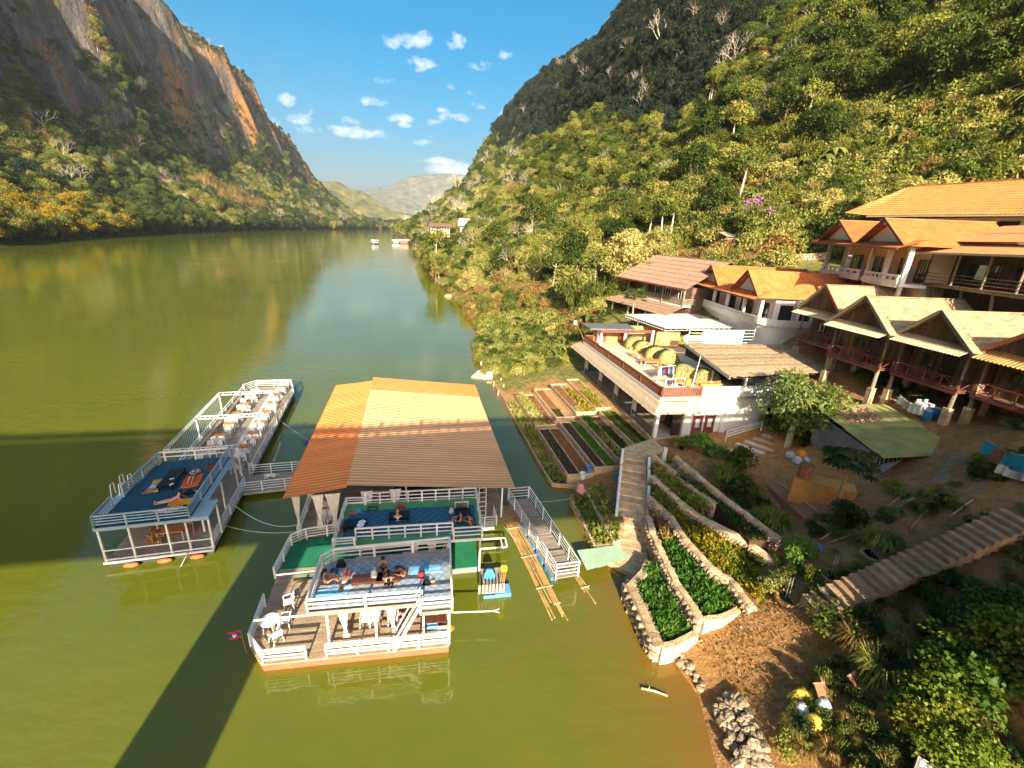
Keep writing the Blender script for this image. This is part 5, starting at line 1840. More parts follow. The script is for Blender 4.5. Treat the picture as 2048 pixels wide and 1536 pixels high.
def stone_wall(label, line, thick, depth, cap=True, faces=(-1, 1), size=.3, capmat=None, group=None, end=True):
 """mortared stone wall under a smooth cement cap; the stones of the faces stand proud one by one"""
 line = [Vector(p) for p in line]
 O = line[0].copy()
 O.z = line[0].z - depth
 t = thing('stone_wall', label, 'wall', O, 0, group)
 P = [Vector(p) for p in resample([tuple(p) for p in line], .45)]
 for p in P:
  p.x += random.uniform(-.04, .04)
  p.y += random.uniform(-.04, .04)
  p.z += random.uniform(-.035, .035)
 L, R = offset_line(P, thick / 2), offset_line(P, -thick / 2)
 vs, fs = [], []
 for l, r in zip(L, R):
  for q, dz in ((l, -depth), (l, -.10), (r, -.10), (r, -depth)):
   vs.append(q + Vector((0, 0, dz)) - O)
 for i in range(len(P) - 1):
  for k in range(4):
   a, b = i * 4 + k, i * 4 + (k + 1) % 4
   fs.append((a, b, b + 4, a + 4))
 fs += [(3, 2, 1, 0), tuple(len(vs) - 4 + k for k in range(4))]
 MB().add(vs, fs).build('core', CONC, t)
 vs, fs = [], []
 L2, R2 = offset_line(P, thick / 2 + .0), offset_line(P, -thick / 2 - .0)
 for l, r in zip(L2, R2):
  j = random.uniform(-.03, .03)
  for q, dz in ((l, -.098), (l + (r - l) * .12, .0 + j * .3), (r + (l - r) * .12, .0), (r, -.098)):
   vs.append(q + Vector((0, 0, dz)) - O)
 for i in range(len(P) - 1):
  for k in range(4):
   a, b = i * 4 + k, i * 4 + (k + 1) % 4
   fs.append((a, b, b + 4, a + 4))
 fs += [(3, 2, 1, 0), tuple(len(vs) - 4 + k for k in range(4))]
 MB().add(vs, fs).build('cap', capmat or SAND, t)
 if size:
  for sgn in faces:
   E_ = offset_line(P, sgn * thick / 2)
   for i in range(len(P) - 1):
    seg = (E_[i + 1] - E_[i]).length
    n = max(1, int(seg / (size * .85) + .5))
    rows = max(1, int((depth - .25) / (size * .85)))
    for k in range(n):
     for r in range(rows):
      if random.random() < .04:
       continue
      f = (k + .5 + (.5 if r % 2 else 0) + random.uniform(-.15, .15)) / n
      p = E_[i].lerp(E_[i + 1], f) - O
      p.z += -.24 - r * size * .85 + random.uniform(-.04, .04)
      s = size * random.uniform(.9, 1.25)
      stone(t, p, (s, s * .75, s * .72))
 return t
def leafpatch(name, poly, z, n, L, mat, up=.9, parent=None, seed=1, W=.5, hts=(.05, .3), label=None, cat=None):
 """low crop: many small leaves over a plot"""
 rng = np.random.default_rng(seed)
 poly = [Vector(p) for p in poly]
 xs, ys = [p.x for p in poly], [p.y for p in poly]
 pts = []
 while len(pts) < n:
  q = rng.uniform([min(xs), min(ys)], [max(xs), max(ys)], (n, 2))
  for x, y in q:
   c = False
   j = len(poly) - 1
   for i in range(len(poly)):
    if (poly[i].y > y) != (poly[j].y > y) and x < (poly[j].x - poly[i].x) * (y - poly[i].y) / (poly[j].y - poly[i].y) + poly[i].x:
     c = not c
    j = i
   if c:
    pts.append((x, y))
    if len(pts) >= n:
     break
 pts = np.array(pts)
 zz = z(pts[:, 0], pts[:, 1]) if callable(z) else np.full(n, z)
 bump = .5 + fbm(pts[:, 0] * 1.1, pts[:, 1] * 1.1, seed)
 P = np.stack([pts[:, 0], pts[:, 1], zz + rng.uniform(hts[0], hts[1], n) * np.clip(bump, .2, 1.2)], 1)
 D = rand_dirs(n, rng) + [0, 0, up]
 Nn = rand_dirs(n, rng) * .6 + [0, 0, .9]
 o = P[0].copy()
 V, F = leaf_quads(P - o, D, Nn, L * rng.uniform(.6, 1.2, n), L * W * rng.uniform(.7, 1.2, n))
 me = np_mesh(name, V, F, mat, np.clip(.45 + .5 * fbm(pts[:, 0] * .8, pts[:, 1] * .8, seed + 5) + rng.normal(0, .14, n), 0, 1))
 ob = link(name, me, parent, o if parent is None else Vector(o) - parent.matrix_world.translation)
 tag(ob, label, cat, None, 'stuff')
 return ob
# ------------------------------------------------------------------ vegetable beds between water and terrace
GA, GB = Vector((.97, .24, 0)), Vector((-.24, .97, 0))
def gp(a, b, z):
 return GA * a + GB * b + Vector((0, 0, z))
def garden_bed(label, a0, a1, b0, b1, z, soil, parts=1, wall=.11, depth=1.6, crops=()):
 O = gp(a0, b0, z - depth)
 t = thing('planting_bed', label, 'planting bed', O)
 bpy.context.view_layer.update()
 G = lambda a, b, zz: gp(a, b, zz) - O
 def slab(nm, x0, x1, y0, y1, z0, z1, mt):
  MB().add([G(x0, y0, z0), G(x1, y0, z0), G(x1, y1, z0), G(x0, y1, z0), G(x0, y0, z1), G(x1, y0, z1), G(x1, y1, z1), G(x0, y1, z1)],
     [(0, 3, 2, 1), (4, 5, 6, 7), (0, 1, 5, 4), (1, 2, 6, 5), (2, 3, 7, 6), (3, 0, 4, 7)]).build(nm, mt, t)
 w = wall
 slab('wall', a0, a0 + w, b0, b1, z - depth, z, SAND)
 slab('wall', a1 - w, a1, b0, b1, z - depth, z - .012, SAND)
 slab('wall', a0 + w, a1 - w, b0, b0 + w, z - depth, z - .006, SAND)
 slab('wall', a0 + w, a1 - w, b1 - w, b1, z - depth, z - .006, SAND)
 W = (a1 - a0 - 2 * w) / parts
 for k in range(parts):
  if k:
   slab('divider', a0 + w + k * W - .05, a0 + w + k * W + .05, b0 + w, b1 - w, z - .6, z - .03, SAND)
  m = MB()
  x0, x1 = a0 + w + k * W + (.05 if k else 0), a0 + w + (k + 1) * W - (.05 if k < parts - 1 else 0)
  p = [G(x0, b0 + w, z - .16), G(x1, b0 + w, z - .16), G(x1, b1 - w, z - .16), G(x0, b1 - w, z - .16)]
  n = max(4, int((b1 - b0) / .45))
  m.sheet(*p, 10, n * 3, lambda u, v: .03 * math.sin(v * n * 6.28) * (1 if soil[k] is SOILB else .3) + .02 * math.sin(u * 20 + v * 37))
  m.build('soil', soil[k], t, solid=.3)
 for (k, c0, c1, n, L, mt, hts, sd) in crops:
  x0, x1 = a0 + w + k * W + .06, a0 + w + (k + 1) * W - .06
  y0, y1 = b0 + w + (b1 - b0) * c0, b0 + (b1 - b0) * c1 - w
  leafpatch('crop', [gp(x0, y0, 0), gp(x1, y0, 0), gp(x1, y1, 0), gp(x0, y1, 0)], z - .16, n, L, mt, 1.0, t, sd, .45, hts)
 return t
garden_bed('far outer bed with pale green onions beside brown mulch', 12.7, 15.1, 40.3, 49.4, .95, (SOILT, SOILB), 2, crops=((0, 0, 1, 1500, .45, G_PALE, (.05, .35), 3), (1, .0, 1, 260, .2, G_DRY, (0, .06), 4)))
garden_bed('near outer bed of bare dark soil beside brown soil', 12.7, 15.1, 30.3, 39.6, .95, (SOILD, SOILB), 2, crops=((0, .3, .8, 130, .25, G_DARK, (0, .1), 5),))
garden_bed('far second bed with brown seed rows beside tan soil', 15.25, 17.5, 41.2, 50.2, 1.35, (SOILB, SOILT), 2, crops=((0, 0, .25, 120, .3, G_DARK, (0, .15), 6),))
garden_bed('near second bed with bright green lettuce beside dark soil', 15.25, 17.5, 30.6, 40.2, 1.3, (SOILD, SOILD), 2, crops=((1, 0, 1, 2600, .24, G_BRIGHT, (.02, .2), 7),))
garden_bed('far third bed with square seed plots and yellowing plants', 17.65, 20.0, 41.6, 51, 1.65, (SOILB, SOILT), 2, crops=((0, 0, .2, 220, .25, G_PALE, (0, .15), 8), (1, 0, .8, 650, .4, G_YEL, (.02, .35), 9)))
garden_bed('near third bed with grassy strip and fallen leaves', 17.65, 20.0, 31.4, 40.6, 1.6, (SOILD, SOILB), 2, crops=((0, .55, 1, 600, .3, G_BRIGHT, (.02, .2), 10), (0, .0, .6, 220, .35, G_PALE, (0, .05), 11), (1, 0, .7, 1300, .25, G_DARK, (.02, .18), 12)))
garden_bed('far inner bed of orange soil with green clumps below the porch', 20.15, 22.0, 42.0, 52, 1.9, (SOILT, SOILT), 2, crops=((0, 0, .55, 500, .3, G_YEL, (0, .2), 13), (1, .1, .9, 500, .3, G_PALE, (0, .2), 14)))
garden_bed('near inner bed with dark leafy growth below the porch', 20.15, 22.0, 32.0, 41.0, 1.9, (SOILD, SOILD), 2, crops=((0, 0, 1, 1100, .3, G_MID, (.02, .25), 15), (1, 0, 1, 700, .28, G_DARK, (.02, .2), 16)))
# low kerb wall along the water and the wild strip behind it
lw = [spot(1012, 806, .35), spot(1095, 952, .35), spot(1105, 966, .35), spot(1152, 970, .35), spot(1160, 960, .35)]
kw = thing('kerb_wall', 'low thin concrete kerb along the water below the vegetable beds', 'wall', (lw[0].x, lw[0].y, -1))
for a, b in zip(lw[:-1], lw[1:]):
 a, b = a - Vector((lw[0].x, lw[0].y, -1)), b - Vector((lw[0].x, lw[0].y, -1))
 MB().beam(a - Vector((0, 0, .6)), b - Vector((0, 0, .6)), .14, 1.2).build('section', SAND, kw)
strip = [lw[0] + Vector((.3, -.5, 0)), lw[1] + Vector((.2, .2, 0)), lw[2] + Vector((.2, .3, 0)), gp(12.6, 30.4, 0), gp(12.6, 49, 0), lw[0] + Vector((.8, .4, 0))]
leafpatch('ground_cover', strip, .12, 4200, .38, G_PALE, .7, None, 21, .45, (0, .35), 'wild leafy strip between the kerb and the vegetable beds')
m = MB().prism([(p.x, p.y) for p in strip], -.9, .16)
tag(m.build('soil', SOILD), None, None, None, 'structure')
# plots at the foot of the steps
pa = [spot(1142, 993, .6), spot(1170, 982, .6), spot(1228, 1086, .6), spot(1191, 1090, .6)]
pb = [spot(1172, 980, .9), spot(1202, 966, .9), spot(1245, 1040, .9), spot(1240, 1078, .9), spot(1230, 1082, .9)]
for lab, pl, z, mt, n, sd in (('leafy bed at the water just left of the steps', pa, .6, G_MID, 1700, 31), ('bed of pale lettuce and brown leaves between leafy bed and steps', pb, .9, G_PALE, 1100, 32)):
 t = thing('planting_bed', lab, 'planting bed', (pl[0].x, pl[0].y, 0))
 bpy.context.view_layer.update()
 O = t.location.copy()
 for a, b in zip(pl, pl[1:] + pl[:1]):
  MB().beam(a - O - Vector((0, 0, .7)), b - O - Vector((0, 0, .7)), .22, 1.4).build('wall', SAND, t)
 MB().prism([(p.x - O.x, p.y - O.y) for p in pl], -.8, z - .2).build('soil', SOILB, t)
 leafpatch('crop', pl, z - .2, n, .36, mt, .8, t, sd, .55, (.02, .4))
# ------------------------------------------------------------------ the concrete steps down to the water
F5 = Frame(8.35, 23.3, 0)
ST_TOP, ST_BOT = 2.15, .35
def main_steps():
 A, B = Vector((8.1, 22.9, 0)), Vector((11.0, 34.2, 0))
 d = (B - A).normalized()
 n = Vector((d.y, -d.x, 0))
 t = thing('steps', 'concrete garden steps with white topped side walls leading from water to porch', 'steps', (A.x, A.y, -.6))
 O = t.location.copy()
 L = (B - A).length
 K = 16
 for k in range(K):
  f0, f1 = k / K, (k + 1) / K
  z = ST_BOT + (ST_TOP - ST_BOT) * (max(0, f1 - .28) / .72) ** .9
  w = .98
  p, q = A + d * (L * f0), A + d * (L * f1 + .02)
  if k < 4:
   w = 1.1
   z = ST_BOT + .035 * k
  m = MB().prism([((v - O).x, (v - O).y) for v in (p - n * w, p + n * w, q + n * w, q - n * w)], 0, z + .6)
  m.build('step', SAND, t)
 for s, segs in ((-1, ((.34, .48), (.50, .62), (.66, .78), (.84, .97))), (1, ((.52, .62), (.68, .78), (.84, .92)))):
  for f0, f1 in segs:
   z0, z1 = [ST_BOT + (ST_TOP - ST_BOT) * (max(0, f - .28) / .72) ** .9 for f in (f0, f1)]
   p, q = A + d * (L * f0) + n * s * 1.1, A + d * (L * f1) + n * s * 1.1
   m = MB().add([v - O for v in ((p - n * .1), (p + n * .1), (q + n * .1), (q - n * .1))] + [v - O + Vector((0, 0, 0)) for v in ((p - n * .1 + Vector((0, 0, z0 + .75))), (p + n * .1 + Vector((0, 0, z0 + .75))), (q + n * .1 + Vector((0, 0, z1 + .75))), (q - n * .1 + Vector((0, 0, z1 + .75))))],
       [(0, 3, 2, 1), (4, 5, 6, 7), (0, 1, 5, 4), (1, 2, 6, 5), (2, 3, 7, 6), (3, 0, 4, 7)])
   m.build('side_wall', WALLC, t)
  p, q = A + d * (L * .3) + n * s * 1.09, B + n * s * 1.09
  MB().beam(p - O + Vector((0, 0, ST_BOT + .12)), q - O + Vector((0, 0, ST_TOP + .12)), .16, .5).build('stringer', SAND, t)
 # landing towards the porch
 pl = [B - n * 1.1, B + n * 1.2, B + n * 2.6 + d * 2.0, B + d * 4.2 + n * 1.6, B - n * .9 + d * 1.4]
 MB().prism([((v - O).x, (v - O).y) for v in pl], 0, ST_TOP + .6).build('landing', SAND, t)
 p = B + n * 2.4 + d * .6 - O
 MB().box(p.x - .16, p.x + .16, p.y - .16, p.y + .16, 0, ST_TOP + 1.5).build('pillar', WALLC, t)
 m = MB().prism([((A + v - O).x, (A + v - O).y) for v in (n * -1.3 - d * .2, n * .9 - d * 1.2, n * 1.5 - d * .4, n * 1.3 + d * .6, n * -1.2 + d * .6)], -.4, ST_BOT + .57)
 m.build('foot', SAND, t)
main_steps()
# ------------------------------------------------------------------ stone-walled plots right of the steps
PX = lambda pts, z: [spot(x, y, z if not isinstance(z, (list, tuple)) else z[i]) for i, (x, y) in enumerate(pts)]
W1 = PX([(1297, 1122), (1289, 1142), (1262, 1170), (1288, 1224), (1320, 1292)], 1.05)
W1b = PX([(1320, 1292), (1352, 1284), (1392, 1264)], 1.05)
W2 = PX([(1296, 1030), (1304, 1062), (1320, 1096), (1346, 1150), (1382, 1206), (1404, 1236)], 1.65)
W2b = PX([(1404, 1238), (1440, 1234), (1476, 1218)], 1.55)
W3 = PX([(1302, 992), (1343, 1034), (1372, 1077), (1425, 1137), (1462, 1158), (1506, 1212)], 2.05)
W4 = PX([(1304, 950), (1372, 1012), (1405, 1034), (1497, 1082), (1568, 1135)], 2.5)
W5 = PX([(1306, 908), (1351, 944), (1431, 1006)], 2.9)
W6 = PX([(1352, 912), (1405, 957), (1425, 974), (1472, 1011), (1560, 1076)], 3.3)
stone_wall('thick stone wall of the lowest plot standing along the water', W1, .55, 1.7, size=.36)
stone_wall('short end wall of the lowest plot facing the bare earth', W1b, .4, 1.5, size=0)
stone_wall('stone wall between the lowest plot and the second plot', W2, .42, 1.5, size=.30)
stone_wall('pale cement end wall closing the second plot', W2b, .4, 1.3, size=0)
stone_wall('stone wall above the second plot, with a kink near its lower end', W3, .42, 1.2, size=.30)
stone_wall('sunlit long stone wall higher up behind the third plot', W4, .5, 1.3, size=.30)
stone_wall('shaded short stone wall starting at the top newel of the steps', W5, .45, 1.2, size=.30)
stone_wall('uppermost grey stone wall below the dark shrubs', W6, .4, 1.2, size=.28)
bpy.context.view_layer.update()
R1 = PX([(1297, 1135), (1312, 1132), (1332, 1170), (1358, 1225), (1378, 1262), (1330, 1278), (1300, 1225), (1275, 1172)], .85)
R2 = PX([(1324, 1082), (1368, 1080), (1396, 1108), (1432, 1160), (1470, 1212), (1412, 1232), (1396, 1218), (1360, 1158)], 1.35)
R2b = PX([(1306, 1024), (1340, 1040), (1366, 1078), (1326, 1080)], 1.45)
R3 = PX([(1345, 1030), (1380, 1020), (1410, 1040), (1500, 1088), (1560, 1140), (1520, 1210), (1468, 1156), (1428, 1132), (1375, 1074)], 1.9)
R4 = PX([(1308, 958), (1366, 1010), (1345, 1028), (1306, 992)], 2.1)
R5 = PX([(1310, 915), (1428, 1004), (1400, 1030), (1374, 1008), (1308, 950)], 2.5)
R6 = PX([(1350, 948), (1420, 978), (1470, 1018), (1556, 1080), (1500, 1078), (1432, 1004)], 2.9)
for nm, pl, z, n, L, mt, sd, so, lab in (('plot', R1, .85, 3400, .30, G_BRIGHT, 41, SOILB, 'dense green crop filling the lowest plot by the water'), ('plot', R2, 1.35, 4200, .32, G_BRIGHT, 42, SOILB, 'dense green crop in the second stone-walled plot'),
           ('plot', R2b, 1.45, 900, .32, G_DRY, 43, SOILB, 'dry brown leaves at the top of the second plot'), ('plot', R3, 1.9, 2600, .36, G_YEL, 44, SOILT, 'yellowing weeds and grass on the third plot'),
           ('plot', R4, 2.1, 1500, .3, G_MID, 45, SOILD, 'dark green grass behind the middle newel of the steps'), ('plot', R5, 2.5, 2200, .34, G_MID, 46, SOILD, 'dark grass between the two upper stone walls'),
           ('plot', R6, 2.9, 1500, .34, G_DARK, 47, SOILD, 'dark weeds under the uppermost stone wall')):
 tag(MB().prism([(p.x, p.y) for p in pl], -.6, z - .1).build('soil', so), None, None, None, 'structure')
 leafpatch('crop', pl, z - .1, n, L, mt, .8, None, sd, .42, (.0, .4), lab)
leafpatch('grass', R3, 1.8, 1500, .4, G_BRIGHT, 1.2, None, 48, .2, (0, .2), 'green grass tufts on the third plot')
# ------------------------------------------------------------------ loose stones along the water
rr = random.Random(3)
def rip(n, px_poly, z0, z1, smin, smax, group, lab, wet=False):
 P = [spot(*p, z0) if wet else spotg(*p) for p in px_poly]
 done = []
 for k in range(n):
  f = rr.random() * (len(P) // 2 - 1)
  i = int(f)
  t = f - i
  a = P[i].lerp(P[i + 1], t)
  b = P[len(P) - 1 - i].lerp(P[len(P) - 2 - i], t)
  g = rr.random()
  p = a.lerp(b, g)
  s = rr.uniform(smin, smax)
  if any((p.x - q.x) ** 2 + (p.y - q.y) ** 2 < (s * .62) ** 2 for q in done):
   continue
  done.append(p)
  p.z = (z0 + (z1 - z0) * g if wet else max(-.05, gz(p.x, p.y)) + .1) + rr.uniform(-.04, .1)
  o = stone(None, p, (s * rr.uniform(.9, 1.4), s, s * rr.uniform(.55, .85)), rr)
  tag(o, lab, 'stone', group)
rip(300, [(1242, 1180), (1262, 1235), (1290, 1290), (1310, 1318), (1324, 1300), (1292, 1245), (1268, 1200), (1255, 1178)], 0.0, .55, .26, .5, 'loose stones piled against the lowest plot wall', 'loose pale stone in the heap between the lowest plot wall and the water', True)
rip(120, [(1330, 1310), (1370, 1345), (1400, 1385), (1412, 1380), (1385, 1340), (1350, 1305)], 0.0, .35, .2, .4, 'loose stones on the earth bank at the water', 'loose stone scattered along the bare earth bank at the water')
rip(400, [(1422, 1412), (1440, 1455), (1452, 1500), (1462, 1540), (1536, 1540), (1524, 1490), (1500, 1440), (1466, 1392)], 0.05, .9, .26, .5, 'big grey stones at the bottom of the picture', 'big grey stone in the heap on the bank at the bottom of the picture')
for (px, py, s, lab) in ((897, 592, 1.6, 'rounded pinkish boulder in the water at the bushy bank'), (905, 583, 1.3, 'boulder behind the pinkish one at the bushy bank')):
 o = stone(None, spot(px, py, .2), (s * 1.4, s, s * .7))
 tag(o, lab, 'boulder')
lg = MB().path([(0, 0, 0), (.6, -.12, .02), (1.15, -.3, .0)], .06, .04, 7).path([(.35, -.06, .03), (.38, .0, .16)], .02, .012, 5)
tag(lg.build('driftwood', M('pale_driftwood', (.62, .45, .30), .8, .2, 4), None, spot(1282, 1376, .03), smooth=True), 'pale driftwood branch afloat off the earth bank', 'driftwood')
# bamboo raft with white crates farther up the shore
tr = thing('bamboo_raft', 'grey wrecked bamboo raft moored at the bushes above the orange roof', 'bamboo raft', spot(968, 752, .05), math.radians(-14))
BG = M('grey_bamboo', (.50, .44, .35), .7, .25, 3)
for k in range(17):
 MB().tube((-1.3 + k * .16, -1.6 + random.uniform(-.5, .3), random.uniform(0, .1)), (-1.2 + k * .16, 1.9 + random.uniform(-.3, .4), random.uniform(0, .1)), .055, .045, 6).build('bamboo_pole', BG, tr)
for k in range(7):
 MB().tube((-1.5, -1.3 + k * .5, .13), (1.6, -1.2 + k * .5 + random.uniform(-.15, .15), .13), .045, .04, 6).build('crosspole', BG, tr)
for k, (px, py, lab) in enumerate(((966, 731, 'white box at the far end of the wrecked bamboo raft'), (978, 752, 'white box in the middle of the wrecked bamboo raft'))):
 b_ = thing('box', lab, 'box', spot(px, py, .25), .3)
 MB().box(-.4, .4, -.3, .3, 0, .5).build('body', WHITE_S, b_, bevel=.03)
 MB().box(-.42, .42, -.32, .32, .503, .56).build('lid', WHITE_S, b_, bevel=.02)
for k, (px, py) in enumerate(((987, 772), (996, 790), (1007, 778), (1003, 765))):
 o = MB().tube((0, 0, -1), (random.uniform(-.1, .1), 0, .7), .13, .11, 8).build('post', SAND, None, spot(px, py, 0))
 tag(o, 'stub post standing in the shallows near the wrecked raft, ' + ('lowest of four', 'second lowest of four', 'tallest of four', 'farthest of four')[k], 'post')
# ------------------------------------------------------------------ stair on the far right
def long_stair():
 a, b = spot(1640, 1238, 3.0), spot(2075, 1052, 8.4)
 A, B = Vector((a.x, a.y, 0)), Vector((b.x, b.y, 0))
 d = (B - A).normalized()
 n = Vector((-d.y, d.x, 0))
 t = thing('stairway', 'long concrete stairway climbing to the right edge with a pipe handrail', 'stairs', (A.x, A.y, 2.0))
 O = t.location.copy()
 K, L = 25, (B - A).length
 for k in range(K):
  p, q = A + d * (L * k / K), A + d * (L * (k + 1) / K + .03)
  z = 3.0 + 5.4 * (k + 1) / K
  MB().prism([((v - O).x, (v - O).y) for v in (p - n * .05, p + n * 1.35, q + n * 1.35, q - n * .05)], z - 2.0 - .55, z - 2.0).build('step', M('stair_concrete', (.36, .235, .14), .9, .3, 2.2, .5, 8), t)
 MB().beam(A + n * 1.45 - O + Vector((0, 0, .75)), B + n * 1.45 - O + Vector((0, 0, 6.15)), .16, .9).build('stringer', CONC, t)
 MB().beam(A - n * .1 - O + Vector((0, 0, .65)), B - n * .1 - O + Vector((0, 0, 6.05)), .12, .6).build('stringer', CONC, t)
 MB().tube(A + n * 1.45 - O - d * 1.2 + Vector((0, 0, 1.5)), B + n * 1.45 - O + Vector((0, 0, 7.25)), .04, .04, 8).build('handrail', STEEL, t)
 for k in range(9):
  p = A.lerp(B, k / 8) + n * 1.45 - O
  z = 1.0 + 5.4 * k / 8
  MB().tube(p + Vector((0, 0, z - .1)), p + Vector((0, 0, z + .75)), .025, .025, 6).build('baluster', STEEL, t)
long_stair()
# ================================================================== houses
def roofing(parent, name, p00, p10, p11, p01, mat, pitch=.28, rows=6, amp=.035, lap=.03, th=.03, label=None):
 """corrugated sheets or pan tiles: p00-p10 is the eave, p01-p11 the ridge"""
 p00, p10, p11, p01 = map(Vector, (p00, p10, p11, p01))
 W = (p10 - p00).length
 n = max(8, int(W / pitch) * 4)
 m = MB()
 nrm = (p10 - p00).cross(p01 - p00).normalized()
 if nrm.z < 0:
  nrm = -nrm
 vs, fs = [], []
 for r in range(rows):
  for e in (0, 1):
   v = (r + e * 1.0) / rows
   for i in range(n + 1):
    u = i / n
    p = p00.lerp(p10, u).lerp(p01.lerp(p11, u), v)
    vs.append(p + nrm * (amp * math.sin(2 * math.pi * u * W / pitch) * .5 + lap * (1 - e)))
 for r in range(rows):
  for i in range(n):
   a = (2 * r) * (n + 1) + i
   fs.append((a, a + 1, a + n + 2, a + n + 1))
  if r < rows - 1:
   for i in range(n):
    a = (2 * r + 1) * (n + 1) + i
    fs.append((a, a + 1, a + n + 2, a + n + 1))
 m.add(vs, fs)
 return m.build(name, mat, parent, solid=th, label=label)
def thatch_plane(parent, p00, p10, p11, p01, mat, rows=7, name='thatch'):
 """layers of grass with ragged lower edges; each layer a piece of the roof"""
 p00, p10, p11, p01 = map(Vector, (p00, p10, p11, p01))
 W = (p10 - p00).length
 n = int(W / .16)
 nrm = (p10 - p00).cross(p01 - p00).normalized()
 if nrm.z < 0:
  nrm = -nrm
 for r in range(rows):
  v0, v1 = r / rows, min(1, (r + 1.5) / rows)
  vs, fs = [], []
  for i in range(n + 1):
   u = i / n
   a = p00.lerp(p10, u)
   b = p01.lerp(p11, u)
   jag = random.uniform(-.28, .12) / rows
   lo = a.lerp(b, v0 + jag) + nrm * (.10 + random.uniform(-.02, .03))
   hi = a.lerp(b, v1) + nrm * .03
   vs += [lo, lo - nrm * .05, hi, hi - nrm * .04]
  for i in range(n):
   q = i * 4
   fs += [(q, q + 4, q + 6, q + 2), (q + 1, q + 3, q + 7, q + 5), (q, q + 1, q + 5, q + 4)]
  MB().add(vs, fs).build(name + '_layer', mat, parent)
def baluster_rail(parent, a, b, h, pitch, mat, w=.05, top=.09, post=2.6, name='balustrade', cross=False):
 a, b = Vector(a), Vector(b)
 root = sub(name, parent)
 L = (b - a).length
 up = Vector((0, 0, 1))
 MB().beam(a + up * h, b + up * h, top, top * .8).build('top_rail', mat, root)
 MB().beam(a + up * .12, b + up * .12, top * .8, top * .7).build('bottom_rail', mat, root)
 m = MB()
 n = int(L / pitch)
 for k in range(1, n):
  p = a.lerp(b, k / n)
  m.beam(p + up * .16, p + up * (h - .05), w, w)
 m.build('balusters', mat, root, kind='stuff')
 k = max(1, round(L / post))
 for i in range(k + 1):
  p = a.lerp(b, i / k)
  MB().box(p.x - .07, p.x + .07, p.y - .07, p.y + .07, p.z, p.z + h + .12).build('post', mat, root)
 return root
def window(parent, c, w, h, axis, mat_frame=MAROON, name='window', bars=1, depth=.08):
 """c: centre on the wall face; axis 'x' = wall runs along x (looks to -y), 'y' = wall runs along y (looks to -x)"""
 t = sub(name, parent, c)
 def bx(u0, u1, z0, z1, d0, d1):
  return MB().box(u0, u1, d0, d1, z0, z1) if axis == 'x' else MB().box(d0, d1, u0, u1, z0, z1)
 f = .06
 bx(-w / 2, w / 2, -h / 2, h / 2, -.012, .03).build('pane', GLASS, t)
 for u0, u1, z0, z1 in ((-w / 2 - f, -w / 2, -h / 2 - f, h / 2 + f), (w / 2, w / 2 + f, -h / 2 - f, h / 2 + f), (-w / 2, w / 2, h / 2, h / 2 + f), (-w / 2, w / 2, -h / 2 - f, -h / 2)):
  bx(u0, u1, z0, z1, -depth, .0).build('frame', mat_frame, t)
 for k in range(bars):
  u = -w / 2 + w * (k + 1) / (bars + 1)
  bx(u - .025, u + .025, -h / 2, h / 2, -.045, -.013).build('mullion', mat_frame, t)
 return t
def door(parent, c, w, h, axis, mat=MAROON, glass=True):
 """c: foot of the door on the wall face"""
 t = sub('door', parent, c)
 def bx(u0, u1, z0, z1, d0, d1):
  return MB().box(u0, u1, d0, d1, z0, z1) if axis == 'x' else MB().box(d0, d1, u0, u1, z0, z1)
 bx(-w / 2, w / 2, 0, h, -.05, .02).build('leaf', mat, t)
 if glass:
  bx(-w * .26, w * .26, h * .45, h * .86, -.066, -.052).build('pane', M('pale_pane', (.55, .62, .62), .1, .1, 3, spec=.6), t)
 for u in (-w / 2 - .06, w / 2 + .06):
  bx(u - .05, u + .05, 0, h + .08, -.08, .0).build('frame', mat, t)
 bx(w * .36, w * .42, h * .44, h * .5, -.10, -.052).build('handle', STEEL, t)
 return t
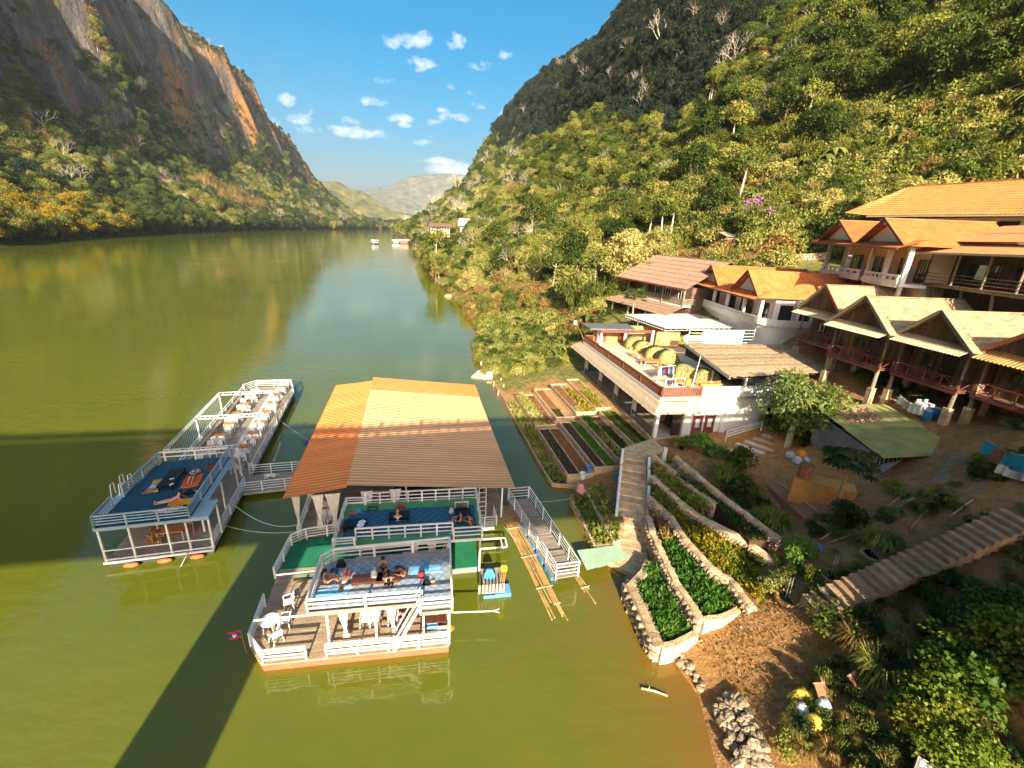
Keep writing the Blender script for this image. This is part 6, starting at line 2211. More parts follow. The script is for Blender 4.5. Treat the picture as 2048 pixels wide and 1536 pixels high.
# ------------------------------------------------------------------ A. white terrace house by the gardens
FA = Frame(13.75, 38.3, 11.5)
ZF, ZE, ZT = 2.0, 4.85, 6.1
def terrace_house():
 t = thing('terrace_house', 'white two-storey guesthouse with thatched eaves and a railed roof terrace above the vegetable beds', 'house', FA.w(0, 0), FA.rz)
 LY = 21.0
 # storey and floors
 MB().box(0, 13, .05, LY, -.6, ZF).build('base', CONC, t)
 MB().box(-.25, .0, .3, LY, ZF - .35, ZF - .02).build('floor_edge', SAND, t)
 MB().box(2.9, 13.0, .06, .3, ZF + .003, ZT - .303).build('wall', WALLC, t)
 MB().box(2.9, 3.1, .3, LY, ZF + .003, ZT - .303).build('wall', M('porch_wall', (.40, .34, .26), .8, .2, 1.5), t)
 MB().box(.1, 13.2, .0, LY + .6, ZT - .3, ZT).build('terrace_floor', M('terrace_tiles', (.60, .48, .36), .7, .15, 2), t)
 MB().box(.05, .1, .0, LY + .6, ZT - .32, ZT + .04).build('terrace_edge', WALLC, t)
 # porch columns and railing
 for y in (.25, 5.0, 9.7, 14.6, 19.8):
  MB().box(.02, .38, y - .18, y + .18, ZF, ZT - .32).build('column', WALLC, t)
 DG = M('dark_grey_rail', (.13, .11, .10), .6, .2, 3)
 for a, b in ((.6, 4.8), (5.2, 9.5), (9.9, 14.4), (14.8, 19.6)):
  baluster_rail(t, (.02, a, ZF), (.02, b, ZF), .85, .16, DG, .045, .08, 5)
 for y in (2.5, 7.2, 12, 17):
  door(t, (2.9, y, ZF), 1.0, 2.0, 'y', DARKWOOD, False)
  window(t, (2.9, y + 1.7, ZF + 1.3), 1.0, 1.1, 'y', DARKWOOD)
 for y in (1.2, 4.2, 8.6, 13.4, 18.6):
  MB().beam((-.12, y, ZF - .3), (-.12, y, -.2), .2, .2).build('pier', SAND, t)
 # thatched skirt roofs
 thatch_plane(t, (-.82, 24.2, ZE - .1), (-.82, -.75, ZE - .1), (.08, -.05, ZT - .35), (.08, 22.8, ZT - .35), THATCH, 6)
 thatch_plane(t, (-.82, -.75, ZE - .1), (4.1, -.75, ZE - .1), (4.0, .0, ZT - .45), (.08, -.02, ZT - .35), THATCH, 6)
 # terrace balustrade and parapet
 baluster_rail(t, (.16, LY + .4, ZT), (.16, .12, ZT), .9, .17, RAILB, .07, .12, 4.1)
 baluster_rail(t, (.16, .12, ZT), (4.2, .12, ZT), .9, .19, RAILB, .08, .12, 4)
 baluster_rail(t, (.16, LY + .4, ZT), (3.2, LY + .4, ZT), .9, .17, RAILB, .07, .12, 3)
 MB().box(4.3, 13.2, .0, .18, ZT - .32, ZT + 1.0).build('parapet', WALLC, t)
 for x, w_ in ((7.1, .28), (12.9, .26)):
  MB().box(x - w_, x + w_, -.22, .052, ZF - .8, ZT - .325).build('pilaster', WALLC, t)
 for x in (4.4, 5.7):
  door(t, (x, .06, ZF), .85, 2.15, 'x', MAROON, True)
 MB().box(2.0, 2.85, .35, .42, ZF, ZF + 2.1).build('door', DARKWOOD, t)
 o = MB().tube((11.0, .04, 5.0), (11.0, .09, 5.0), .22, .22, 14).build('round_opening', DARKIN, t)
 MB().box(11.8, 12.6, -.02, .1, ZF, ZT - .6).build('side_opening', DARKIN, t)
 # shaded lounge pavilion at the far end of the terrace
 pv = sub('lounge', t)
 for x, y in ((1.7, 19.5), (5.0, 19.2), (8.6, 18.6), (1.9, 21.2)):
  MB().box(x - .15, x + .15, y - .15, y + .15, ZT, ZT + 2.3).build('column', WALLC, pv)
 MB().box(1.4, 12.6, 21.5, 21.7, ZT, ZT + 2.3).build('back_wall', M('ochre_wall', (.42, .28, .12), .8, .25, 1.2), pv)
 MB().box(5.4, 5.6, 19.6, 21.5, ZT, ZT + 2.3).build('partition', MAROON, pv)
 MB().prism([(-.2, 18.6), (6.0, 18.2), (6.4, 22), (-.4, 22)], ZT + 2.32, ZT + 2.5).build('roof_slab', M('grey_roof', (.16, .16, .17), .7, .2, 1.5), pv)
 MB().box(1.2, 11, 18.6, 18.8, ZT + 1.95, ZT + 2.3).build('beam', MAROON, pv)
 MB().box(9.0, 12.4, 18.2, 18.5, ZT, ZT + 2.2).build('bar_front', M('ochre_wall', (.42, .28, .12)), pv)
 # flat white canopy on steel trusses
 cp = sub('canopy', t)
 Q = [FA.l(spot(x, y, 9.25)) for x, y in ((1250, 629), (1420, 627), (1522, 655), (1330, 656))]
 MB().prism([(q.x, q.y) for q in Q], 9.22, 9.30).build('sheet', WHITE, cp)
 truss(cp, (Q[0].x + .1, Q[0].y - .1, 8.9), (Q[3].x + .1, Q[3].y + .1, 8.9), 16, .3)
 truss(cp, (Q[3].x + .1, Q[3].y + .1, 8.9), (Q[2].x - .1, Q[2].y + .1, 8.9), 18, .3)
 for q, f in ((Q[0], .35), (Q[3], 0), (Q[2], 0)):
  p = Vector((q.x + .15, q.y, 0)).lerp(Vector((Q[3].x + .15, Q[3].y, 0)), f)
  MB().tube((p.x, p.y + .1, ZT), (p.x, p.y + .1, 8.9), .05, .05, 8).build('post', STEEL, cp)
 # thatched shelter over the right half of the terrace
 sh = sub('shelter', t)
 thatch_plane(sh, (6.6, -.3, 8.15), (19.2, .9, 8.15), (19.4, 8.2, 9.15), (7.0, 8.4, 9.15), THATCHD, 9, 'thatch')
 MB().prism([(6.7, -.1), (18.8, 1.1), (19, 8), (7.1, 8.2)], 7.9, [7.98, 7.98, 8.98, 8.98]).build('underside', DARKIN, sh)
 MB().beam((6.62, -.28, 8.05), (7.02, 8.4, 9.05), .06, .3).build('barge_board', M('grey_paint', (.45, .46, .47), .6, .1), sh)
 for x, y, z1 in ((8.9, .3, 8.0), (7.3, 3.2, 8.3), (12.9, .35, 8.0), (18.5, 1.3, 8.0)):
  MB().beam((x, y, ZT + .003), (x, y, z1), .16, .16).build('post', WALLC, sh)
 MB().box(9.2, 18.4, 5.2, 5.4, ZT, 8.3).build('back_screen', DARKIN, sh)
 MB().box(9.0, 12.8, .9, 1.0, ZT, ZT + 1.6).build('front_screen', M('grey_screen', (.10, .10, .11), .7, .3, 3), sh)
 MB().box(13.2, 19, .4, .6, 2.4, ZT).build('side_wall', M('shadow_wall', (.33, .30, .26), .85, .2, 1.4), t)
 MB().box(13.2, 19, .4, 7, ZT - .3, ZT).build('side_floor', CONC, t)
terrace_house()
onA = lambda px, py, dz=0.0: spot(px, py, ZT + dz)
def arch_booth(label, px, py, w=2.5, h=1.75, d=1.6, rz=0.0):
 w, h = w * .88, h * .9
 t = thing('arched_booth', label, 'booth', onA(px, py), FA.rz + rz, 'arched cushioned booths on the terrace')
 m, N = [], 12
 YP = M('yellow_print', (.15, .15, .04), .85, .28, 9, .2, 40, col2=(.36, .33, .13), edge=(.42, .56))
 n = 14
 vs, fs = [], []
 for e, y in ((0, -d / 2), (1, d / 2)):
  for k in range(n + 1):
   a = math.pi * k / n
   vs.append((w / 2 * math.cos(a), y, h * math.sin(a) ** .8))
 for k in range(n):
  fs.append((k, k + 1, n + 2 + k, n + 1 + k))
 MB().add(vs, fs).build('cover', YP, t, solid=.06, smooth=True)
 MB().add([(v[0] * .97, d / 2 - .02, v[2] * .97) for v in vs[:n + 1]], [tuple(range(n + 1))]).build('back', YP, t, solid=.04)
 MB().add([(v[0] * .97, -d / 2 + .06, v[2] * .97) for v in vs[:n + 1]], [tuple(range(n + 1))]).build('front', YP, t, solid=.04)
 MB().box(-w / 2 + .1, w / 2 - .1, -d / 2 - .45, -d / 2 - .02, 0, .35).build('seat', ORANGEWOOD, t)
 return t
arch_booth('yellow patterned arched booth nearest the brown balustrade corner', 1363, 757, 2.7)
arch_booth('yellow patterned arched booth beside the thatched shelter post', 1408, 766, 2.9, 1.6)
arch_booth('yellow patterned arched booth in the middle of the terrace', 1333, 728, 2.6)
arch_booth('yellow patterned arched booth farthest in under the white canopy', 1310, 716, 3.0, 1.5)
arch_booth('yellow patterned arched booth in the shade between the white columns', 1285, 702, 2.6, 1.4)
arch_booth('yellow patterned arched booth at the far left column', 1263, 695, 2.2, 1.6)
gA = 'wooden terrace tables'
make_table(onA(1302, 733), FA.rz, 'long wooden table at the middle of the terrace railing', gA, ORANGEWOOD, (2.2, 1.1))
make_table(onA(1360, 776), FA.rz, 'orange wooden table in the near corner of the terrace', gA, ORANGEWOOD, (1.5, .9))
for k, (px, py, lab) in enumerate(((1268, 716, 'first orange chair from the far end of the terrace'), (1284, 724, 'orange chair between the two terrace tables'), (1321, 740, 'orange chair at the right end of the long terrace table'), (1372, 778, 'orange chair beside the near corner table'))):
 ch = thing('wooden_chair', lab, 'chair', onA(px, py), FA.rz + k, 'wooden chairs on the terrace')
 MB().box(-.25, .25, -.25, .25, .42, .47).build('seat', ORANGEWOOD, ch)
 MB().box(-.25, .25, .2, .25, .47, .95).build('backrest', ORANGEWOOD, ch)
 for sx in (-.21, .21):
  for sy in (-.21, .21):
   MB().box(sx - .03, sx + .03, sy - .03, sy + .03, 0, .42).build('leg', ORANGEWOOD, ch)
rk = thing('clothes_rack', 'white pipe rack hung with dark and light clothes on the terrace', 'clothes rack', onA(1330, 762), FA.rz + .3)
for x in (-1.1, 1.1):
 MB().tube((x, 0, 0), (x, 0, 1.6), .03, .03, 6).build('upright', WHITE, rk)
 MB().tube((x, -.35, .03), (x, .35, .03), .03, .03, 6).build('foot', WHITE, rk)
MB().tube((-1.1, 0, 1.6), (1.1, 0, 1.6), .03, .03, 6).build('bar', WHITE, rk)
CLO = [('offwhite', (.65, .63, .58)), ('maroon', (.20, .03, .05)), ('navy', (.04, .10, .28)), ('black', (.015, .015, .02)), ('purple', (.12, .06, .16)), ('greyblue', (.25, .30, .38))]
for k in range(10):
 x = -1.0 + k * .22
 nm, c = CLO[(k * 2 + k // 3) % 6]
 m = MB().sheet((x - .02, -.3, .75 + random.uniform(-.1, .1)), (x + .05, .3, .75), (x + .02, .22, 1.56), (x - .02, -.22, 1.56), 6, 6, lambda u, v: .05 * math.sin(u * 9 + v * 4))
 tag(m.build('garment', fabric(nm, c), None, rk.location, solid=.02), '%s garment on the terrace clothes rack' % ('pale first', 'wine red second', 'pale third from the left', 'black fourth', 'black fifth', 'wine red sixth', 'navy seventh', 'pale eighth', 'purple ninth', 'last grey blue')[k], 'garment').rotation_euler = rk.rotation_euler
fr = thing('pipe_frame', 'empty white pipe frame in the near corner of the terrace', 'frame', onA(1348, 778), FA.rz)
for p, q in (((-1, 0, 0), (-1, 0, 1.1)), ((1, 0, 0), (1, 0, 1.1)), ((-1, 0, 1.1), (1, 0, 1.1)), ((-1, 0, .25), (1, 0, .25)), ((0, 0, .25), (0, 0, 1.1))):
 MB().beam(p, q, .06).build('pipe', WHITE, fr)
pm = thing('umbrella', 'small lilac paper umbrella on the thatch above the corner porch', 'umbrella', FA.w(2.9, -.45, 5.0), 0)
MB().lathe([(.45, 0), (.38, .12), (.2, .22), (.02, .27)], 12).build('canopy', fabric('lilac', (.62, .50, .68)), pm, solid=.01)
MB().tube((0, 0, -.15), (0, 0, .3), .015, .015, 5).build('handle', ORANGEWOOD, pm)
pm.rotation_euler = (.4, .3, 0)
fl2 = thing('flag', 'small pink flag on a slanting pole at the far corner of the terrace', 'flag', FA.w(.1, 21.6, 7.0), 0)
MB().tube((0, 0, -.6), (-1.1, .3, 1.5), .025, .018, 6).build('pole', ORANGEWOOD, fl2)
MB().sheet((-1.05, .3, 1.4), (-1.5, .5, 1.3), (-1.55, .5, 1.85), (-1.15, .3, 1.95), 6, 4, lambda u, v: .06 * math.sin(6 * u)).build('cloth', fabric('pinkflag', (.70, .42, .55)), fl2, solid=.008)
# the sign boards with their lettering
sg = thing('sign', 'pale signboards with welcome lettering under the white canopy', 'sign', FA.w(9.3, 10.6, 8.45), FA.rz)
CRM, TEAL = M('cream_sign', (.72, .66, .50), .6, .08), M('teal_letters', (.10, .40, .36), .5, .1)
for z0, z1, x0, x1, mt in ((1.15, 1.75, 1.2, 6.6, M('mint_sign', (.50, .70, .62), .6, .1)), (.55, 1.1, -.4, 3.8, CRM), (.55, 1.1, 3.9, 6.6, WHITE), (-.05, .5, 1.4, 6.6, M('mint_sign', (.50, .70, .62)))):
 MB().box(x0, x1, 0, .06, z0, z1).build('board', mt, sg)
for k in range(6):
 MB().beam((-.6, .1, -.1 + k * .38), (8.2, .1, -.1 + k * .38), .05).build('bar', WHITE, sg)
for x in (-.5, 8.1):
 MB().beam((x, .1, -.4), (x, .1, 2.0), .08).build('upright', WHITE, sg)
fc = bpy.data.curves.new('lettering', 'FONT')
fc.body = 'WELCOME TO'
fc.size = .5
fc.extrude = .012
fc.materials.append(MAROON)
_tmp = bpy.data.objects.new('lettering', fc)
COL.objects.link(_tmp)
lm = bpy.data.meshes.new_from_object(_tmp.evaluated_get(bpy.context.evaluated_depsgraph_get()))
bpy.data.objects.remove(_tmp)
fo = link('lettering', lm, sg, (-.2, -.015, .64))
fo.rotation_euler = (math.radians(90), 0, 0)
o = MB().tube((-.75, 0, .82), (-.75, .05, .82), .42, .42, 20).build('emblem', CRM, sg)
# flag pole between booth and shelter
t = thing('pole', 'tall thin white pole leaning beside the thatched shelter', 'pole', spot(1384, 774, ZT))
MB().tube((0, 0, 0), (.35, .2, 3.2), .045, .03, 8).build('shaft', WHITE, t)
# ------------------------------------------------------------------ B. white house with two small gables
def gable_wing(t, x0, x1, yc, hw, ze, zr, mat, front_over=.0, gmat=WALLC, board=MAROON, pitch=.26, rows=9):
 """ridge along x from x0 (front) to x1"""
 roofing(t, 'roof', (x0, yc - hw, ze), (x1, yc - hw, ze), (x1, yc, zr), (x0, yc, zr), mat, pitch, rows)
 roofing(t, 'roof', (x1, yc + hw, ze), (x0, yc + hw, ze), (x0, yc, zr), (x1, yc, zr), mat, pitch, rows)
 MB().beam((x0 - .05, yc, zr + .05), (x1, yc, zr + .05), .22, .12).build('ridge_cap', mat, t)
 MB().add([(x0 + .75, yc - hw * .8, ze + .25), (x0 + .75, yc + hw * .8, ze + .25), (x0 + .75, yc, zr - .25), (x0 + .9, yc - hw * .8, ze + .25), (x0 + .9, yc + hw * .8, ze + .25), (x0 + .9, yc, zr - .25)],
    [(0, 2, 1), (3, 4, 5), (0, 1, 4, 3), (1, 2, 5, 4), (2, 0, 3, 5)]).build('gable', gmat, t)
 for s in (-1, 1):
  MB().beam((x0 - .03, yc + s * hw, ze - .05), (x0 - .03, yc, zr - .0), .05, .24).build('barge_board', board, t)
 MB().ellipsoid((x0 + .2, yc, zr - .42), (.14, .14, .2)).build('finial', WALLC, t)
FB = Frame(29.6, 54.0, 2.5, 0)
ZB = 10.8
def gabled_house():
 t = thing('gabled_house', 'white house with orange tiled roof and two small gables above the terrace', 'house', FB.w(0, 0), FB.rz)
 MB().box(1.9, 12.5, .2, 16.6, 6.0, ZB + 3.2).build('wall', WALLC, t)
 MB().box(0, 1.9, .4, 16.4, ZB - .3, ZB).build('balcony_floor', WALLC, t)
 MB().box(.4, 1.9, .6, 16.4, 6.0, ZB - .31).build('lower_wall', WALLC, t)
 # curved near end of the lower storey
 m = MB()
 prof = [(2.0 - 1.9 * math.cos(a), .6 - 2.2 * math.sin(a)) for a in [math.pi / 2 * k / 6 for k in range(7)]] + [(7, -1.6), (7, .2), (.1, .6)]
 m.prism(prof, 6.0, ZB + .02).build('rounded_bay', WALLC, t)
 # pierced parapet
 par = sub('parapet', t)
 MB().box(-.08, .1, .4, 16.4, ZB - .32, ZB + .38).build('lower_band', WALLC, par)
 MB().box(-.08, .1, .4, 16.4, ZB + .62, ZB + .8).build('coping', WALLC, par)
 m = MB()
 for k in range(27):
  m.box(-.07, .09, .4 + k * .6, .74 + k * .6, ZB + .383, ZB + .617)
 m.build('blocks', WALLC, par, kind='stuff')
 pts = [(2.0 - 2.05 * math.cos(a), .5 - 2.3 * math.sin(a)) for a in [math.pi / 2 * k / 6 for k in range(7)]] + [(6, -1.8)]
 for a, b in zip(pts[:-1], pts[1:]):
  MB().beam((*a, ZB + .4), (*b, ZB + .4), .16, .82).build('curved_parapet', WALLC, par)
 # columns, doors and windows
 for y in (.4, 4.2, 8.6, 12.6, 16.2):
  MB().box(.15, .5, y - .17, y + .17, ZB, ZB + 3.0).build('column', WALLC, t)
 for x in (4.5, 7.0):
  MB().box(x - .17, x + .17, -.6, -.25, ZB, ZB + 3.0).build('column', WALLC, t)
 for y, w_ in ((2.2, 1.7), (5.6, 1.5), (7.2, 1.2), (10.4, 2.0), (14.6, .6)):
  window(t, (1.9, y, ZB + 1.2), w_, 2.1, 'y', DARKWOOD, 'glazed_door', 2 if w_ > 1.3 else 0)
 for x in (3.4, 5.7):
  window(t, (x, .2, ZB + 1.2), 1.5, 2.1, 'x', DARKWOOD, 'glazed_door', 1)
 window(t, (9.2, .2, ZB + 1.4), .9, 1.2, 'x', DARKWOOD)
 # roofs
 gable_wing(t, -.9, 13.5, 2.9, 3.5, 13.95, 16.85, TILE_O)
 gable_wing(t, -.9, 13.5, 12.9, 3.4, 14.0, 16.75, TILE_O)
 roofing(t, 'skirt_roof', (-1.5, -.8, 13.75), (-1.5, 17, 13.75), (.4, 17, 14.7), (.4, -.8, 14.7), TILE_O, .26, 4)
 roofing(t, 'roof', (4.0, 6.2, 14.0), (4.0, 9.6, 14.0), (10, 9.6, 16.0), (10, 6.2, 16.0), TILE_O, .26, 8)
 MB().beam((-1.5, -.8, 13.68), (-1.5, 17, 13.68), .06, .14).build('fascia', MAROON, t)
gabled_house()
bt = thing('bench_table', 'orange wooden balcony furniture on the gabled house', 'furniture', FB.w(1.0, 2.6, ZB), FB.rz)
MB().box(-.4, .4, -.5, .5, .6, .68).build('top', ORANGEWOOD, bt)
for sx in (-.32, .32):
 for sy in (-.4, .4):
  MB().box(sx - .04, sx + .04, sy - .04, sy + .04, 0, .6).build('leg', ORANGEWOOD, bt)
# ------------------------------------------------------------------ C. brown-roofed wooden house
FC = Frame(25.2, 67.2, 22.0)
ZC_ = 10.6
def brown_house():
 t = thing('wooden_house', 'weathered wooden house with long brown roof and picket balcony at the edge of the forest', 'house', FC.w(0, 0), FC.rz)
 MB().box(1.6, 12, .3, 14.4, 6, ZC_ + 2.6).build('wall', M('board_wall', (.16, .10, .07), .85, .3, 2), t)
 MB().box(-.05, 1.6, .1, 14.5, ZC_ - .25, ZC_).build('balcony_floor', WALLC, t)
 baluster_rail(t, (0, .1, ZC_), (0, 14.4, ZC_), .95, .17, GREYWOOD, .07, .09, 4.8)
 baluster_rail(t, (0, .1, ZC_), (2.2, .1, ZC_), .95, .17, GREYWOOD, .07, .09, 2.2)
 for y in (.15, 5, 9.6, 14.3):
  MB().box(-.1, .12, y - .12, y + .12, ZC_ - .2, ZC_ + 2.75).build('post', GREYWOOD, t)
  MB().box(-2.9, -2.7, y - .12, y + .12, 6.0, 9.2).build('column', WALLC, t)
 for y in (2.5, 5.6, 8.2, 11.5):
  window(t, (1.6, y, ZC_ + 1.3), 1.1, 1.2, 'y', WALLC, 'window', 1)
 BR = M('weathered_tile', (.29, .185, .125), .8, .24, 1.1, .3, 9, stretch=(1, 3, 1))
 roofing(t, 'roof', (-1.3, -1.6, 13.2), (-1.3, 16.6, 13.2), (6.4, 15.8, 17.2), (6.4, -1.4, 17.2), BR, .3, 7, lap=.06)
 roofing(t, 'roof', (13.5, 16.6, 13.4), (13.5, -1.6, 13.4), (6.4, -1.4, 17.2), (6.4, 15.8, 17.2), BR, .3, 7)
 MB().beam((6.4, -1.4, 17.24), (6.4, 15.9, 17.24), .24, .12).build('ridge_cap', BR, t)
 MB().beam((-1.32, -1.6, 13.12), (-1.32, 16.6, 13.12), .06, .18).build('fascia', MAROON, t)
 roofing(t, 'lower_roof', (-3.6, -.6, 9.2), (-3.6, 15.6, 9.2), (-.08, 15.2, 10.32), (-.08, -.2, 10.32), BR, .3, 4, lap=.05)
 MB().box(-2.7, -.2, .2, 14.2, 5.5, 6.6).build('porch_base', CONC, t)
 baluster_rail(t, (-2.8, 8, 6.6), (-2.8, 14.2, 6.6), .9, .2, GREYWOOD, .07, .09, 3)
brown_house()
# ------------------------------------------------------------------ D. row of stilt bungalows
def bungalow(label, ox, oy, rz, w, zf, zr, barge, awn, length=9.0, gz_=-3.4):
 FR = Frame(ox, oy, rz, zf)
 t = thing('stilt_bungalow', label, 'bungalow', FR.w(0, 0), FR.rz, 'wooden stilt bungalows in a row')
 h = w / 2
 RIDGE, EAVE = zr - zf, 3.25
 for k in range(8):
  x = k * .9
  MB().box(x + .005, x + .895, -h, h, -.08, random.uniform(-.01, .0)).build('floor_board', PLANKW, t)
 MB().beam((-.03, -h, -.12), (-.03, h, -.12), .08, .22).build('edge_beam', MAROON, t)
 # crossed railing
 rl = sub('railing', t)
 for z in (.12, .95):
  MB().beam((.0, -h, z), (.0, h, z), .07).build('rail', MAROON, rl)
  for s in (-1, 1):
   MB().beam((.04, s * h, z), (1.5, s * h, z), .06).build('rail', MAROON, rl)
 nb = 4
 for k in range(nb + 1):
  y = -h + w * k / nb
  MB().box(-.04, .04, y - .04, y + .04, 0, 1.0).build('post', MAROON, rl)
 for k in range(nb):
  y0, y1 = -h + w * k / nb + .05, -h + w * (k + 1) / nb - .05
  MB().beam((.012, y0, .16), (.012, y1, .91), .045, .045).build('brace', MAROON, rl)
  MB().beam((-.038, y0, .91), (-.038, y1, .16), .045, .045).build('brace', MAROON, rl)
 for s in (-1, 1):
  MB().beam((.08, s * h, .16), (1.4, s * h, .91), .045).build('brace', MAROON, rl)
 # plank front with door and window
 n = 15
 for k in range(n):
  y0 = -h + w * k / n
  if 5 <= k <= 7:
   continue
  MB().box(1.5 + random.uniform(-.015, .015), 1.56, y0 + .01, y0 + w / n - .01, 0, EAVE).build('plank', PLANKW, t)
 door(t, (1.53, -h + w * 6.5 / n, 0), w * 3 / n * .86, 2.1, 'y', DARKWOOD, False)
 window(t, (1.5, h * .45, 1.45), .9, .9, 'y', DARKWOOD)
 for s in (-1, 1):
  MB().box(1.57, 7.0, s * (h - .04) - .04, s * (h - .04) + .04, 0, EAVE).build('side_wall', PLANKW, t)
 MB().box(6.9, 7.0, -h + .085, h - .085, 0, EAVE).build('back_wall', PLANKW, t)
 # gable of upright boards
 for k in range(12):
  y0, y1 = -h + w * k / 12, -h + w * (k + 1) / 12
  f0 = 1 - abs((y0 + y1) / 2) / (h + .35)
  top = EAVE + (RIDGE - EAVE) * f0 - .12
  if top > EAVE + .1:
   MB().box(.28 + random.uniform(-.01, .01), .33, y0 + .01, y1 - .01, EAVE + .02, top).build('gable_board', PLANKW, t)
 roofing(t, 'roof', (-.55, -h - .45, EAVE - .15), (length, -h - .45, EAVE - .15), (length, 0, RIDGE), (-.55, 0, RIDGE), SHEETF, .3, 3, amp=.07)
 roofing(t, 'roof', (length, h + .45, EAVE - .15), (-.55, h + .45, EAVE - .15), (-.55, 0, RIDGE), (length, 0, RIDGE), SHEETF, .3, 3, amp=.07)
 MB().beam((-.58, 0, RIDGE + .04), (length, 0, RIDGE + .04), .22, .09).build('ridge_cap', SHEETF, t)
 for s, mt in ((1, barge[0]), (-1, barge[1])):
  MB().beam((-.62, s * (h + .5), EAVE - .3), (-.62, 0, RIDGE + .02), .05, .22).build('barge_board', mt, t)
 roofing(t, 'awning', (-1.25, -h - .1, 2.75), (-1.25, h + .1, 2.75), (.27, h + .1, EAVE + .12), (.27, -h - .1, EAVE + .12), awn, .26, 1, amp=.08)
 # stilts: timber above, cement casing below
 for s in (-1, 1):
  for x in (.15, 3.6, 6.8):
   jx = random.uniform(-.08, .08)
   p = FR.w(x, s * h * .94)
   g = max(gz_, gz(p.x, p.y) - zf - .4)
   MB().tube((x + jx, s * h * .94, g), (x, s * h * .94, -.14), .17, .14, 8).build('stilt', GREYWOOD, t)
   MB().box(x + jx - .23, x + jx + .23, s * h * .94 - .23, s * h * .94 + .23, g - .5, g + 1.7).build('pillar_casing', SAND, t)
  MB().tube((.15, s * h * .94, 0), (.15, s * h * .94, EAVE - .1), .10, .09, 7).build('post', GREYWOOD, t)
 return t
DKB = M('dark_barge', (.10, .09, .085), .7, .2, 3)
WB = M('weathered_barge', (.30, .24, .18), .8, .2, 3)
RB = M('red_barge', (.36, .09, .045), .6, .2, 3)
AW1 = M('tan_awning', (.50, .38, .24), .7, .18, 1.2)
AW2 = M('orange_awning', (.56, .30, .10), .7, .18, 1.2)
bungalow('stilt bungalow nearest the gabled house, with one red barge board', 32.2, 46.6, 8, 5.6, 10.3, 16.4, (WB, RB), AW1, 8.6)
bungalow('second stilt bungalow from the gabled house', 31.0, 39.4, 10, 5.4, 10.3, 16.15, (WB, DKB), AW1, 10)
bungalow('third stilt bungalow, washing hung underneath', 32.7, 33.9, 9, 5.2, 10.3, 15.9, (WB, DKB), AW1, 10)
bungalow('stilt bungalow at the right edge with red barge boards', 34.4, 28.6, 9, 5.2, 10.3, 15.75, (RB, RB), AW2, 10)
# ------------------------------------------------------------------ E. upper guesthouse
FD = Frame(37.6, 44.6, -14.5)
ZU = 17.0
def upper_house():
 t = thing('upper_guesthouse', 'pale upper guesthouse with white bowed balconies and two orange gables', 'house', FD.w(0, 0), FD.rz)
 PW = M('cream_wall', (.62, .52, .36), .8, .1, 1)
 MB().box(2.2, 7, 1.2, 21, 12.5, ZU + 3.6).build('wall', PW, t)
 MB().box(-.1, 2.2, .2, 20.8, ZU - .3, ZU).build('balcony_floor', WALLC, t)
 for a, b in ((.3, 7.6), (8.6, 20.4)):
  par = sub('balcony_wall', t)
  n = 8
  P = [(-.25 - .35 * math.sin(math.pi * k / n), a + (b - a) * k / n) for k in range(n + 1)]
  for p, q in zip(P[:-1], P[1:]):
   MB().beam((*p, ZU - .05), (*q, ZU - .05), .14, .7).build('lower_band', WALLC, par)
   MB().beam((*p, ZU + .72), (*q, ZU + .72), .16, .2).build('coping', WALLC, par)
   MB().beam((*lerp(p, q, .1), ZU + .46), (*lerp(p, q, .45), ZU + .46), .1, .30).build('block', WALLC, par)
 for y in (.4, 4.2, 7.8, 13.6, 20.2):
  MB().box(-.05, .35, y - .19, y + .19, ZU, ZU + 3.5).build('column', WALLC, t)
 for y, w_ in ((1.8, 1.6), (5.4, 1.2), (9.4, 1.4), (11.2, 1.0), (16.2, 2.6)):
  window(t, (2.2, y, ZU + 1.25), w_, 2.1, 'y', DARKWOOD, 'glazed_door', 2 if w_ > 1.5 else 1)
 gable_wing(t, -1.3, 8, 4.2, 5.2, 20.55, 23.1, TILE_O)
 gable_wing(t, -1.3, 8, 15.6, 5.6, 20.75, 23.3, TILE_O)
 roofing(t, 'skirt_roof', (-2.0, -1.6, 20.3), (-2.0, 22, 20.6), (.3, 22, 21.4), (.3, -1.6, 21.1), TILE_O, .26, 4)
 MB().beam((-2.0, -1.6, 20.22), (-2.0, 22, 20.52), .06, .14).build('fascia', MAROON, t)
 # posts down to the slope
 for y in (.4, 7.8, 14, 20):
  MB().box(.0, .3, y - .15, y + .15, 12.0, ZU - .31).build('post', CONC, t)
upper_house()
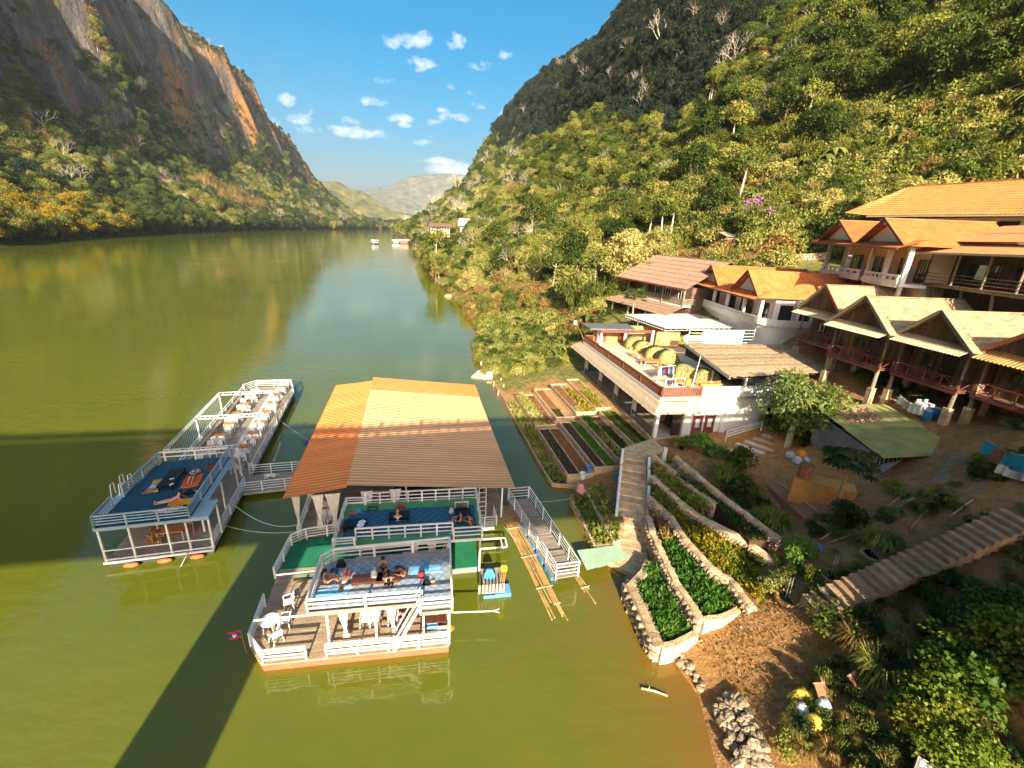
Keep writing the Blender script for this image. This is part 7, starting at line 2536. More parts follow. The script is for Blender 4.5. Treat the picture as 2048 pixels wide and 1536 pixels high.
def lodge():
 t = thing('dark_lodge', 'dark wooden lodge with tan sheet roofs in two steps at the right edge', 'house', (40.2, 45.6, 0), math.radians(-3))
 z = 17.25
 MB().box(1.9, 9, -13, -.3, 12.5, z + 3.2).build('wall', M('dark_boards', (.06, .04, .028), .85, .35, 2, .3, 8, stretch=(2, 2, .4)), t)
 for k in range(6):
  MB().box(.0 + k * .32, .31 + k * .32, -13, -.2, z - .12, z - random.uniform(0, .012)).build('floor_board', PLANKW, t)
 MB().beam((0, -13, z - .2), (0, -.2, z - .2), .1, .2).build('edge_beam', GREYWOOD, t)
 for zz in (.35, .65, .95):
  MB().beam((0, -13, z + zz), (0, -.2, z + zz), .06).build('rail', GREYWOOD, t)
 for k in range(5):
  y = -.4 - k * 3.0
  MB().tube((.02, y, z), (.02, y, z + 2.9), .1, .09, 7).build('post', GREYWOOD, t)
  p = Vector((40.2, 45.6, 0)) + Vector((.3, y, 0))
  MB().tube((1.3, y - 1, 12.0), (.3, y - 1, z - .25), .13, .12, 7).build('stilt', GREYWOOD, t)
 for y in (-2.5, -5, -7.5, -10.5):
  window(t, (1.9, y, z + 1.3), 1.2, 1.4, 'y', DARKWOOD)
 roofing(t, 'lower_roof', (-1.4, .8, 20.02), (-1.4, -13, 20.25), (1.2, -13, 21.05), (1.2, .8, 20.95), SHEETB, .22, 1, amp=.03)
 roofing(t, 'upper_roof', (.7, .9, 21.1), (.7, -13, 21.25), (6.6, -13, 23.0), (6.6, .9, 22.85), SHEETB, .22, 2, amp=.03)
 MB().beam((-1.42, .8, 19.95), (-1.42, -13, 20.18), .06, .16).build('fascia', M('cream_trim', (.55, .44, .28), .7, .1), t)
 m = MB().sheet((-.05, -5.2, z + .8), (-.05, -6.3, z + .75), (-.02, -6.2, z + 2.0), (-.02, -5.3, z + 2.0), 6, 6, lambda u, v: .04 * math.sin(8 * u))
 o = m.build('sheet', fabric('paleblue2', (.50, .62, .70)), None, (40.2, 45.6, 0), solid=.01)
 tag(o, 'pale blue sheet hung to dry on the dark lodge', 'sheet')
lodge()
def top_house():
 FT = Frame(51.5, 68.9, 18)
 t = thing('long_house', 'long cream house under an ochre tiled roof, highest of the group', 'house', FT.w(0, 0), FT.rz)
 CW = M('cream_wall', (.62, .52, .36), .8, .1, 1)
 # local y runs towards the far left corner, so the eave goes along -y to the right
 MB().box(1.2, 14, -40, .5, 17, 24.4).build('wall', CW, t)
 for k in range(11):
  window(t, (1.2, -1.4 - k * 3.2, 23.3), 1.9, 1.2, 'y', DARKWOOD, 'window', 1)
 roofing(t, 'roof', (-.6, 1.2, 24.75), (-.6, -42, 24.5), (8.6, -42, 29.1), (8.1, 2.2, 29.3), TILE_Y, .42, 14, amp=.08, lap=.05)
 roofing(t, 'roof', (1.9, 6.6, 25.35), (-.6, 1.25, 24.78), (8.08, 2.25, 29.25), (8.1, 2.3, 29.3), TILE_Y, .42, 14, amp=.08, lap=.05)
 roofing(t, 'roof', (17, -42, 24.6), (16, 7, 25.2), (8.1, 2.2, 29.3), (8.6, -42, 29.1), TILE_Y, .42, 12, amp=.08, lap=.05)
 roofing(t, 'hip_roof', (16, 7, 25.2), (1.9, 6.6, 25.35), (8.05, 2.3, 29.3), (8.15, 2.3, 29.3), TILE_Y, .42, 10, amp=.08, lap=.05)
 MB().beam((8.1, 2.2, 29.36), (8.6, -42, 29.16), .3, .16).build('ridge_cap', TILE_Y, t)
 MB().beam((-.62, 1.2, 24.62), (-.62, -42, 24.37), .08, .2).build('fascia', M('cream_trim', (.55, .44, .28), .7, .1), t)
top_house()
# ------------------------------------------------------------------ hillside terrace behind the houses
h = spotg(1452, 498)
hut = thing('hut', 'tiny plank hut with tin roof beneath the flowering tree', 'hut', h, math.radians(15))
for k in range(5):
 MB().box(-1.3, 1.3, -1.0, -.94, .7 + k * .36, 1.04 + k * .36).build('plank', GREYWOOD, hut)
MB().box(-1.25, 1.25, -.93, 1.0, .6, 2.5).build('body', PLANKW, hut)
roofing(hut, 'roof', (-1.7, -1.5, 2.35), (1.7, -1.5, 2.35), (1.6, 1.4, 3.2), (-1.6, 1.4, 3.2), M('tin_roof', (.40, .33, .24), .6, .2, 2), .25, 1)
for x in (-1.15, 1.15):
 for y in (-.85, .85):
  MB().box(x - .1, x + .1, y - .1, y + .1, -.4, .597).build('stilt', GREYWOOD, hut)
h = spotg(1632, 452)
sh = thing('notice_board', 'small white notice board under a little tin roof on the slope', 'notice board', h, math.radians(20))
for x in (-.8, .8):
 MB().box(x - .06, x + .06, -.06, .06, -.5, 2.3).build('post', GREYWOOD, sh)
MB().box(-.75, .75, -.04, .04, .8, 1.6).build('board', WHITE, sh)
roofing(sh, 'roof', (-1.3, -.7, 2.0), (1.3, -.7, 2.0), (1.1, .4, 2.9), (-1.1, .4, 2.9), M('tin_roof', (.40, .33, .24)), .25, 1)
a, b = spotg(1478, 500), spotg(1608, 494)
stone_wall('low pale retaining wall behind the orange roofs', [a + Vector((0, 0, 1.2)), a.lerp(b, .5) + Vector((0, 0, 1.5)), b + Vector((0, 0, 1.3))], .5, 2.2, faces=(), size=0)
a, b = spotg(1530, 525), spotg(1650, 520)
stone_wall('rough stone terrace wall just above the gabled house', [a + Vector((0, 0, 1.0)), b + Vector((0, 0, 1.2))], .6, 2.2, faces=(1, -1), size=.45)
# ------------------------------------------------------------------ far houses on the river bend
fh = thing('river_house', 'far white-columned house with a dark roof at the river bend', 'house', spotg(878, 470) + Vector((0, 0, -1)), math.radians(20))
fh.scale = (.6,) * 3
MB().box(-9, 9, -5, 5, 0, 4).build('base', SAND, fh)
MB().box(-8, 8, -3, 4, 4, 9).build('wall', M('far_wall', (.50, .38, .26), .8, .2, .4), fh)
for k in range(8):
 MB().box(-8.4 + k * 2.4, -7.9 + k * 2.4, -5.0, -4.5, 4, 9).build('column', WALLC, fh)
roofing(fh, 'roof', (-11, -7, 8.6), (11, -7, 8.6), (9, 0, 12), (-9, 0, 12), M('umber_sheet', (.15, .09, .065), .7, .2), 1.0, 2)
roofing(fh, 'roof', (11, 6, 8.6), (-11, 6, 8.6), (-9, 0, 12), (9, 0, 12), M('umber_sheet', (.15, .09, .065), .7, .2), 1.0, 2)
f2 = thing('tin_roof_house', 'far house with a pale tin roof beside the white-columned one', 'house', spotg(933, 462) + Vector((0, 0, -1)), math.radians(10))
f2.scale = (.75,) * 3
MB().box(-5, 5, -3, 4, 0, 5).build('wall', M('far_wall2', (.42, .34, .26), .8, .2, .4), f2)
roofing(f2, 'roof', (-6.5, -5, 4.6), (6.5, -5, 4.6), (5.5, 2, 10), (-5.5, 2, 10), M('pale_tin', (.48, .42, .38), .6, .12, .5), .6, 2)
roofing(f2, 'roof', (6.5, 6, 5), (-6.5, 6, 5), (-5.5, 2, 10), (5.5, 2, 10), M('pale_tin', (.48, .42, .38)), .6, 2)
hb = thing('houseboat', 'small white houseboat adrift in the far middle of the river', 'boat', spot(751, 488, 0), math.radians(70))
MB().prism([(-5, -1.6), (4, -1.6), (6, 0), (4, 1.6), (-5, 1.6)], -.4, 1.0).build('hull', DARKWOOD, hb)
MB().box(-4, 3, -1.4, 1.4, 1.0, 3.6).build('cabin', WHITE, hb)
MB().prism([(-4.6, -1.8), (3.8, -1.8), (3.8, 1.8), (-4.6, 1.8)], 3.6, 4.1).build('roof', WHITE, hb)
for y in (-1.42, 1.42):
 for x in (-2.8, -1, .8):
  MB().box(x, x + 1.1, y - .02, y + .02, 1.9, 2.9).build('window', GLASS, hb)
for k, (px, py, c, lab) in enumerate(((808, 487, (.60, .12, .08), 'far red floating house with a white roof moored at the right bank'), (792, 486, (.55, .45, .42), 'far pale float beside the red floating house'))):
 b_ = thing('floating_house', lab, 'floating house', spot(px, py, 0), math.radians(15))
 MB().box(-5 + k, 5 - k, -4, 4, -.3, .6).build('raft', DARKWOOD, b_)
 MB().box(-4 + k, 4 - k, -3, 3, .6, 3.4 - k).build('wall', M('far_paint%d' % k, c, .6, .15), b_)
 MB().prism([(-5.4 + k, -4), (5.4 - k, -4), (5.4 - k, 4), (-5.4 + k, 4)], 3.4 - k, 4.6 - k).build('roof', WHITE, b_)
# ================================================================== people
SKIN = M('skin', (.50, .25, .15), .5, .08, 6)
SKIN2 = M('tanned_skin', (.40, .19, .105), .5, .08, 6)
SKIN3 = M('fair_skin', (.62, .36, .25), .5, .08, 6)
HAIRD, HAIRL, HAIRW = M('dark_hair', (.018, .012, .009), .5, .3, 20), M('blond_hair', (.42, .27, .12), .55, .3, 20), M('white_hat_cloth', (.72, .71, .68), .8, .08, 9)
MOUTH = M('lip', (.30, .07, .06), .5, .1)
POSES = {
 'sit': dict(P=(0, 0, .12), W=(0, -.03, .30), C=(0, -.05, .48), N=(0, -.03, .62), H=(0, .03, .74), K=(.13, .42, .36), A=(.12, .60, .07), T=(.13, .78, .04), E=(.27, .08, .34), R=(.18, .34, .38)),
 'lean': dict(P=(0, 0, .12), W=(0, .05, .30), C=(0, .18, .44), N=(0, .29, .54), H=(0, .40, .60), K=(.22, .32, .30), A=(.16, .10, .07), T=(.16, .26, .04), E=(.28, .36, .36), R=(.14, .56, .38)),
 'flat': dict(P=(0, 0, .12), W=(0, -.03, .30), C=(0, -.06, .48), N=(0, -.03, .62), H=(0, .03, .74), K=(.12, .46, .11), A=(.1, .90, .07), T=(.11, .98, .18), E=(.27, .02, .32), R=(.22, .26, .26)),
 'back': dict(P=(0, 0, .11), W=(0, .2, .11), C=(0, .38, .12), N=(0, .54, .11), H=(0, .68, .12), K=(.1, -.43, .11), A=(.1, -.84, .08), T=(.13, -.90, .2), E=(.34, .22, .06), R=(.30, -.02, .06)),
 'arms_up': dict(P=(0, 0, .11), W=(0, .2, .11), C=(0, .38, .12), N=(0, .54, .11), H=(0, .68, .12), K=(.1, -.43, .11), A=(.1, -.84, .08), T=(.13, -.90, .2), E=(.34, .62, .06), R=(.20, .86, .08)),
 'knees': dict(P=(0, 0, .11), W=(0, .2, .11), C=(0, .38, .12), N=(0, .54, .11), H=(0, .68, .12), K=(.1, -.30, .44), A=(.1, -.52, .07), T=(.11, -.66, .04), E=(.34, .22, .06), R=(.30, -.02, .06)),
 'prop': dict(P=(0, 0, .11), W=(0, .17, .17), C=(0, .33, .29), N=(0, .42, .42), H=(0, .45, .54), K=(.1, -.43, .11), A=(.1, -.84, .08), T=(.13, -.90, .2), E=(.28, .46, .16), R=(.30, .62, .05)),
 'stool': dict(P=(0, 0, .50), W=(0, -.02, .68), C=(0, .0, .86), N=(0, .03, 1.0), H=(0, .08, 1.12), K=(.12, .42, .50), A=(.12, .42, .08), T=(.12, .58, .04), E=(.27, .12, .74), R=(.18, .36, .76)),
}
def skinned(name, verts, edges, radii, mat, parent, sub_=1):
 me = bpy.data.meshes.new(name)
 me.from_pydata(verts, edges, [])
 me.materials.append(mat)
 o = link(name, me, parent)
 md = o.modifiers.new('skin', 'SKIN')
 md.use_smooth_shade = True
 for i, r in enumerate(radii):
  sv = me.skin_vertices[0].data[i]
  sv.radius = (r, r) if not isinstance(r, tuple) else r
  sv.use_root = i == 0
 ss = o.modifiers.new('smooth', 'SUBSURF')
 ss.levels = ss.render_levels = sub_
 return o
def person(label, loc, rz, pose, skin=None, hair=None, top=None, bottom=None, long_hair=True, sc=1.0, hat=False, prone=False):
 t = thing('person', label, 'person', loc, rz)
 t.scale = (sc,) * 3
 q = {k: Vector(v) for k, v in POSES[pose].items()}
 if prone:
  q['H'].z, q['T'] = .1, Vector((q['T'].x, q['T'].y - .04, .03))
 V, E_, R = [], [], []
 def add(p, r, par=None):
  V.append(tuple(p))
  R.append(r)
  if par is not None:
   E_.append((par, len(V) - 1))
  return len(V) - 1
 ip = add(q['P'], .125)
 iw = add(q['W'], .105, ip)
 ic = add(q['C'], .125, iw)
 in_ = add(q['N'], .055, ic)
 ih0 = add(q['N'].lerp(q['H'], .55), .078, in_)
 up = (q['H'] - q['N']).normalized()
 ih = add(q['H'] + up * .04, .098, ih0)
 fwd = Vector((0, 1, 0)) if pose in ('sit', 'lean', 'flat', 'stool') else Vector((0, 0, -1 if prone else 1))
 if pose == 'prop':
  fwd = Vector((0, -1, 0))
 fwd = (fwd - up * fwd.dot(up)).normalized()
 side = up.cross(fwd)
 for s in (-1, 1):
  m = lambda k: Vector((q[k].x * s, q[k].y, q[k].z))
  hip = q['P'] + Vector((s * .09, 0, 0)) + (m('K') - q['P']).normalized() * .07
  a = add(hip, .088, ip)
  k = add(m('K'), .058, add(hip.lerp(m('K'), .5), .074, a))
  an = add(m('A'), .036, add(m('K').lerp(m('A'), .4), .052, k))
  add(m('T'), .028, an)
  sh = q['C'].lerp(q['N'], .45) + Vector((s * .165, 0, 0))
  i = add(sh, .056, ic)
  e = add(m('E'), .038, i)
  w = add(m('R'), .026, add(m('E').lerp(m('R'), .45), .034, e))
  d = (m('R') - m('E')).normalized()
  n = d.cross(Vector((0, 0, 1)))
  n = n.normalized() if n.length > .1 else Vector((1, 0, 0))
  pm_ = add(m('R') + d * .055, (.036, .018), w)
  for f in range(4):
   b = m('R') + d * (.09) + n * ((f - 1.5) * .021)
   L = (.055, .07, .074, .062)[f]
   add(b + d * L - Vector((0, 0, .022)), .008, add(b + d * L * .5, .009, add(b, .010, pm_)))
  tb = m('R') + d * .03 + n * (.045 * -s)
  add(tb + d * .05 + n * (.01 * -s), .009, add(tb, .011, w))
 skinned('body', V, E_, R, skin or SKIN, t)
 h = q['H'] + up * .05
 face = MB()
 for s in (-1, 1):
  face.ellipsoid(h + fwd * .088 + side * (s * .034) + up * .0, (.013, .013, .009), 6, 4)
 face.build('eyes', BLACK, t)
 MB().ellipsoid(h + fwd * .10 - up * .025, (.016, .018, .022), 6, 4).build('nose', skin or SKIN, t)
 MB().ellipsoid(h + fwd * .086 - up * .062, (.026, .012, .010), 6, 4).build('mouth', MOUTH, t)
 for s in (-1, 1):
  MB().ellipsoid(h + side * (s * .098) - up * .01, (.014, .022, .03), 6, 4).build('ear', skin or SKIN, t)
 hm = MB()
 hm.ellipsoid(h - fwd * .022 + up * .030, (.112, .112, .106), 12, 8)
 if long_hair:
  hm.path([h - fwd * .06, h - fwd * .10 - up * .14, h - fwd * .10 - up * .26], .085, .05, 8)
 hm.build('hair', hair or HAIRD, t, smooth=True)
 if hat:
  c = h + up * .06
  MB().lathe([(.21, -.01), (.22, .0), (.12, .02), (.11, .09), (.03, .11)], 16, tuple(c)).build('hat', HAIRW, t, smooth=True)
 if top:
  a, b = q['W'].lerp(q['C'], .35 if top[1] == 'bikini' else -.6), q['C'].lerp(q['N'], .12 if top[1] == 'bikini' else .55)
  pts = [a, a.lerp(b, .5), b]
  rr_ = (.125, .139, .134) if top[1] == 'bikini' else (.132, .135, .13)
  skinned('top', [tuple(p) for p in pts], [(0, 1), (1, 2)], rr_, top[0], t)
 if bottom:
  pts = [q['P'].lerp(q['W'], .3), q['P']]
  ed, rr_ = [(0, 1)], [.126, .136]
  L = .28 if bottom[1] == 'shorts' else .09
  for s in (-1, 1):
   k = Vector((q['K'].x * s, q['K'].y, q['K'].z))
   hip = q['P'] + Vector((s * .09, 0, 0)) + (k - q['P']).normalized() * .07
   pts += [hip, hip.lerp(k, L / .45)]
   n = len(pts)
   ed += [(1, n - 2), (n - 2, n - 1)]
   rr_ += [.098, .088]
  skinned('bottom', [tuple(p) for p in pts], ed, rr_, bottom[0], t)
 return t
BK, NV, RD, GRN, SKY_, TANc = fabric('black', (.015, .015, .02)), fabric('navy', (.04, .10, .28)), fabric('coral_red', (.62, .10, .09)), fabric('seagreen', (.05, .35, .28)), fabric('sky', (.16, .48, .72)), fabric('beige', (.58, .42, .32))
r1, r2, r4 = F1.rz, F2.rz, F4.rz
person('woman in a dark brown swimsuit sitting by the left rail of the nearest upper deck', on1(651, 1168, True), r1 - 1.3, 'sit', SKIN, HAIRD, (BROWNWOOD, 'tank'), (BROWNWOOD, 'bikini'))
person('person in coral red shorts lying with knees raised on the nearest upper deck', on1(693, 1160, True, .02), r1 + math.radians(170), 'knees', SKIN, HAIRD, (LB2, 'tank'), (RD, 'shorts'))
person('woman in a dark patterned top sitting behind the low tables, drinking', on1(767, 1140, True), r1 + math.radians(185), 'sit', SKIN2, HAIRD, (NV, 'tank'), (BK, 'shorts'))
person('person with bare back leaning over the right end of the low table', on1(812, 1150, True), r1 + math.radians(110), 'lean', SKIN2, HAIRD, (BK, 'bikini'), (BK, 'bikini'))
person('woman in a black tank top seen from behind in front of the low tables', on1(778, 1178, True), r1 + .1, 'lean', SKIN3, HAIRD, (BK, 'tank'), (BK, 'shorts'))
person('blond person in a beige top sitting at the middle black table', on2(796, 1046), r2, 'sit', SKIN3, HAIRL, (TANc, 'tank'), (NV, 'shorts'))
person('dark haired person resting against the right-hand black table', on2(921, 1047), r2 + math.radians(80), 'sit', SKIN2, HAIRD, (BK, 'tank'), (BK, 'shorts'))
person('person curled up in the right corner of the blue mat', on2(947, 1047), r2 + math.radians(95), 'lean', SKIN2, HAIRD, (BROWNWOOD, 'tank'), (BROWNWOOD, 'shorts'))
person('sunbather in a white hat and black bikini lying face down on the orange red towel', on4(386, 955, .03), r4 + .12, 'arms_up', SKIN3, HAIRD, (BK, 'bikini'), (BK, 'bikini'), False, 1.0, True, True)
person('sunbather in blue shorts lying beside the black table on a yellow towel', on4(311, 975, .03), r4 - .25, 'back', SKIN, HAIRL, None, (SKY_, 'shorts'), False, 1.05)
person('sunbather propped on elbows with the back on the bright orange mat', on4(345, 1003, .02), r4 - 1.35, 'prop', SKIN3, HAIRD, (RD, 'bikini'), (RD, 'bikini'))
person('sunbather in a green bikini lying along the front rail of the left sun deck', on4(339, 1021, .02), r4 - 1.4, 'back', SKIN3, HAIRD, (GRN, 'bikini'), (GRN, 'bikini'))
person('person in dark clothes sitting at the shaded table near the pergola', F4.w(1.7, 9.9, D4), r4 + 2.9, 'stool', SKIN2, HAIRD, (BK, 'tank'), (BK, 'shorts'), False)
person('person in a light blue top sitting opposite at the shaded pergola table', F4.w(2.3, 9.8, D4), r4 + 2.6, 'stool', SKIN2, HAIRD, (SKY_, 'tank'), (NV, 'shorts'))
# a white dog asleep on the gangway
dg = thing('dog', 'white dog lying on the gangway between left raft and restaurant', 'dog', spot(543, 953, .5) + Vector((0, 0, .02)), r4 + math.radians(100))
FUR = M('white_fur', (.72, .68, .60), .9, .1, 12)
P_ = [(0, -.28, .13), (0, -.05, .14), (0, .18, .15), (0, .33, .19), (0, .43, .20), (0, .56, .17), (0, -.42, .10), (.03, -.6, .05)]
E_ = [(0, 1), (1, 2), (2, 3), (3, 4), (4, 5), (0, 6), (6, 7)]
R_ = [.12, .11, .12, .075, .08, .04, .03, .015]
for s in (-1, 1):
 n = len(P_)
 P_ += [(s * .1, .2, .1), (s * .14, .34, .04), (s * .12, .52, .025), (s * .11, -.24, .1), (s * .2, -.08, .07), (s * .2, -.26, .03), (s * .22, -.10, .02), (s * .06, .41, .28)]
 E_ += [(2, n), (n, n + 1), (n + 1, n + 2), (0, n + 3), (n + 3, n + 4), (n + 4, n + 5), (n + 5, n + 6), (4, n + 7)]
 R_ += [.06, .035, .026, .08, .055, .03, .025, .015]
skinned('body', P_, E_, R_, FUR, dg)
MB().ellipsoid((0, .595, .175), (.016, .016, .013), 6, 4).build('nose', BLACK, dg)
# ================================================================== yard: trees, shed, oven, litter
onG = lambda px, py, dz=0.0: spotg(px, py, dz=dz)
# big tree beside the white house
PROTO['mango'] = (crown_mesh('crown', leafmat('glossy_leaf', [(.05, .09, .018), (.10, .155, .032), (.17, .225, .055), (.26, .29, .09)]), 3.3, 4.4, 2.3, 34, 120, 1.15, .46, 301, wl=.36), trunk_mesh('trunk', PALEBARK, 4.2, .30, .05, 6, 2.3, 12, .45))
plant('mango', 'fruit_tree', 'bushy green tree with a pale trunk between white house and green shed', 'tree', onG(1574, 893), .5, 1.0)
plant('papaya', 'papaya_tree', 'papaya tree with dark lobed leaves in front of the green shed', 'papaya tree', onG(1663, 1040), 1.0, 1.18)
plant('papaya', 'papaya_tree', 'papaya tree behind the far end of the terrace', 'papaya tree', onG(1262, 660, 0), 2.0, 1.5)
plant('papaya', 'papaya_tree', 'papaya tree left of the terrace among banana leaves', 'papaya tree', onG(1192, 690, 0), 3.0, 1.1)
fl3 = plant('pale0', 'flowering_tree', 'tree hung with purple blossom above the tiny plank hut', 'tree', onG(1500, 496), 0, 1.0)
link('blossom', crown_mesh('blossom', M('purple_blossom', (.38, .14, .42), .7, .3, 9), 3.2, 3.6, 5.6, 10, 30, .7, .5, 320), fl3)
for k, (px, py, sc) in enumerate(((1292, 500, .8), (1318, 498, .95), (1338, 492, .9))):
 plant('tall0', 'tree', 'white stemmed tree above the brown roof, ' + ('left', 'middle', 'right')[k] + ' one of three', 'tree', onG(px, py), k * 2.0, sc)
for k, (px, py) in enumerate(((1205, 640), (1175, 665), (1160, 640), (1228, 690), (1190, 620))):
 plant('banana', 'banana_plant', 'banana plant left of the terrace house', 'banana plant', onG(px, py), k, random.uniform(.9, 1.3), 'banana plants left of the terrace house')
# shrubs with a place of their own
sh = [(1395, 905, 'bbright', .9, 'round green shrub in front of the maroon doors'), (1480, 935, 'bdark', .8, 'dark shrub beside the path below the tree'), (1452, 960, 'tuft', 1.0, 'dark fountain of grass above the uppermost wall'), (1545, 1055, 'tuft', .9, 'large grass tussock at the shadow edge'),
  (1480, 995, 'bdark', .8, 'dark bush above the uppermost stone wall'), (1440, 905, 'reed', .6, 'spiky potted plant by the white handrail'), (1600, 1115, 'bbright', .6, 'leafy light green bush in the sun at the shadow edge'), (1640, 1000, 'bdark', .6, 'dark bush at the foot of the oven wall'),
  (1690, 1045, 'bdark', .7, 'dark bush right of the papaya trunk'), (1560, 868, 'bmid', 1.0, 'yellow green shrub between the handrail and the pale trunk'), (1620, 890, 'bdark', .7, 'dark low plant at the pale trunk'), (1550, 1180, 'bpale', .5, 'pale bush on the bare earth near the pits'),
  (1760, 1090, 'tuft', .7, 'dark grass clump above the long stairway'), (1710, 1290, 'dryreed', .6, 'dry grass clump below the stairway'), (1755, 1345, 'reed', .7, 'half dry grass fountain near the bottom of the picture'), (1665, 1262, 'bmid', .6, 'small bush under the stairway foot')]
for px, py, kd, sc, lab in sh:
 plant(kd, 'shrub', lab, 'shrub', onG(px, py), px * .1, sc)
rng = np.random.default_rng(5)
PROTO['lobed'] = (crown_mesh('foliage', leafmat('lit_lobed_leaf', [(.04, .09, .010), (.10, .17, .015), (.19, .24, .022), (.27, .24, .03)]), 1.3, 1.5, .2, 18, 62, .5, .2, 330, droop=.5, wl=.85), None)
LBL = ['broad lobed bush %s on the steep lower right bank' % q for q in ('crowning the bright clump', 'in the middle of the bright clump', 'left in the bright clump', 'below left of the bright clump', 'lowest left near the picture board', 'right under the bright clump', 'beside the picture board', 'at the bottom edge', 'above the bright clump under the stairway',
  'right of the clump, under the stairway', 'largest one near right edge', 'directly under the stairway', 'at the right edge under the stairway', 'at the right edge, lowest', 'small and alone left of the clump')]
k = 0
for (px, py, sc) in ((1895, 1330, .8), (1925, 1390, 1.0), (1880, 1375, .8), (1860, 1420, .7), (1838, 1470, .7), (1885, 1455, .6), (1870, 1525, .7), (1930, 1530, .7), (1930, 1260, .7), (1970, 1290, .8), (2015, 1320, 1.0), (1960, 1220, .6), (2030, 1240, .7), (2045, 1350, .8), (1800, 1420, .5)):
 plant('lobed', 'lobed_leaf_bush', LBL[k], 'bush', onG(px, py), k, sc, 'broad lobed bushes on the steep bank at the lower right')
 k += 1
# low weeds over the open ground
n = 5200
X = rng.uniform(8, 42, n)
Y = rng.uniform(5, 42, n)
P = np.stack([X, Y, ground(X, Y)], 1)
px, py, dep = project(P)
nz = vnoise(X / 2.6, Y / 2.6, 17) + .5 * vnoise(X, Y, 18)
path = (np.abs(py - (1.02 * px - 720)) < 45) & (px > 1500) & (px < 1720)
bare = (px < 1620) & (py > 1150) & (py < 1400)
s_, u_ = su(X, Y)
d_ = u_ - np.interp(s_, [p[0] for p in _RS], [p[1] for p in _RS])
low_right = (py > 1150) & (px > 1640)
ok = (d_ > 1.0) & ((nz > .12) | low_right & (nz > -.28)) & ~path & ~((px < 1570) & (py > 1360)) & ~(bare & (nz < .42)) & (px > 1300) & (py < 1600)
ok &= ~((px < 1580) & (py > 905) & (py < 1250) & (px < 1300 + (py - 890) * .9)) & ~((X < 31) & (Y > 35)) & ~((px > 1640) & (px < 1945) & (py > 800) & (py < 960))
P = P[ok]
lr = low_right[ok]
r = rng.random(len(P))
idx = np.where(lr, np.where(r < .35, 3, np.where(r < .6, 1, np.where(r < .8, 2, 0))), np.where(r < .4, 1, np.where(r < .6, 2, np.where(r < .8, 0, 3))))
scatter('weeds', 'weeds and dry grass over the open ground of the yard', ['bmid', 'tuft', 'dryreed', 'bdark'], P, rnd_rot(len(P), rng), rnd_scl(len(P), rng, .14, .34), idx)
# clods and pebbles
PROTO['pebble'] = (STONES[0], None)
PROTO['clod'] = (MB().ellipsoid((0, 0, 0), (.5, .42, .3), 7, 4).mesh('clod', SOILT), None)
n = 2600
X, Y = rng.uniform(8, 24, n), rng.uniform(6, 34, n)
P = np.stack([X, Y, ground(X, Y)], 1)
s_, u_ = su(X, Y)
P = P[(u_ - np.interp(s_, [p[0] for p in _RS], [p[1] for p in _RS])) > -.1]
scatter('pebbles', 'pebbles and clods scattered over the bare earth', ['pebble', 'clod'], P, rng.uniform(0, 6, (len(P), 3)), rnd_scl(len(P), rng, .03, .2) * rng.random((len(P), 1)) ** 1.5, rng.integers(0, 2, len(P)))
# dry litter on bare earth
n = 2600
q = [onG(x, y, .02) for x, y in ((1390, 1290), (1600, 1110), (1720, 1200), (1700, 1500), (1480, 1400))]
leafpatch('litter', q, lambda x, y: ground(x, y) + .01, n, .16, G_DRY, .15, None, 71, .4, (0, .03), 'dry leaves strewn over the bare earth')
# ---- green roofed shed
FS = Frame(24.2, 26.3, 24, 4.4)
def shed():
 t = thing('shed', 'grey sheet metal shed with a mossy green roof and dry leaves on it', 'shed', FS.w(0, 0), FS.rz)
 GM = M('grey_sheet', (.22, .25, .29), .5, .22, 1.2, .1, 6, spec=.4)
 def wall(a, b, z0, z1, nm='sheet'):
  a, b = Vector(a), Vector(b)
  L = (b - a).length
  k = max(1, round(L / .95))
  for i in range(k):
   p, q = a.lerp(b, i / k), a.lerp(b, (i + 1) / k)
   MB().sheet((p.x, p.y, z0), (q.x, q.y, z0), (q.x, q.y, z1), (p.x, p.y, z1), 40, 1, lambda u, v: .018 * math.sin(u * 2 * math.pi * 9)).build(nm, GM, t, solid=.01)
 wall((.9, .2), (7.2, .0), -.5, 1.8)
 wall((4.7, 6.8), (.9, .2), -.5, 2.5)
 wall((7.2, 0), (10.6, 5.6), -.5, 2.5)
 MB().prism([(1.1, .35), (7.0, .15), (10.3, 5.5), (4.9, 6.6)], -.5, 2.35).build('inside', DARKIN, t)
 m = MB()
 for k in range(12):
  m.box(1.0 + k * .52, 1.05 + k * .52, .06, .12, 1.8, 2.45)
 m.build('window_bars', GREYWOOD, t, kind='stuff')
 GR = M('mossy_green_sheet', (.27, .36, .11), .6, .3, .7, .3, 5, col2=(.46, .38, .13), edge=(.35, .68))
 R_ = [FS.spot(x, y, z) for x, y, z in ((1765, 917, 2.55), (1936, 908, 2.75), (1770, 808, 3.15), (1628, 811, 2.95))]
 roofing(t, 'roof_sheet', R_[0], R_[1], R_[1].lerp(R_[2], .5), R_[0].lerp(R_[3], .5), GR, .2, 1, .022)
 roofing(t, 'roof_sheet', R_[0].lerp(R_[3], .48) + Vector((0, 0, .03)), R_[1].lerp(R_[2], .48) + Vector((0, 0, .03)), R_[2], R_[3], GR, .2, 1, .022)
 return R_
RS_ = shed()
q = [FS.w(*(RS_[0].lerp(RS_[1], a).lerp(RS_[3].lerp(RS_[2], a), b))[:]) for a, b in ((.12, .58), (.62, .6), (.66, .93), (.2, .95))]
c0, nrm_ = FS.w(*RS_[0]), (FS.w(*RS_[1]) - FS.w(*RS_[0])).cross(FS.w(*RS_[3]) - FS.w(*RS_[0])).normalized()
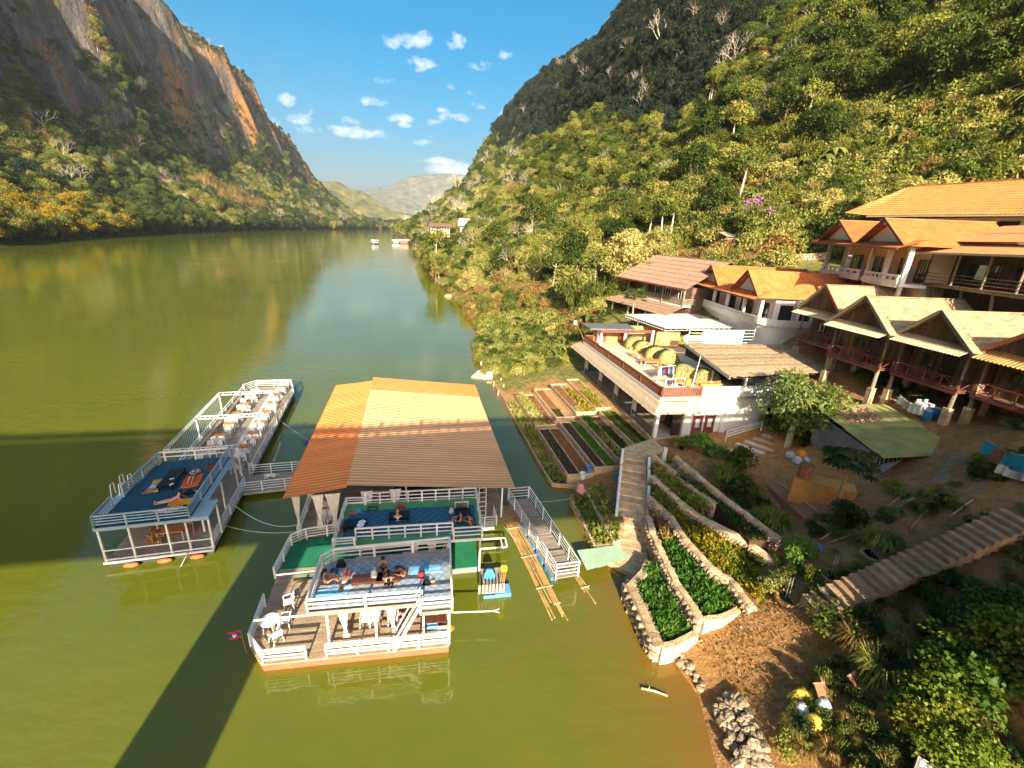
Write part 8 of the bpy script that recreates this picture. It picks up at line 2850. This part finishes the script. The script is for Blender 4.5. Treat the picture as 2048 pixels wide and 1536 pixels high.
leafpatch('litter', q, lambda x, y: c0.z - (nrm_.x * (x - c0.x) + nrm_.y * (y - c0.y)) / nrm_.z + .06, 1500, .2, M('fallen_leaf', (.36, .22, .15), .9, .3, 9), .1, None, 72, .5, (0, .04), 'dry leaves lying on the mossy shed roof')
# oven of ochre mud with a rusty drum
ov = thing('mud_oven', 'ochre mud walled oven with a rusty drum on top', 'oven', onG(1668, 1000), math.radians(-28))
OCH = M('ochre_mud', (.46, .23, .065), .9, .2, 2, .4, 6)
MB().prism([(-2.6, -.5), (.9, -.6), (.9, .5), (-2.6, .6)], -.8, [1.0, 1.15, 1.25, 1.1]).build('wall', OCH, ov)
MB().lathe([(.44, 0), (.45, .3), (.43, .32), (.44, .75), (.43, 1.0), (.36, 1.0)], 16, (-2.0, .05, 1.03)).build('drum', M('rust', (.30, .13, .06), .8, .3, 5), ov)
pt = thing('patio', 'reddish beaten floor in front of the ochre oven', 'patio', onG(1590, 1010, .03))
Q = [onG(x, y, .06) - pt.location for x, y in ((1530, 968), (1560, 962), (1668, 1022), (1650, 1062), (1622, 1050))]
MB().add(list(Q) + [v - Vector((0, 0, .5)) for v in Q], [(0, 1, 2, 3, 4), (9, 8, 7, 6, 5)] + [(i, i + 5, (i + 1) % 5 + 5, (i + 1) % 5) for i in range(5)]).build('floor', M('red_floor', (.36, .16, .085), .9, .15, 3, .3), pt)
# bags, bins and odds and ends
FB_ = {'grey': (.42, .42, .45), 'red': (.55, .06, .08), 'orange': (.70, .22, .03), 'white': (.70, .69, .66), 'yellow': (.70, .50, .06), 'blue': (.05, .25, .55), 'tan': (.46, .30, .17), 'wine': (.30, .05, .12)}
for px, py, c, w, lab in ((1580, 915, 'grey', .8, 'grey sack on the path, left of the bright heap'), (1592, 926, 'grey', .8, 'grey sack on the path, below the bright heap'), (1612, 925, 'grey', .7, 'grey sack touching the oven drum'), (1600, 912, 'orange', .8, 'orange sack in the bright heap by the oven'), (1590, 910, 'red', .6, 'red sack in the bright heap by the oven'),
       (1600, 1430, 'white', .75, 'full white sack at the bottom of the picture'), (1625, 1455, 'yellow', .8, 'round yellow sack beside the full white one'), (1645, 1420, 'white', .7, 'white sack right of the yellow one'), (1598, 1398, 'yellow', .8, 'empty yellow sacking above the white sack'), (1382, 876, 'red', .5, 'bright red bundle before the maroon doors'),
       (1375, 862, 'wine', .5, 'wine coloured bundle leaning on the maroon door'), (1612, 836, 'tan', .8, 'tan sack under the bushy tree'), (1630, 845, 'wine', .8, 'wine red sacking under the bushy tree'), (1640, 1100, 'blue', .35, 'blue plastic bag at the sunlit wall end')):
 bag('sack', lab, 'sack', onG(px, py), fabric('sack_' + c, FB_[c]), (w, w * .75, w * .6), px * .7, False)
for px, py, c, lab in ((1165, 957, 'white', 'white bucket at the lower corner of the vegetable beds'), (1178, 945, 'blue', 'blue and white bucket behind the white one'), (1232, 962, 'blue', 'small blue pot beside the steps')):
 b_ = thing('bucket', lab, 'bucket', spot(px, py, 1.0) if px < 1200 else onG(px, py))
 MB().lathe([(.18, 0), (.26, .48), (.28, .48), (.28, .52), (.25, .52), (.16, .05)], 16).build('body', fabric('sack_' + c, FB_[c]), b_)
 MB().path([(.27, 0, .5), (.15, 0, .72), (-.15, 0, .72), (-.27, 0, .5)], .012, n=5).build('handle', STEEL, b_)
pv_ = bag('sack', 'pink cloth hanging at the wall corner above the leafy bed', 'sack', spot(1160, 985, .7), fabric('pink2', (.62, .28, .30)), (.7, .5, .8), 0, False)
# pits with rebar
for k, (px, py) in enumerate(((1575, 1198), (1665, 1155), (1745, 1112))):
 p = onG(px, py, .02)
 pt_ = thing('foundation_pit', 'dug foundation pit with rebar, ' + ('lowest of three', 'middle one, beside the stairway foot', 'highest of three, in shade')[k], 'pit', p)
 MB().lathe([(.40, .03), (.55, .08), (.62, .02), (.6, -.2)], 14).build('rim', SOILT, pt_)
 MB().lathe([(.02, .035), (.41, .04)], 14).build('hole_shade', BLACK, pt_)  # flat black disc painted in place of the shade down the pit
 for q in range(4):
  MB().tube((-.12 + .08 * q, .1 * (q % 2), .04), (-.1 + .08 * q, .1 * (q % 2) + .1, 1.2), .012, .012, 5).build('rebar', STEEL, pt_)
# poles and planks lying about
pl = [(1640, 1080, 1720, 1030), (1650, 1090, 1715, 1070), (1760, 1025, 1815, 985), (1775, 1030, 1830, 995), (1825, 1010, 1885, 985), (1820, 1060, 1880, 985), (1900, 1035, 1945, 1000), (1505, 1160, 1640, 1145), (1590, 1215, 1640, 1185), (1597, 1218, 1645, 1192), (1325, 1309, 1405, 1283), (1390, 1012, 1455, 1000), (1555, 965, 1660, 1045), (1835, 1000, 1900, 972), (1700, 1275, 1725, 1250)]
PLB = ('sloping from the shadow edge to the oven', 'just below the one by the oven', 'nearest the shed foot', 'parallel to the one at the shed foot', 'in the middle of the heap right of the shed', 'standing steep out of the heap right of the shed', 'thick and bent, farthest right above the stairway',
  'straight and pale across the sunlit weeds', 'at the stairway foot, upper of two', 'at the stairway foot, lower of two', 'along the end of the lowest plot', 'across the top stone walls', 'along the edge of the red floor', 'behind the heap right of the shed', 'forked, below the stairway')
for k, (x0, y0, x1, y1) in enumerate(pl):
 a, b = onG(x0, y0, .08), onG(x1, y1, .12)
 mt = MATS['bamboo'] if k % 3 else MATS['pale_driftwood']
 o = MB().path([Vector(), (b - a) * .5 + Vector((0, 0, .06)), b - a], .05, .035, 6).build('loose_pole', mt, None, a, smooth=True)
 tag(o, 'loose pole ' + PLB[k], 'pole', 'loose poles and bamboo on the ground')
for k, (px, py, c, lab, rz) in enumerate(((1715, 1375, (.22, .10, .055), 'brown board standing among weeds below the stairway', .5), (1645, 1395, (.22, .12, .06), 'bent brown sheet beside the white sacks', .2), (1835, 1330, (.12, .07, .05), 'dark wooden door lying on the steep bank', .9))):
 o = thing('board', lab, 'board', onG(px, py, .35), rz)
 MB().box(-.45, .45, -.04, .04, -.6, .7).build('panel', M('board%d' % k, c, .7, .2, 3), o)
 MB().box(-.5, .5, -.05, .05, .703, .78).build('edge', GREYWOOD, o)
 o.rotation_euler = (-.9, .1, rz)
 o.scale = (.6,) * 3
bd = thing('picture_board', 'framed board with pale printed pictures cut by the bottom edge', 'board', onG(1862, 1552, .3), math.radians(-25))
bd.scale = (.6,) * 3
MB().box(-.8, .8, -.03, .03, -1.4, .5).build('panel', M('navy_board', (.03, .035, .06), .5, .2), bd)
for k in range(6):
 MB().box(-.68 + (k % 2) * .72, -.06 + (k % 2) * .72, -.04, -.031, .1 - (k // 2) * .5, .42 - (k // 2) * .5).build('print', M('print_pale', (.22, .24, .25), .6, .3, 8), bd)
for x0, x1, z0, z1 in ((-.86, .86, .5, .56), (-.86, -.8, -1.4, .497), (.8, .86, -1.4, .497)):
 MB().box(x0, x1, -.05, .05, z0, z1).build('frame', GREYWOOD, bd)
bd.rotation_euler = (-.6, .25, math.radians(-25))
# below the bungalows: washing, machine, barrels
wm = thing('washing_machine', 'white twin tub washing machine under the third bungalow', 'washing machine', onG(1842, 828), math.radians(8))
MB().box(-.55, .55, -.35, .35, 0, .9).build('body', WHITE_S, wm, bevel=.03)
MB().box(-.52, .52, .25, .34, .903, 1.15).build('panel', fabric('greyblue', (.25, .30, .38)), wm)
MB().box(-.5, -.02, -.3, .2, .903, .95).build('lid', WHITE_S, wm)
MB().box(.02, .5, -.3, .2, .903, .93).build('lid', WHITE_S, wm)
def washing(label, a, b, cols, w, h):
 t = thing('clothesline', label, 'clothesline', a)
 P = [p - a for p in sag(a, b, .25)]
 MB().path(P, .012, .012, 5).build('line', ROPE, t)
 d = b - a
 n = len(cols)
 for k, c in enumerate(cols):
  f = (k + .5) / n
  i = min(len(P) - 2, int(f * (len(P) - 1)))
  p = P[i].lerp(P[i + 1], f * (len(P) - 1) - i)
  e = d.normalized() * (w / 2)
  hh = h * random.uniform(.8, 1.1)
  o = MB().sheet(p - e - Vector((.05, 0, hh)), p + e - Vector((-.05, 0, hh)), p + e, p - e, 6, 6, lambda u, v: .04 * math.sin(u * 9 + k)).build('garment', c, None, a, solid=.012)
  tag(o, '%s garment on the %s' % (('first', 'second', 'third', 'last')[k], label), 'garment', 'washing on the ' + label)
WHT, TRQ, BRN = fabric('white', (.70, .69, .66)), fabric('turquoise', (.03, .33, .48)), fabric('towel_brown', (.30, .12, .07))
a, b = onG(1800, 790, 1.7), onG(1850, 812, 1.6)
washing('line of pale washing under the third bungalow', a, b, [WHT, fabric('beige', (.58, .42, .32)), WHT, WHT], .6, .75)
a, b = onG(1975, 880, 1.9), onG(2075, 915, 1.9)
washing('line of turquoise and brown towels at the right edge', a, b, [TRQ, BRN, TRQ, TRQ], 1.0, .9)
a, b = onG(2000, 925, 1.3), onG(2075, 950, 1.3)
washing('lower line of small white washing at the right edge', a, b, [WHT, WHT, fabric('sack_grey', FB_['grey']), WHT], .5, .5)
for k, (px, py) in enumerate(((1850, 842), (1868, 838))):
 b_ = thing('barrel', ['blue barrel beside the washing machine', 'second blue barrel deeper under the bungalow'][k], 'barrel', onG(px, py))
 MB().lathe([(.26, 0), (.29, .3), (.29, .6), (.26, .9), (.2, .9)], 16).build('body', M('old_barrel', (.03, .13, .26), .5, .2), b_)
 MB().lathe([(.3, .28), (.3, .33)], 16).build('hoop', MATS['old_barrel'], b_)
sl_ = thing('slab', 'pale concrete slab before the shed under the right bungalows', 'slab', onG(1925, 945))
Q = [onG(x, y, .05) - sl_.location for x, y in ((1860, 965), (1905, 905), (1950, 915), (1965, 975), (1925, 990))]
MB().add(list(Q) + [v - Vector((0, 0, .4)) for v in Q], [(4, 3, 2, 1, 0), (5, 6, 7, 8, 9)] + [(i, (i + 1) % 5, (i + 1) % 5 + 5, i + 5) for i in range(5)]).build('floor', M('dusty_slab', (.30, .19, .11), .9, .2, 2, .3), sl_)
# path steps with white handrail beside the white house
hr = thing('path_steps', 'broad path steps with a white handrail climbing beside the white house', 'steps', onG(1462, 885))
O_ = hr.location.copy()
a, b = onG(1452, 900), onG(1560, 850)
for k in range(7):
 p = a.lerp(b, k / 6)
 z = gz(p.x, p.y)
 MB().beam(Vector((p.x, p.y, z + .08)) - O_, Vector((p.x + 1.6, p.y - 1.9, z + .08)) - O_, .5, .22).build('step', CONC, hr)
a, b = onG(1450, 884), onG(1521, 862)
for z in (.5, .75, 1.0):
 MB().beam(a - O_ + Vector((0, 0, z)), b - O_ + Vector((0, 0, z)), .07).build('rail', WHITE, hr)
for f in (0, 1):
 p = a.lerp(b, f) - O_
 MB().box(p.x - .05, p.x + .05, p.y - .05, p.y + .05, p.z - .3, p.z + 1.08).build('post', WHITE, hr)
for k, (px, py) in enumerate(((1350, 893), (1362, 900), (1405, 905), (1424, 908), (1436, 912))):
 p_ = thing('potted_plant', 'potted plant along the edge in front of the maroon doors', 'potted plant', onG(px, py), 0, 'potted plants before the white house')
 MB().lathe([(.15, 0), (.22, .34), (.24, .34), (.24, .38), (.19, .38), (.18, .3)], 12).build('pot', BLACK if k % 2 else SAND, p_)
 o = link('foliage', PROTO[('tuft', 'bmid', 'reed')[k % 3]][0], p_, (0, 0, .35))
 o.scale = (.35,) * 3
# ================================================================== woods on both banks
def cleared(x, y):
 """ground kept free for the houses, gardens and yard"""
 s, u = su(x, y)
 d = u - np.interp(s, [p[0] for p in _RS], [p[1] for p in _RS])
 c = np.zeros(np.shape(x), bool)
 c |= (s < 49) & (d < 62)
 c |= (s < 46) & (d < 74)
 c |= (s < 57) & (d < 14)
 c |= (np.hypot(x - 21, y - 74) < 9) | (np.hypot(x - 27, y - 66) < 9)
 c |= (x > 8) & (x < 42) & (y > 40) & (y < 66)
 c |= (x > 34) & (x < 110) & (y > 36) & (y < 78) & (d < 84)
 return c
def right_forest():
 rng = np.random.default_rng(77)
 # ---- trees one can tell apart: the nearest ones, spaced apart
 cand = []
 S = rng.uniform(38, 330, 9000)
 Dd = rng.uniform(1, 190, 9000)
 keep_p = np.where(S < 150, 1.0, .5)
 ok = rng.random(9000) < keep_p
 S, Dd = S[ok], Dd[ok]
 P = on_bank(S, Dd)
 px, py, dep = project(P)
 yard = (px > 1335) & (px < 1700) & (py > 468) & (py < 600) & (dep < 150)
 vis = ~yard & (px > 760) & (px < 2120) & (py > -160) & (py < 640) & (dep > 5) & ~cleared(P[:, 0], P[:, 1])
 P, S, Dd, px, py = P[vis], S[vis], Dd[vis], px[vis], py[vis]
 order = np.argsort(np.hypot(P[:, 0], P[:, 1]))
 chosen = []
 for i in order:
  gap = (5.0 if S[i] < 150 else 8.0) * (1.35 if py[i] < 260 and px[i] > 1150 else 1)
  if all((P[i, 0] - P[j, 0]) ** 2 + (P[i, 1] - P[j, 1]) ** 2 > gap * gap for j in chosen):
   chosen.append(i)
  if len(chosen) >= 290:
   break
 words = {'dark': ('dark green bushy tree', 'tree'), 'mid': ('green leafy tree', 'tree'), 'pale': ('pale green leafy tree', 'tree'), 'tall': ('tall thin-stemmed tree', 'tree'),
    'dry': ('dry brownish tree', 'tree'), 'bamboo': ('arching bamboo clump', 'bamboo'), 'banana': ('broad-leaved banana plant', 'banana plant')}
 placed = []
 for i in chosen:
  up = py[i] < 260 and px[i] > 1150
  r = rng.random()
  nz = float(vnoise(P[i, 0] / 25, P[i, 1] / 25, 3))
  if Dd[i] < 14 and S[i] < 120:
   kind = 'pale1' if r < .3 else ('mid0' if r < .55 else ('bamboo' if r < .85 else 'dry0'))
   sc = rng.uniform(.38, .6)
  elif 1060 < px[i] < 1270 and 340 < py[i] < 520:
   kind, sc = ('bamboo', rng.uniform(.9, 1.3)) if r < .6 else ('dark1', rng.uniform(.7, 1.0))
  elif up:
   kind = ('dark0', 'dark1', 'mid0', 'mid1', 'dark0', 'dark1', 'mid1')[int(r * 7)]
   sc = rng.uniform(.95, 1.6)
  elif nz > .12:
   kind = ('dry0', 'pale0', 'pale1', 'dry0', 'mid1')[int(r * 5)]
   sc = rng.uniform(.5, .85)
  else:
   kind = ('mid0', 'pale1', 'tall1', 'pale0', 'bamboo', 'tall0', 'dark1', 'bamboo')[int(r * 8)]
   sc = rng.uniform(.5, 1.25)
  if S[i] > 150:
   sc *= 1.2
  w = ''.join(c for c in kind if not c.isdigit())
  lab, cat = words[w]
  zx = ('at the river bend', 'left of the brown roof', 'above the brown roof', 'above the gabled house', 'above the upper guesthouse', 'above the long ochre roof')[int(np.searchsorted((960, 1200, 1420, 1620, 1760), px[i]))]
  zy = ('at the top', 'high up', 'midway up', 'low down', 'at the foot')[int(np.searchsorted((60, 180, 300, 420), py[i]))]
  placed.append((lab, zx, zy, px[i], plant(kind, {'bamboo': 'bamboo_clump', 'banana': 'banana_plant'}.get(w, 'tree'), lab, cat, P[i] - np.array([0, 0, .15]), rng.uniform(0, 6.28), sc, lab + 's on the right hillside')))
 seen = {}
 for a, zx, zy, q, o in sorted(placed, key=lambda r: r[3]):
  seen.setdefault((a, zx, zy), []).append(o)
 nth = ('leftmost', 'second from left', 'third from left', 'fourth from left', 'fifth from left', 'sixth from left', 'seventh from left', 'eighth from left', 'ninth from left', 'tenth from left', 'eleventh from left', 'twelfth from left')
 for (a, zx, zy), os_ in seen.items():
  for k, o in enumerate(os_):
   tail = '' if len(os_) == 1 else (', rightmost' if k == len(os_) - 1 else ', ' + nth[min(k, 11)])
   o['label'] = '%s %s, %s%s' % (a, zx, zy, tail)
 # ---- undergrowth and the far wood
 kinds = ['bmid', 'bpale', 'bdry', 'bdark', 'reed', 'dryreed', 'bamboo', 'banana', 'bbright']
 n = 12000
 S = 40 + 120 * rng.random(n) ** 1.2
 Dd = 120 * rng.random(n) ** 1.15 + .2
 P = on_bank(S, Dd)
 px, py, dep = project(P)
 ok = (px > 740) & (px < 2150) & (py > -200) & (py < 800) & (dep > 5) & ~cleared(P[:, 0], P[:, 1])
 yard = (px > 1335) & (px < 1700) & (py > 474) & (py < 600) & (dep < 150) & (rng.random(n) < .86)
 ok &= ~yard & ~((S < 60) & (Dd < 18) & (rng.random(n) < .3))
 P, S, Dd, px, py = P[ok], S[ok], Dd[ok], px[ok], py[ok]
 nz = vnoise(P[:, 0] / 12, P[:, 1] / 12, 13) + .5 * vnoise(P[:, 0] / 30, P[:, 1] / 30, 14)
 r = rng.random(len(P))
 idx = np.where(nz > .22, np.where(r < .5, 2, np.where(r < .8, 5, 1)), np.where(nz > 0, np.where(r < .45, 1, np.where(r < .75, 4, 0)), np.where(r < .38, 0, np.where(r < .55, 3, np.where(r < .85, 1, np.where(r < .93, 4, 7))))))
 lo = np.clip(.55 + Dd / 60, .55, 1.5)
 sc = rnd_scl(len(P), rng, .8, 1.4) * lo[:, None]
 scatter('undergrowth', 'tangled pale undergrowth covering the right-hand hillside', kinds, P - [0, 0, .1], rnd_rot(len(P), rng), sc, idx)
 # far woods of the right mountain
 kinds = ['dark0', 'dark1', 'mid0', 'mid1', 'pale0', 'dry0', 'shadetone0', 'shadetone1', 'tall0', 'bare0', 'bare2']
 n = 15000
 S = 120 + 1500 * rng.random(n) ** 1.9
 sc_ = np.clip(1 + (S - 300) * 0.0011, .85, 2.2)
 Dd = 260 * rng.random(n) * sc_
 P = on_bank(S, Dd)
 px, py, dep = project(P)
 ok = (px > 700) & (px < 2150) & (py > -220) & (py < 560)
 # leave out what lies behind the crest
 P, S, Dd, px, py, sc_ = P[ok], S[ok], Dd[ok], px[ok], py[ok], sc_[ok]
 h = Dd / sc_
 r = rng.random(len(P))
 cliff = (h > 104) & (S > 170)  # steep upper slope: its shade is put into the leaf colour
 low = h < 62
 idx = np.where(cliff, np.where(r < .5, 6, np.where(r < .985, 7, 9)), np.where(low, np.where(r < .25, 2, np.where(r < .5, 4, np.where(r < .68, 5, np.where(r < .85, 3, np.where(r < .97, 1, 9))))), np.where(r < .3, 0, np.where(r < .55, 1, np.where(r < .8, 3, np.where(r < .88, 5, np.where(r < .985, 8, 10)))))))
 sc = rnd_scl(len(P), rng, .7, 1.25) * np.clip(.8 + (S - 150) / 700, .8, 2.0)[:, None]
 scatter('forest', 'wooded flank of the right-hand mountain', kinds, P - [0, 0, .3], rnd_rot(len(P), rng, .08), sc, idx)
right_forest()
def left_forest():
 rng = np.random.default_rng(78)
 kinds = ['dark0', 'dark1', 'mid0', 'mid1', 'pale0', 'dry0', 'shadetone0', 'yel0', 'bare1', 'bare3', 'bdry', 'bamboo']
 n = 11000
 S = 180 + 2300 * rng.random(n) ** 1.7
 E_ = 200 * rng.random(n) ** .95 + 1
 x, y, z = left_xyz(S, E_)
 P = np.stack([x, y, z], 1)
 px, py, dep = project(P)
 ok = (px > -80) & (px < 800) & (E_ < np.interp(S, [p[0] for p in _EF], [p[1] for p in _EF]) - 2)
 P, S, E_, px, py = P[ok], S[ok], E_[ok], px[ok], py[ok]
 r = rng.random(len(P))
 nz = vnoise(P[:, 0] / 60, P[:, 1] / 60, 23)
 near = px < 260
 idx = np.where(near & (E_ < 45), np.where(r < .62, 7, np.where(r < .85, 2, 11)), np.where(nz > .15, np.where(r < .35, 5, np.where(r < .65, 4, np.where(r < .985, 3, 8))), np.where(r < .34, 0, np.where(r < .64, 1, np.where(r < .88, 2, np.where(r < .985, 6, 9))))))
 sc = rnd_scl(len(P), rng, 1.0, 1.9) * np.clip(1 + (S - 400) / 2500, .9, 1.5)[:, None]
 scatter('forest', 'dense wood on the slope below the left cliffs', kinds, P - [0, 0, .3], rnd_rot(len(P), rng, .08), sc, idx)
 # scrub clinging to ledges of the cliff
 n = 11000
 S = 500 + 2100 * rng.random(n) ** 1.3
 E_ = np.interp(S, [p[0] for p in _EF], [p[1] for p in _EF]) + rng.uniform(-40, 190, n)
 x, y, z = left_xyz(S, E_)
 x2, y2, z2 = left_xyz(S, E_ + 2)
 steep = (z2 - z) / 2
 nz = fbm(S / 45, z / 60, 29)
 ok = (nz > -.02 + .17 * np.clip(steep - 1.2, 0, 2.2)) & (z > 60)
 P = np.stack([x, y, z], 1)[ok]
 px, py, dep = project(P)
 k = (px > -80) & (px < 760) & (py > -120)
 P = P[k]
 r = rng.random(len(P))
 idx = np.where(r < .3, 6, np.where(r < .5, 5, np.where(r < .62, 10, np.where(r < .9, 0, 9))))
 scatter('scrub', 'scrub clinging to the ledges of the left cliffs', kinds, P - [0, 0, .5], rnd_rot(len(P), rng, .2), rnd_scl(len(P), rng, .6, 1.2) * np.where(idx == 10, 3.0, 1.0)[:, None], idx)
 # the tall leafless trees that stand out, each where it grows
 bare = [((98, 275), 62, 'near the left edge below the dark cliff'), ((135, 333), 60, 'with a wide flat crown left of the talus wood'), ((158, 392), 66, 'leaning out low on the slope'),
   ((215, 352), 44, 'just right of the wide crowned one'), ((280, 350), 42, 'below the foot of the orange cliff strip'), ((330, 378), 50, 'with a broad crown left of the dry bamboo slope'),
   ((260, 368), 36, 'small and slanting between taller ones'), ((385, 318), 34, 'high under the second cliff'), ((310, 460), 44, 'standing at the water edge'), ((10, 270), 44, 'cut by the left picture edge'),
   ((262, 415), 30, 'low among green bushes'), ((385, 385), 32, 'beside the dry bamboo slope'), ((478, 452), 28, 'low at the water beyond the bamboo slope'), ((560, 402), 26, 'under the last cliff')]
 for k, ((bx, by), hpx, lab) in enumerate(bare):
  # walk along the sight line until it meets the slope
  best = None
  for rr in np.arange(300, 2600, 4):
   q = far(bx, by, rr)
   s_, u_ = su(q.x, q.y)
   e_ = np.interp(s_, [p[0] for p in _LS], [p[1] for p in _LS]) - u_
   if e_ > 0 and float(left_sd(s_, e_)) >= q.z:
    best = q
    break
  if best is None:
   best = far(bx, by, 500)
  sc = hpx / FPX * best.length / 13.0 * .6
  plant('bare%d' % (k % 4), 'bare_tree', 'pale leafless left bank tree ' + lab, 'tree', best - Vector((0, 0, 1)), k * 1.3, sc)
 # dry bamboo fan on the slope
 q = None
 for rr in np.arange(500, 2600, 4):
  w_ = far(470, 415, rr)
  s_, u_ = su(w_.x, w_.y)
  e_ = np.interp(s_, [p[0] for p in _LS], [p[1] for p in _LS]) - u_
  if e_ > 0 and float(left_sd(s_, e_)) >= w_.z:
   q = (s_, e_)
   break
 if q:
  n = 420
  S = q[0] + rng.uniform(-75, 75, n)
  E_ = q[1] + rng.uniform(-22, 34, n)
  x, y, z = left_xyz(S, E_)
  scatter('dry_bamboo', 'patch of straw coloured dry bamboo on the left slope', ['dryreed'], np.stack([x, y, z], 1), rnd_rot(n, rng, .05), rnd_scl(n, rng, 9, 13) * [.8, .8, 1.3], np.zeros(n))
 # bare trees of the right hillside
 bareR = [((1318, 105), 62, 'on the dark crest at the top of the right mountain'), ((1385, 72), 46, 'on the crest right of the tallest bare one'), ((1253, 125), 38, 'on the dark flank below the crest'), ((1180, 172), 34, 'grey in the dark upper wood'),
    ((1222, 172), 36, 'at the edge between dark and sunlit wood'), ((1047, 250), 34, 'left on the sunlit upper slope'), ((915, 400), 58, 'tallest of those above the river bend'), ((880, 395), 50, 'at the far bend above the roofs'),
    ((956, 392), 34, 'with a round crown above the tin roof'), ((1018, 340), 46, 'in the pale group halfway up'), ((975, 350), 44, 'left in the pale group halfway up'), ((1040, 338), 40, 'right in the pale group halfway up'),
    ((866, 432), 50, 'slender at the river bend'), ((822, 438), 44, 'farthest at the river bend'), ((1255, 395), 40, 'between bushes above the brown house')]
 for k, ((bx, by), hpx, lab) in enumerate(bareR):
  best = None
  for rr in np.arange(60, 1800, 2):
   q = far(bx, by, rr)
   if gz(q.x, q.y) >= q.z:
    best = q
    break
  if best is None:
   continue
  sc = hpx / FPX * best.length / 13.0 * .85
  plant('bare%d' % (k % 4), 'bare_tree', 'pale leafless right bank tree ' + lab, 'tree', best - Vector((0, 0, 1)), k * 1.7, sc)
left_forest()
def far_wood():
 rng = np.random.default_rng(79)
 kinds = ['dark0', 'mid0', 'pale0', 'shadetone0', 'dry0']
 # trees at the end of the reach where the river bends away
 n = 700
 px = rng.uniform(560, 880, n)
 P = []
 for q in px:
  r = rng.uniform(1850, 2150)
  v = far(q, 456, r)
  P.append((v.x, v.y, -1.5 + (r - 1850) * .05))
 idx = rng.choice([0, 0, 3, 3, 1], n)
 scatter('forest', 'dark line of trees where the river bends away', kinds, P, rnd_rot(n, rng, .05), rnd_scl(n, rng, 2.2, 3.6), idx)
far_wood()
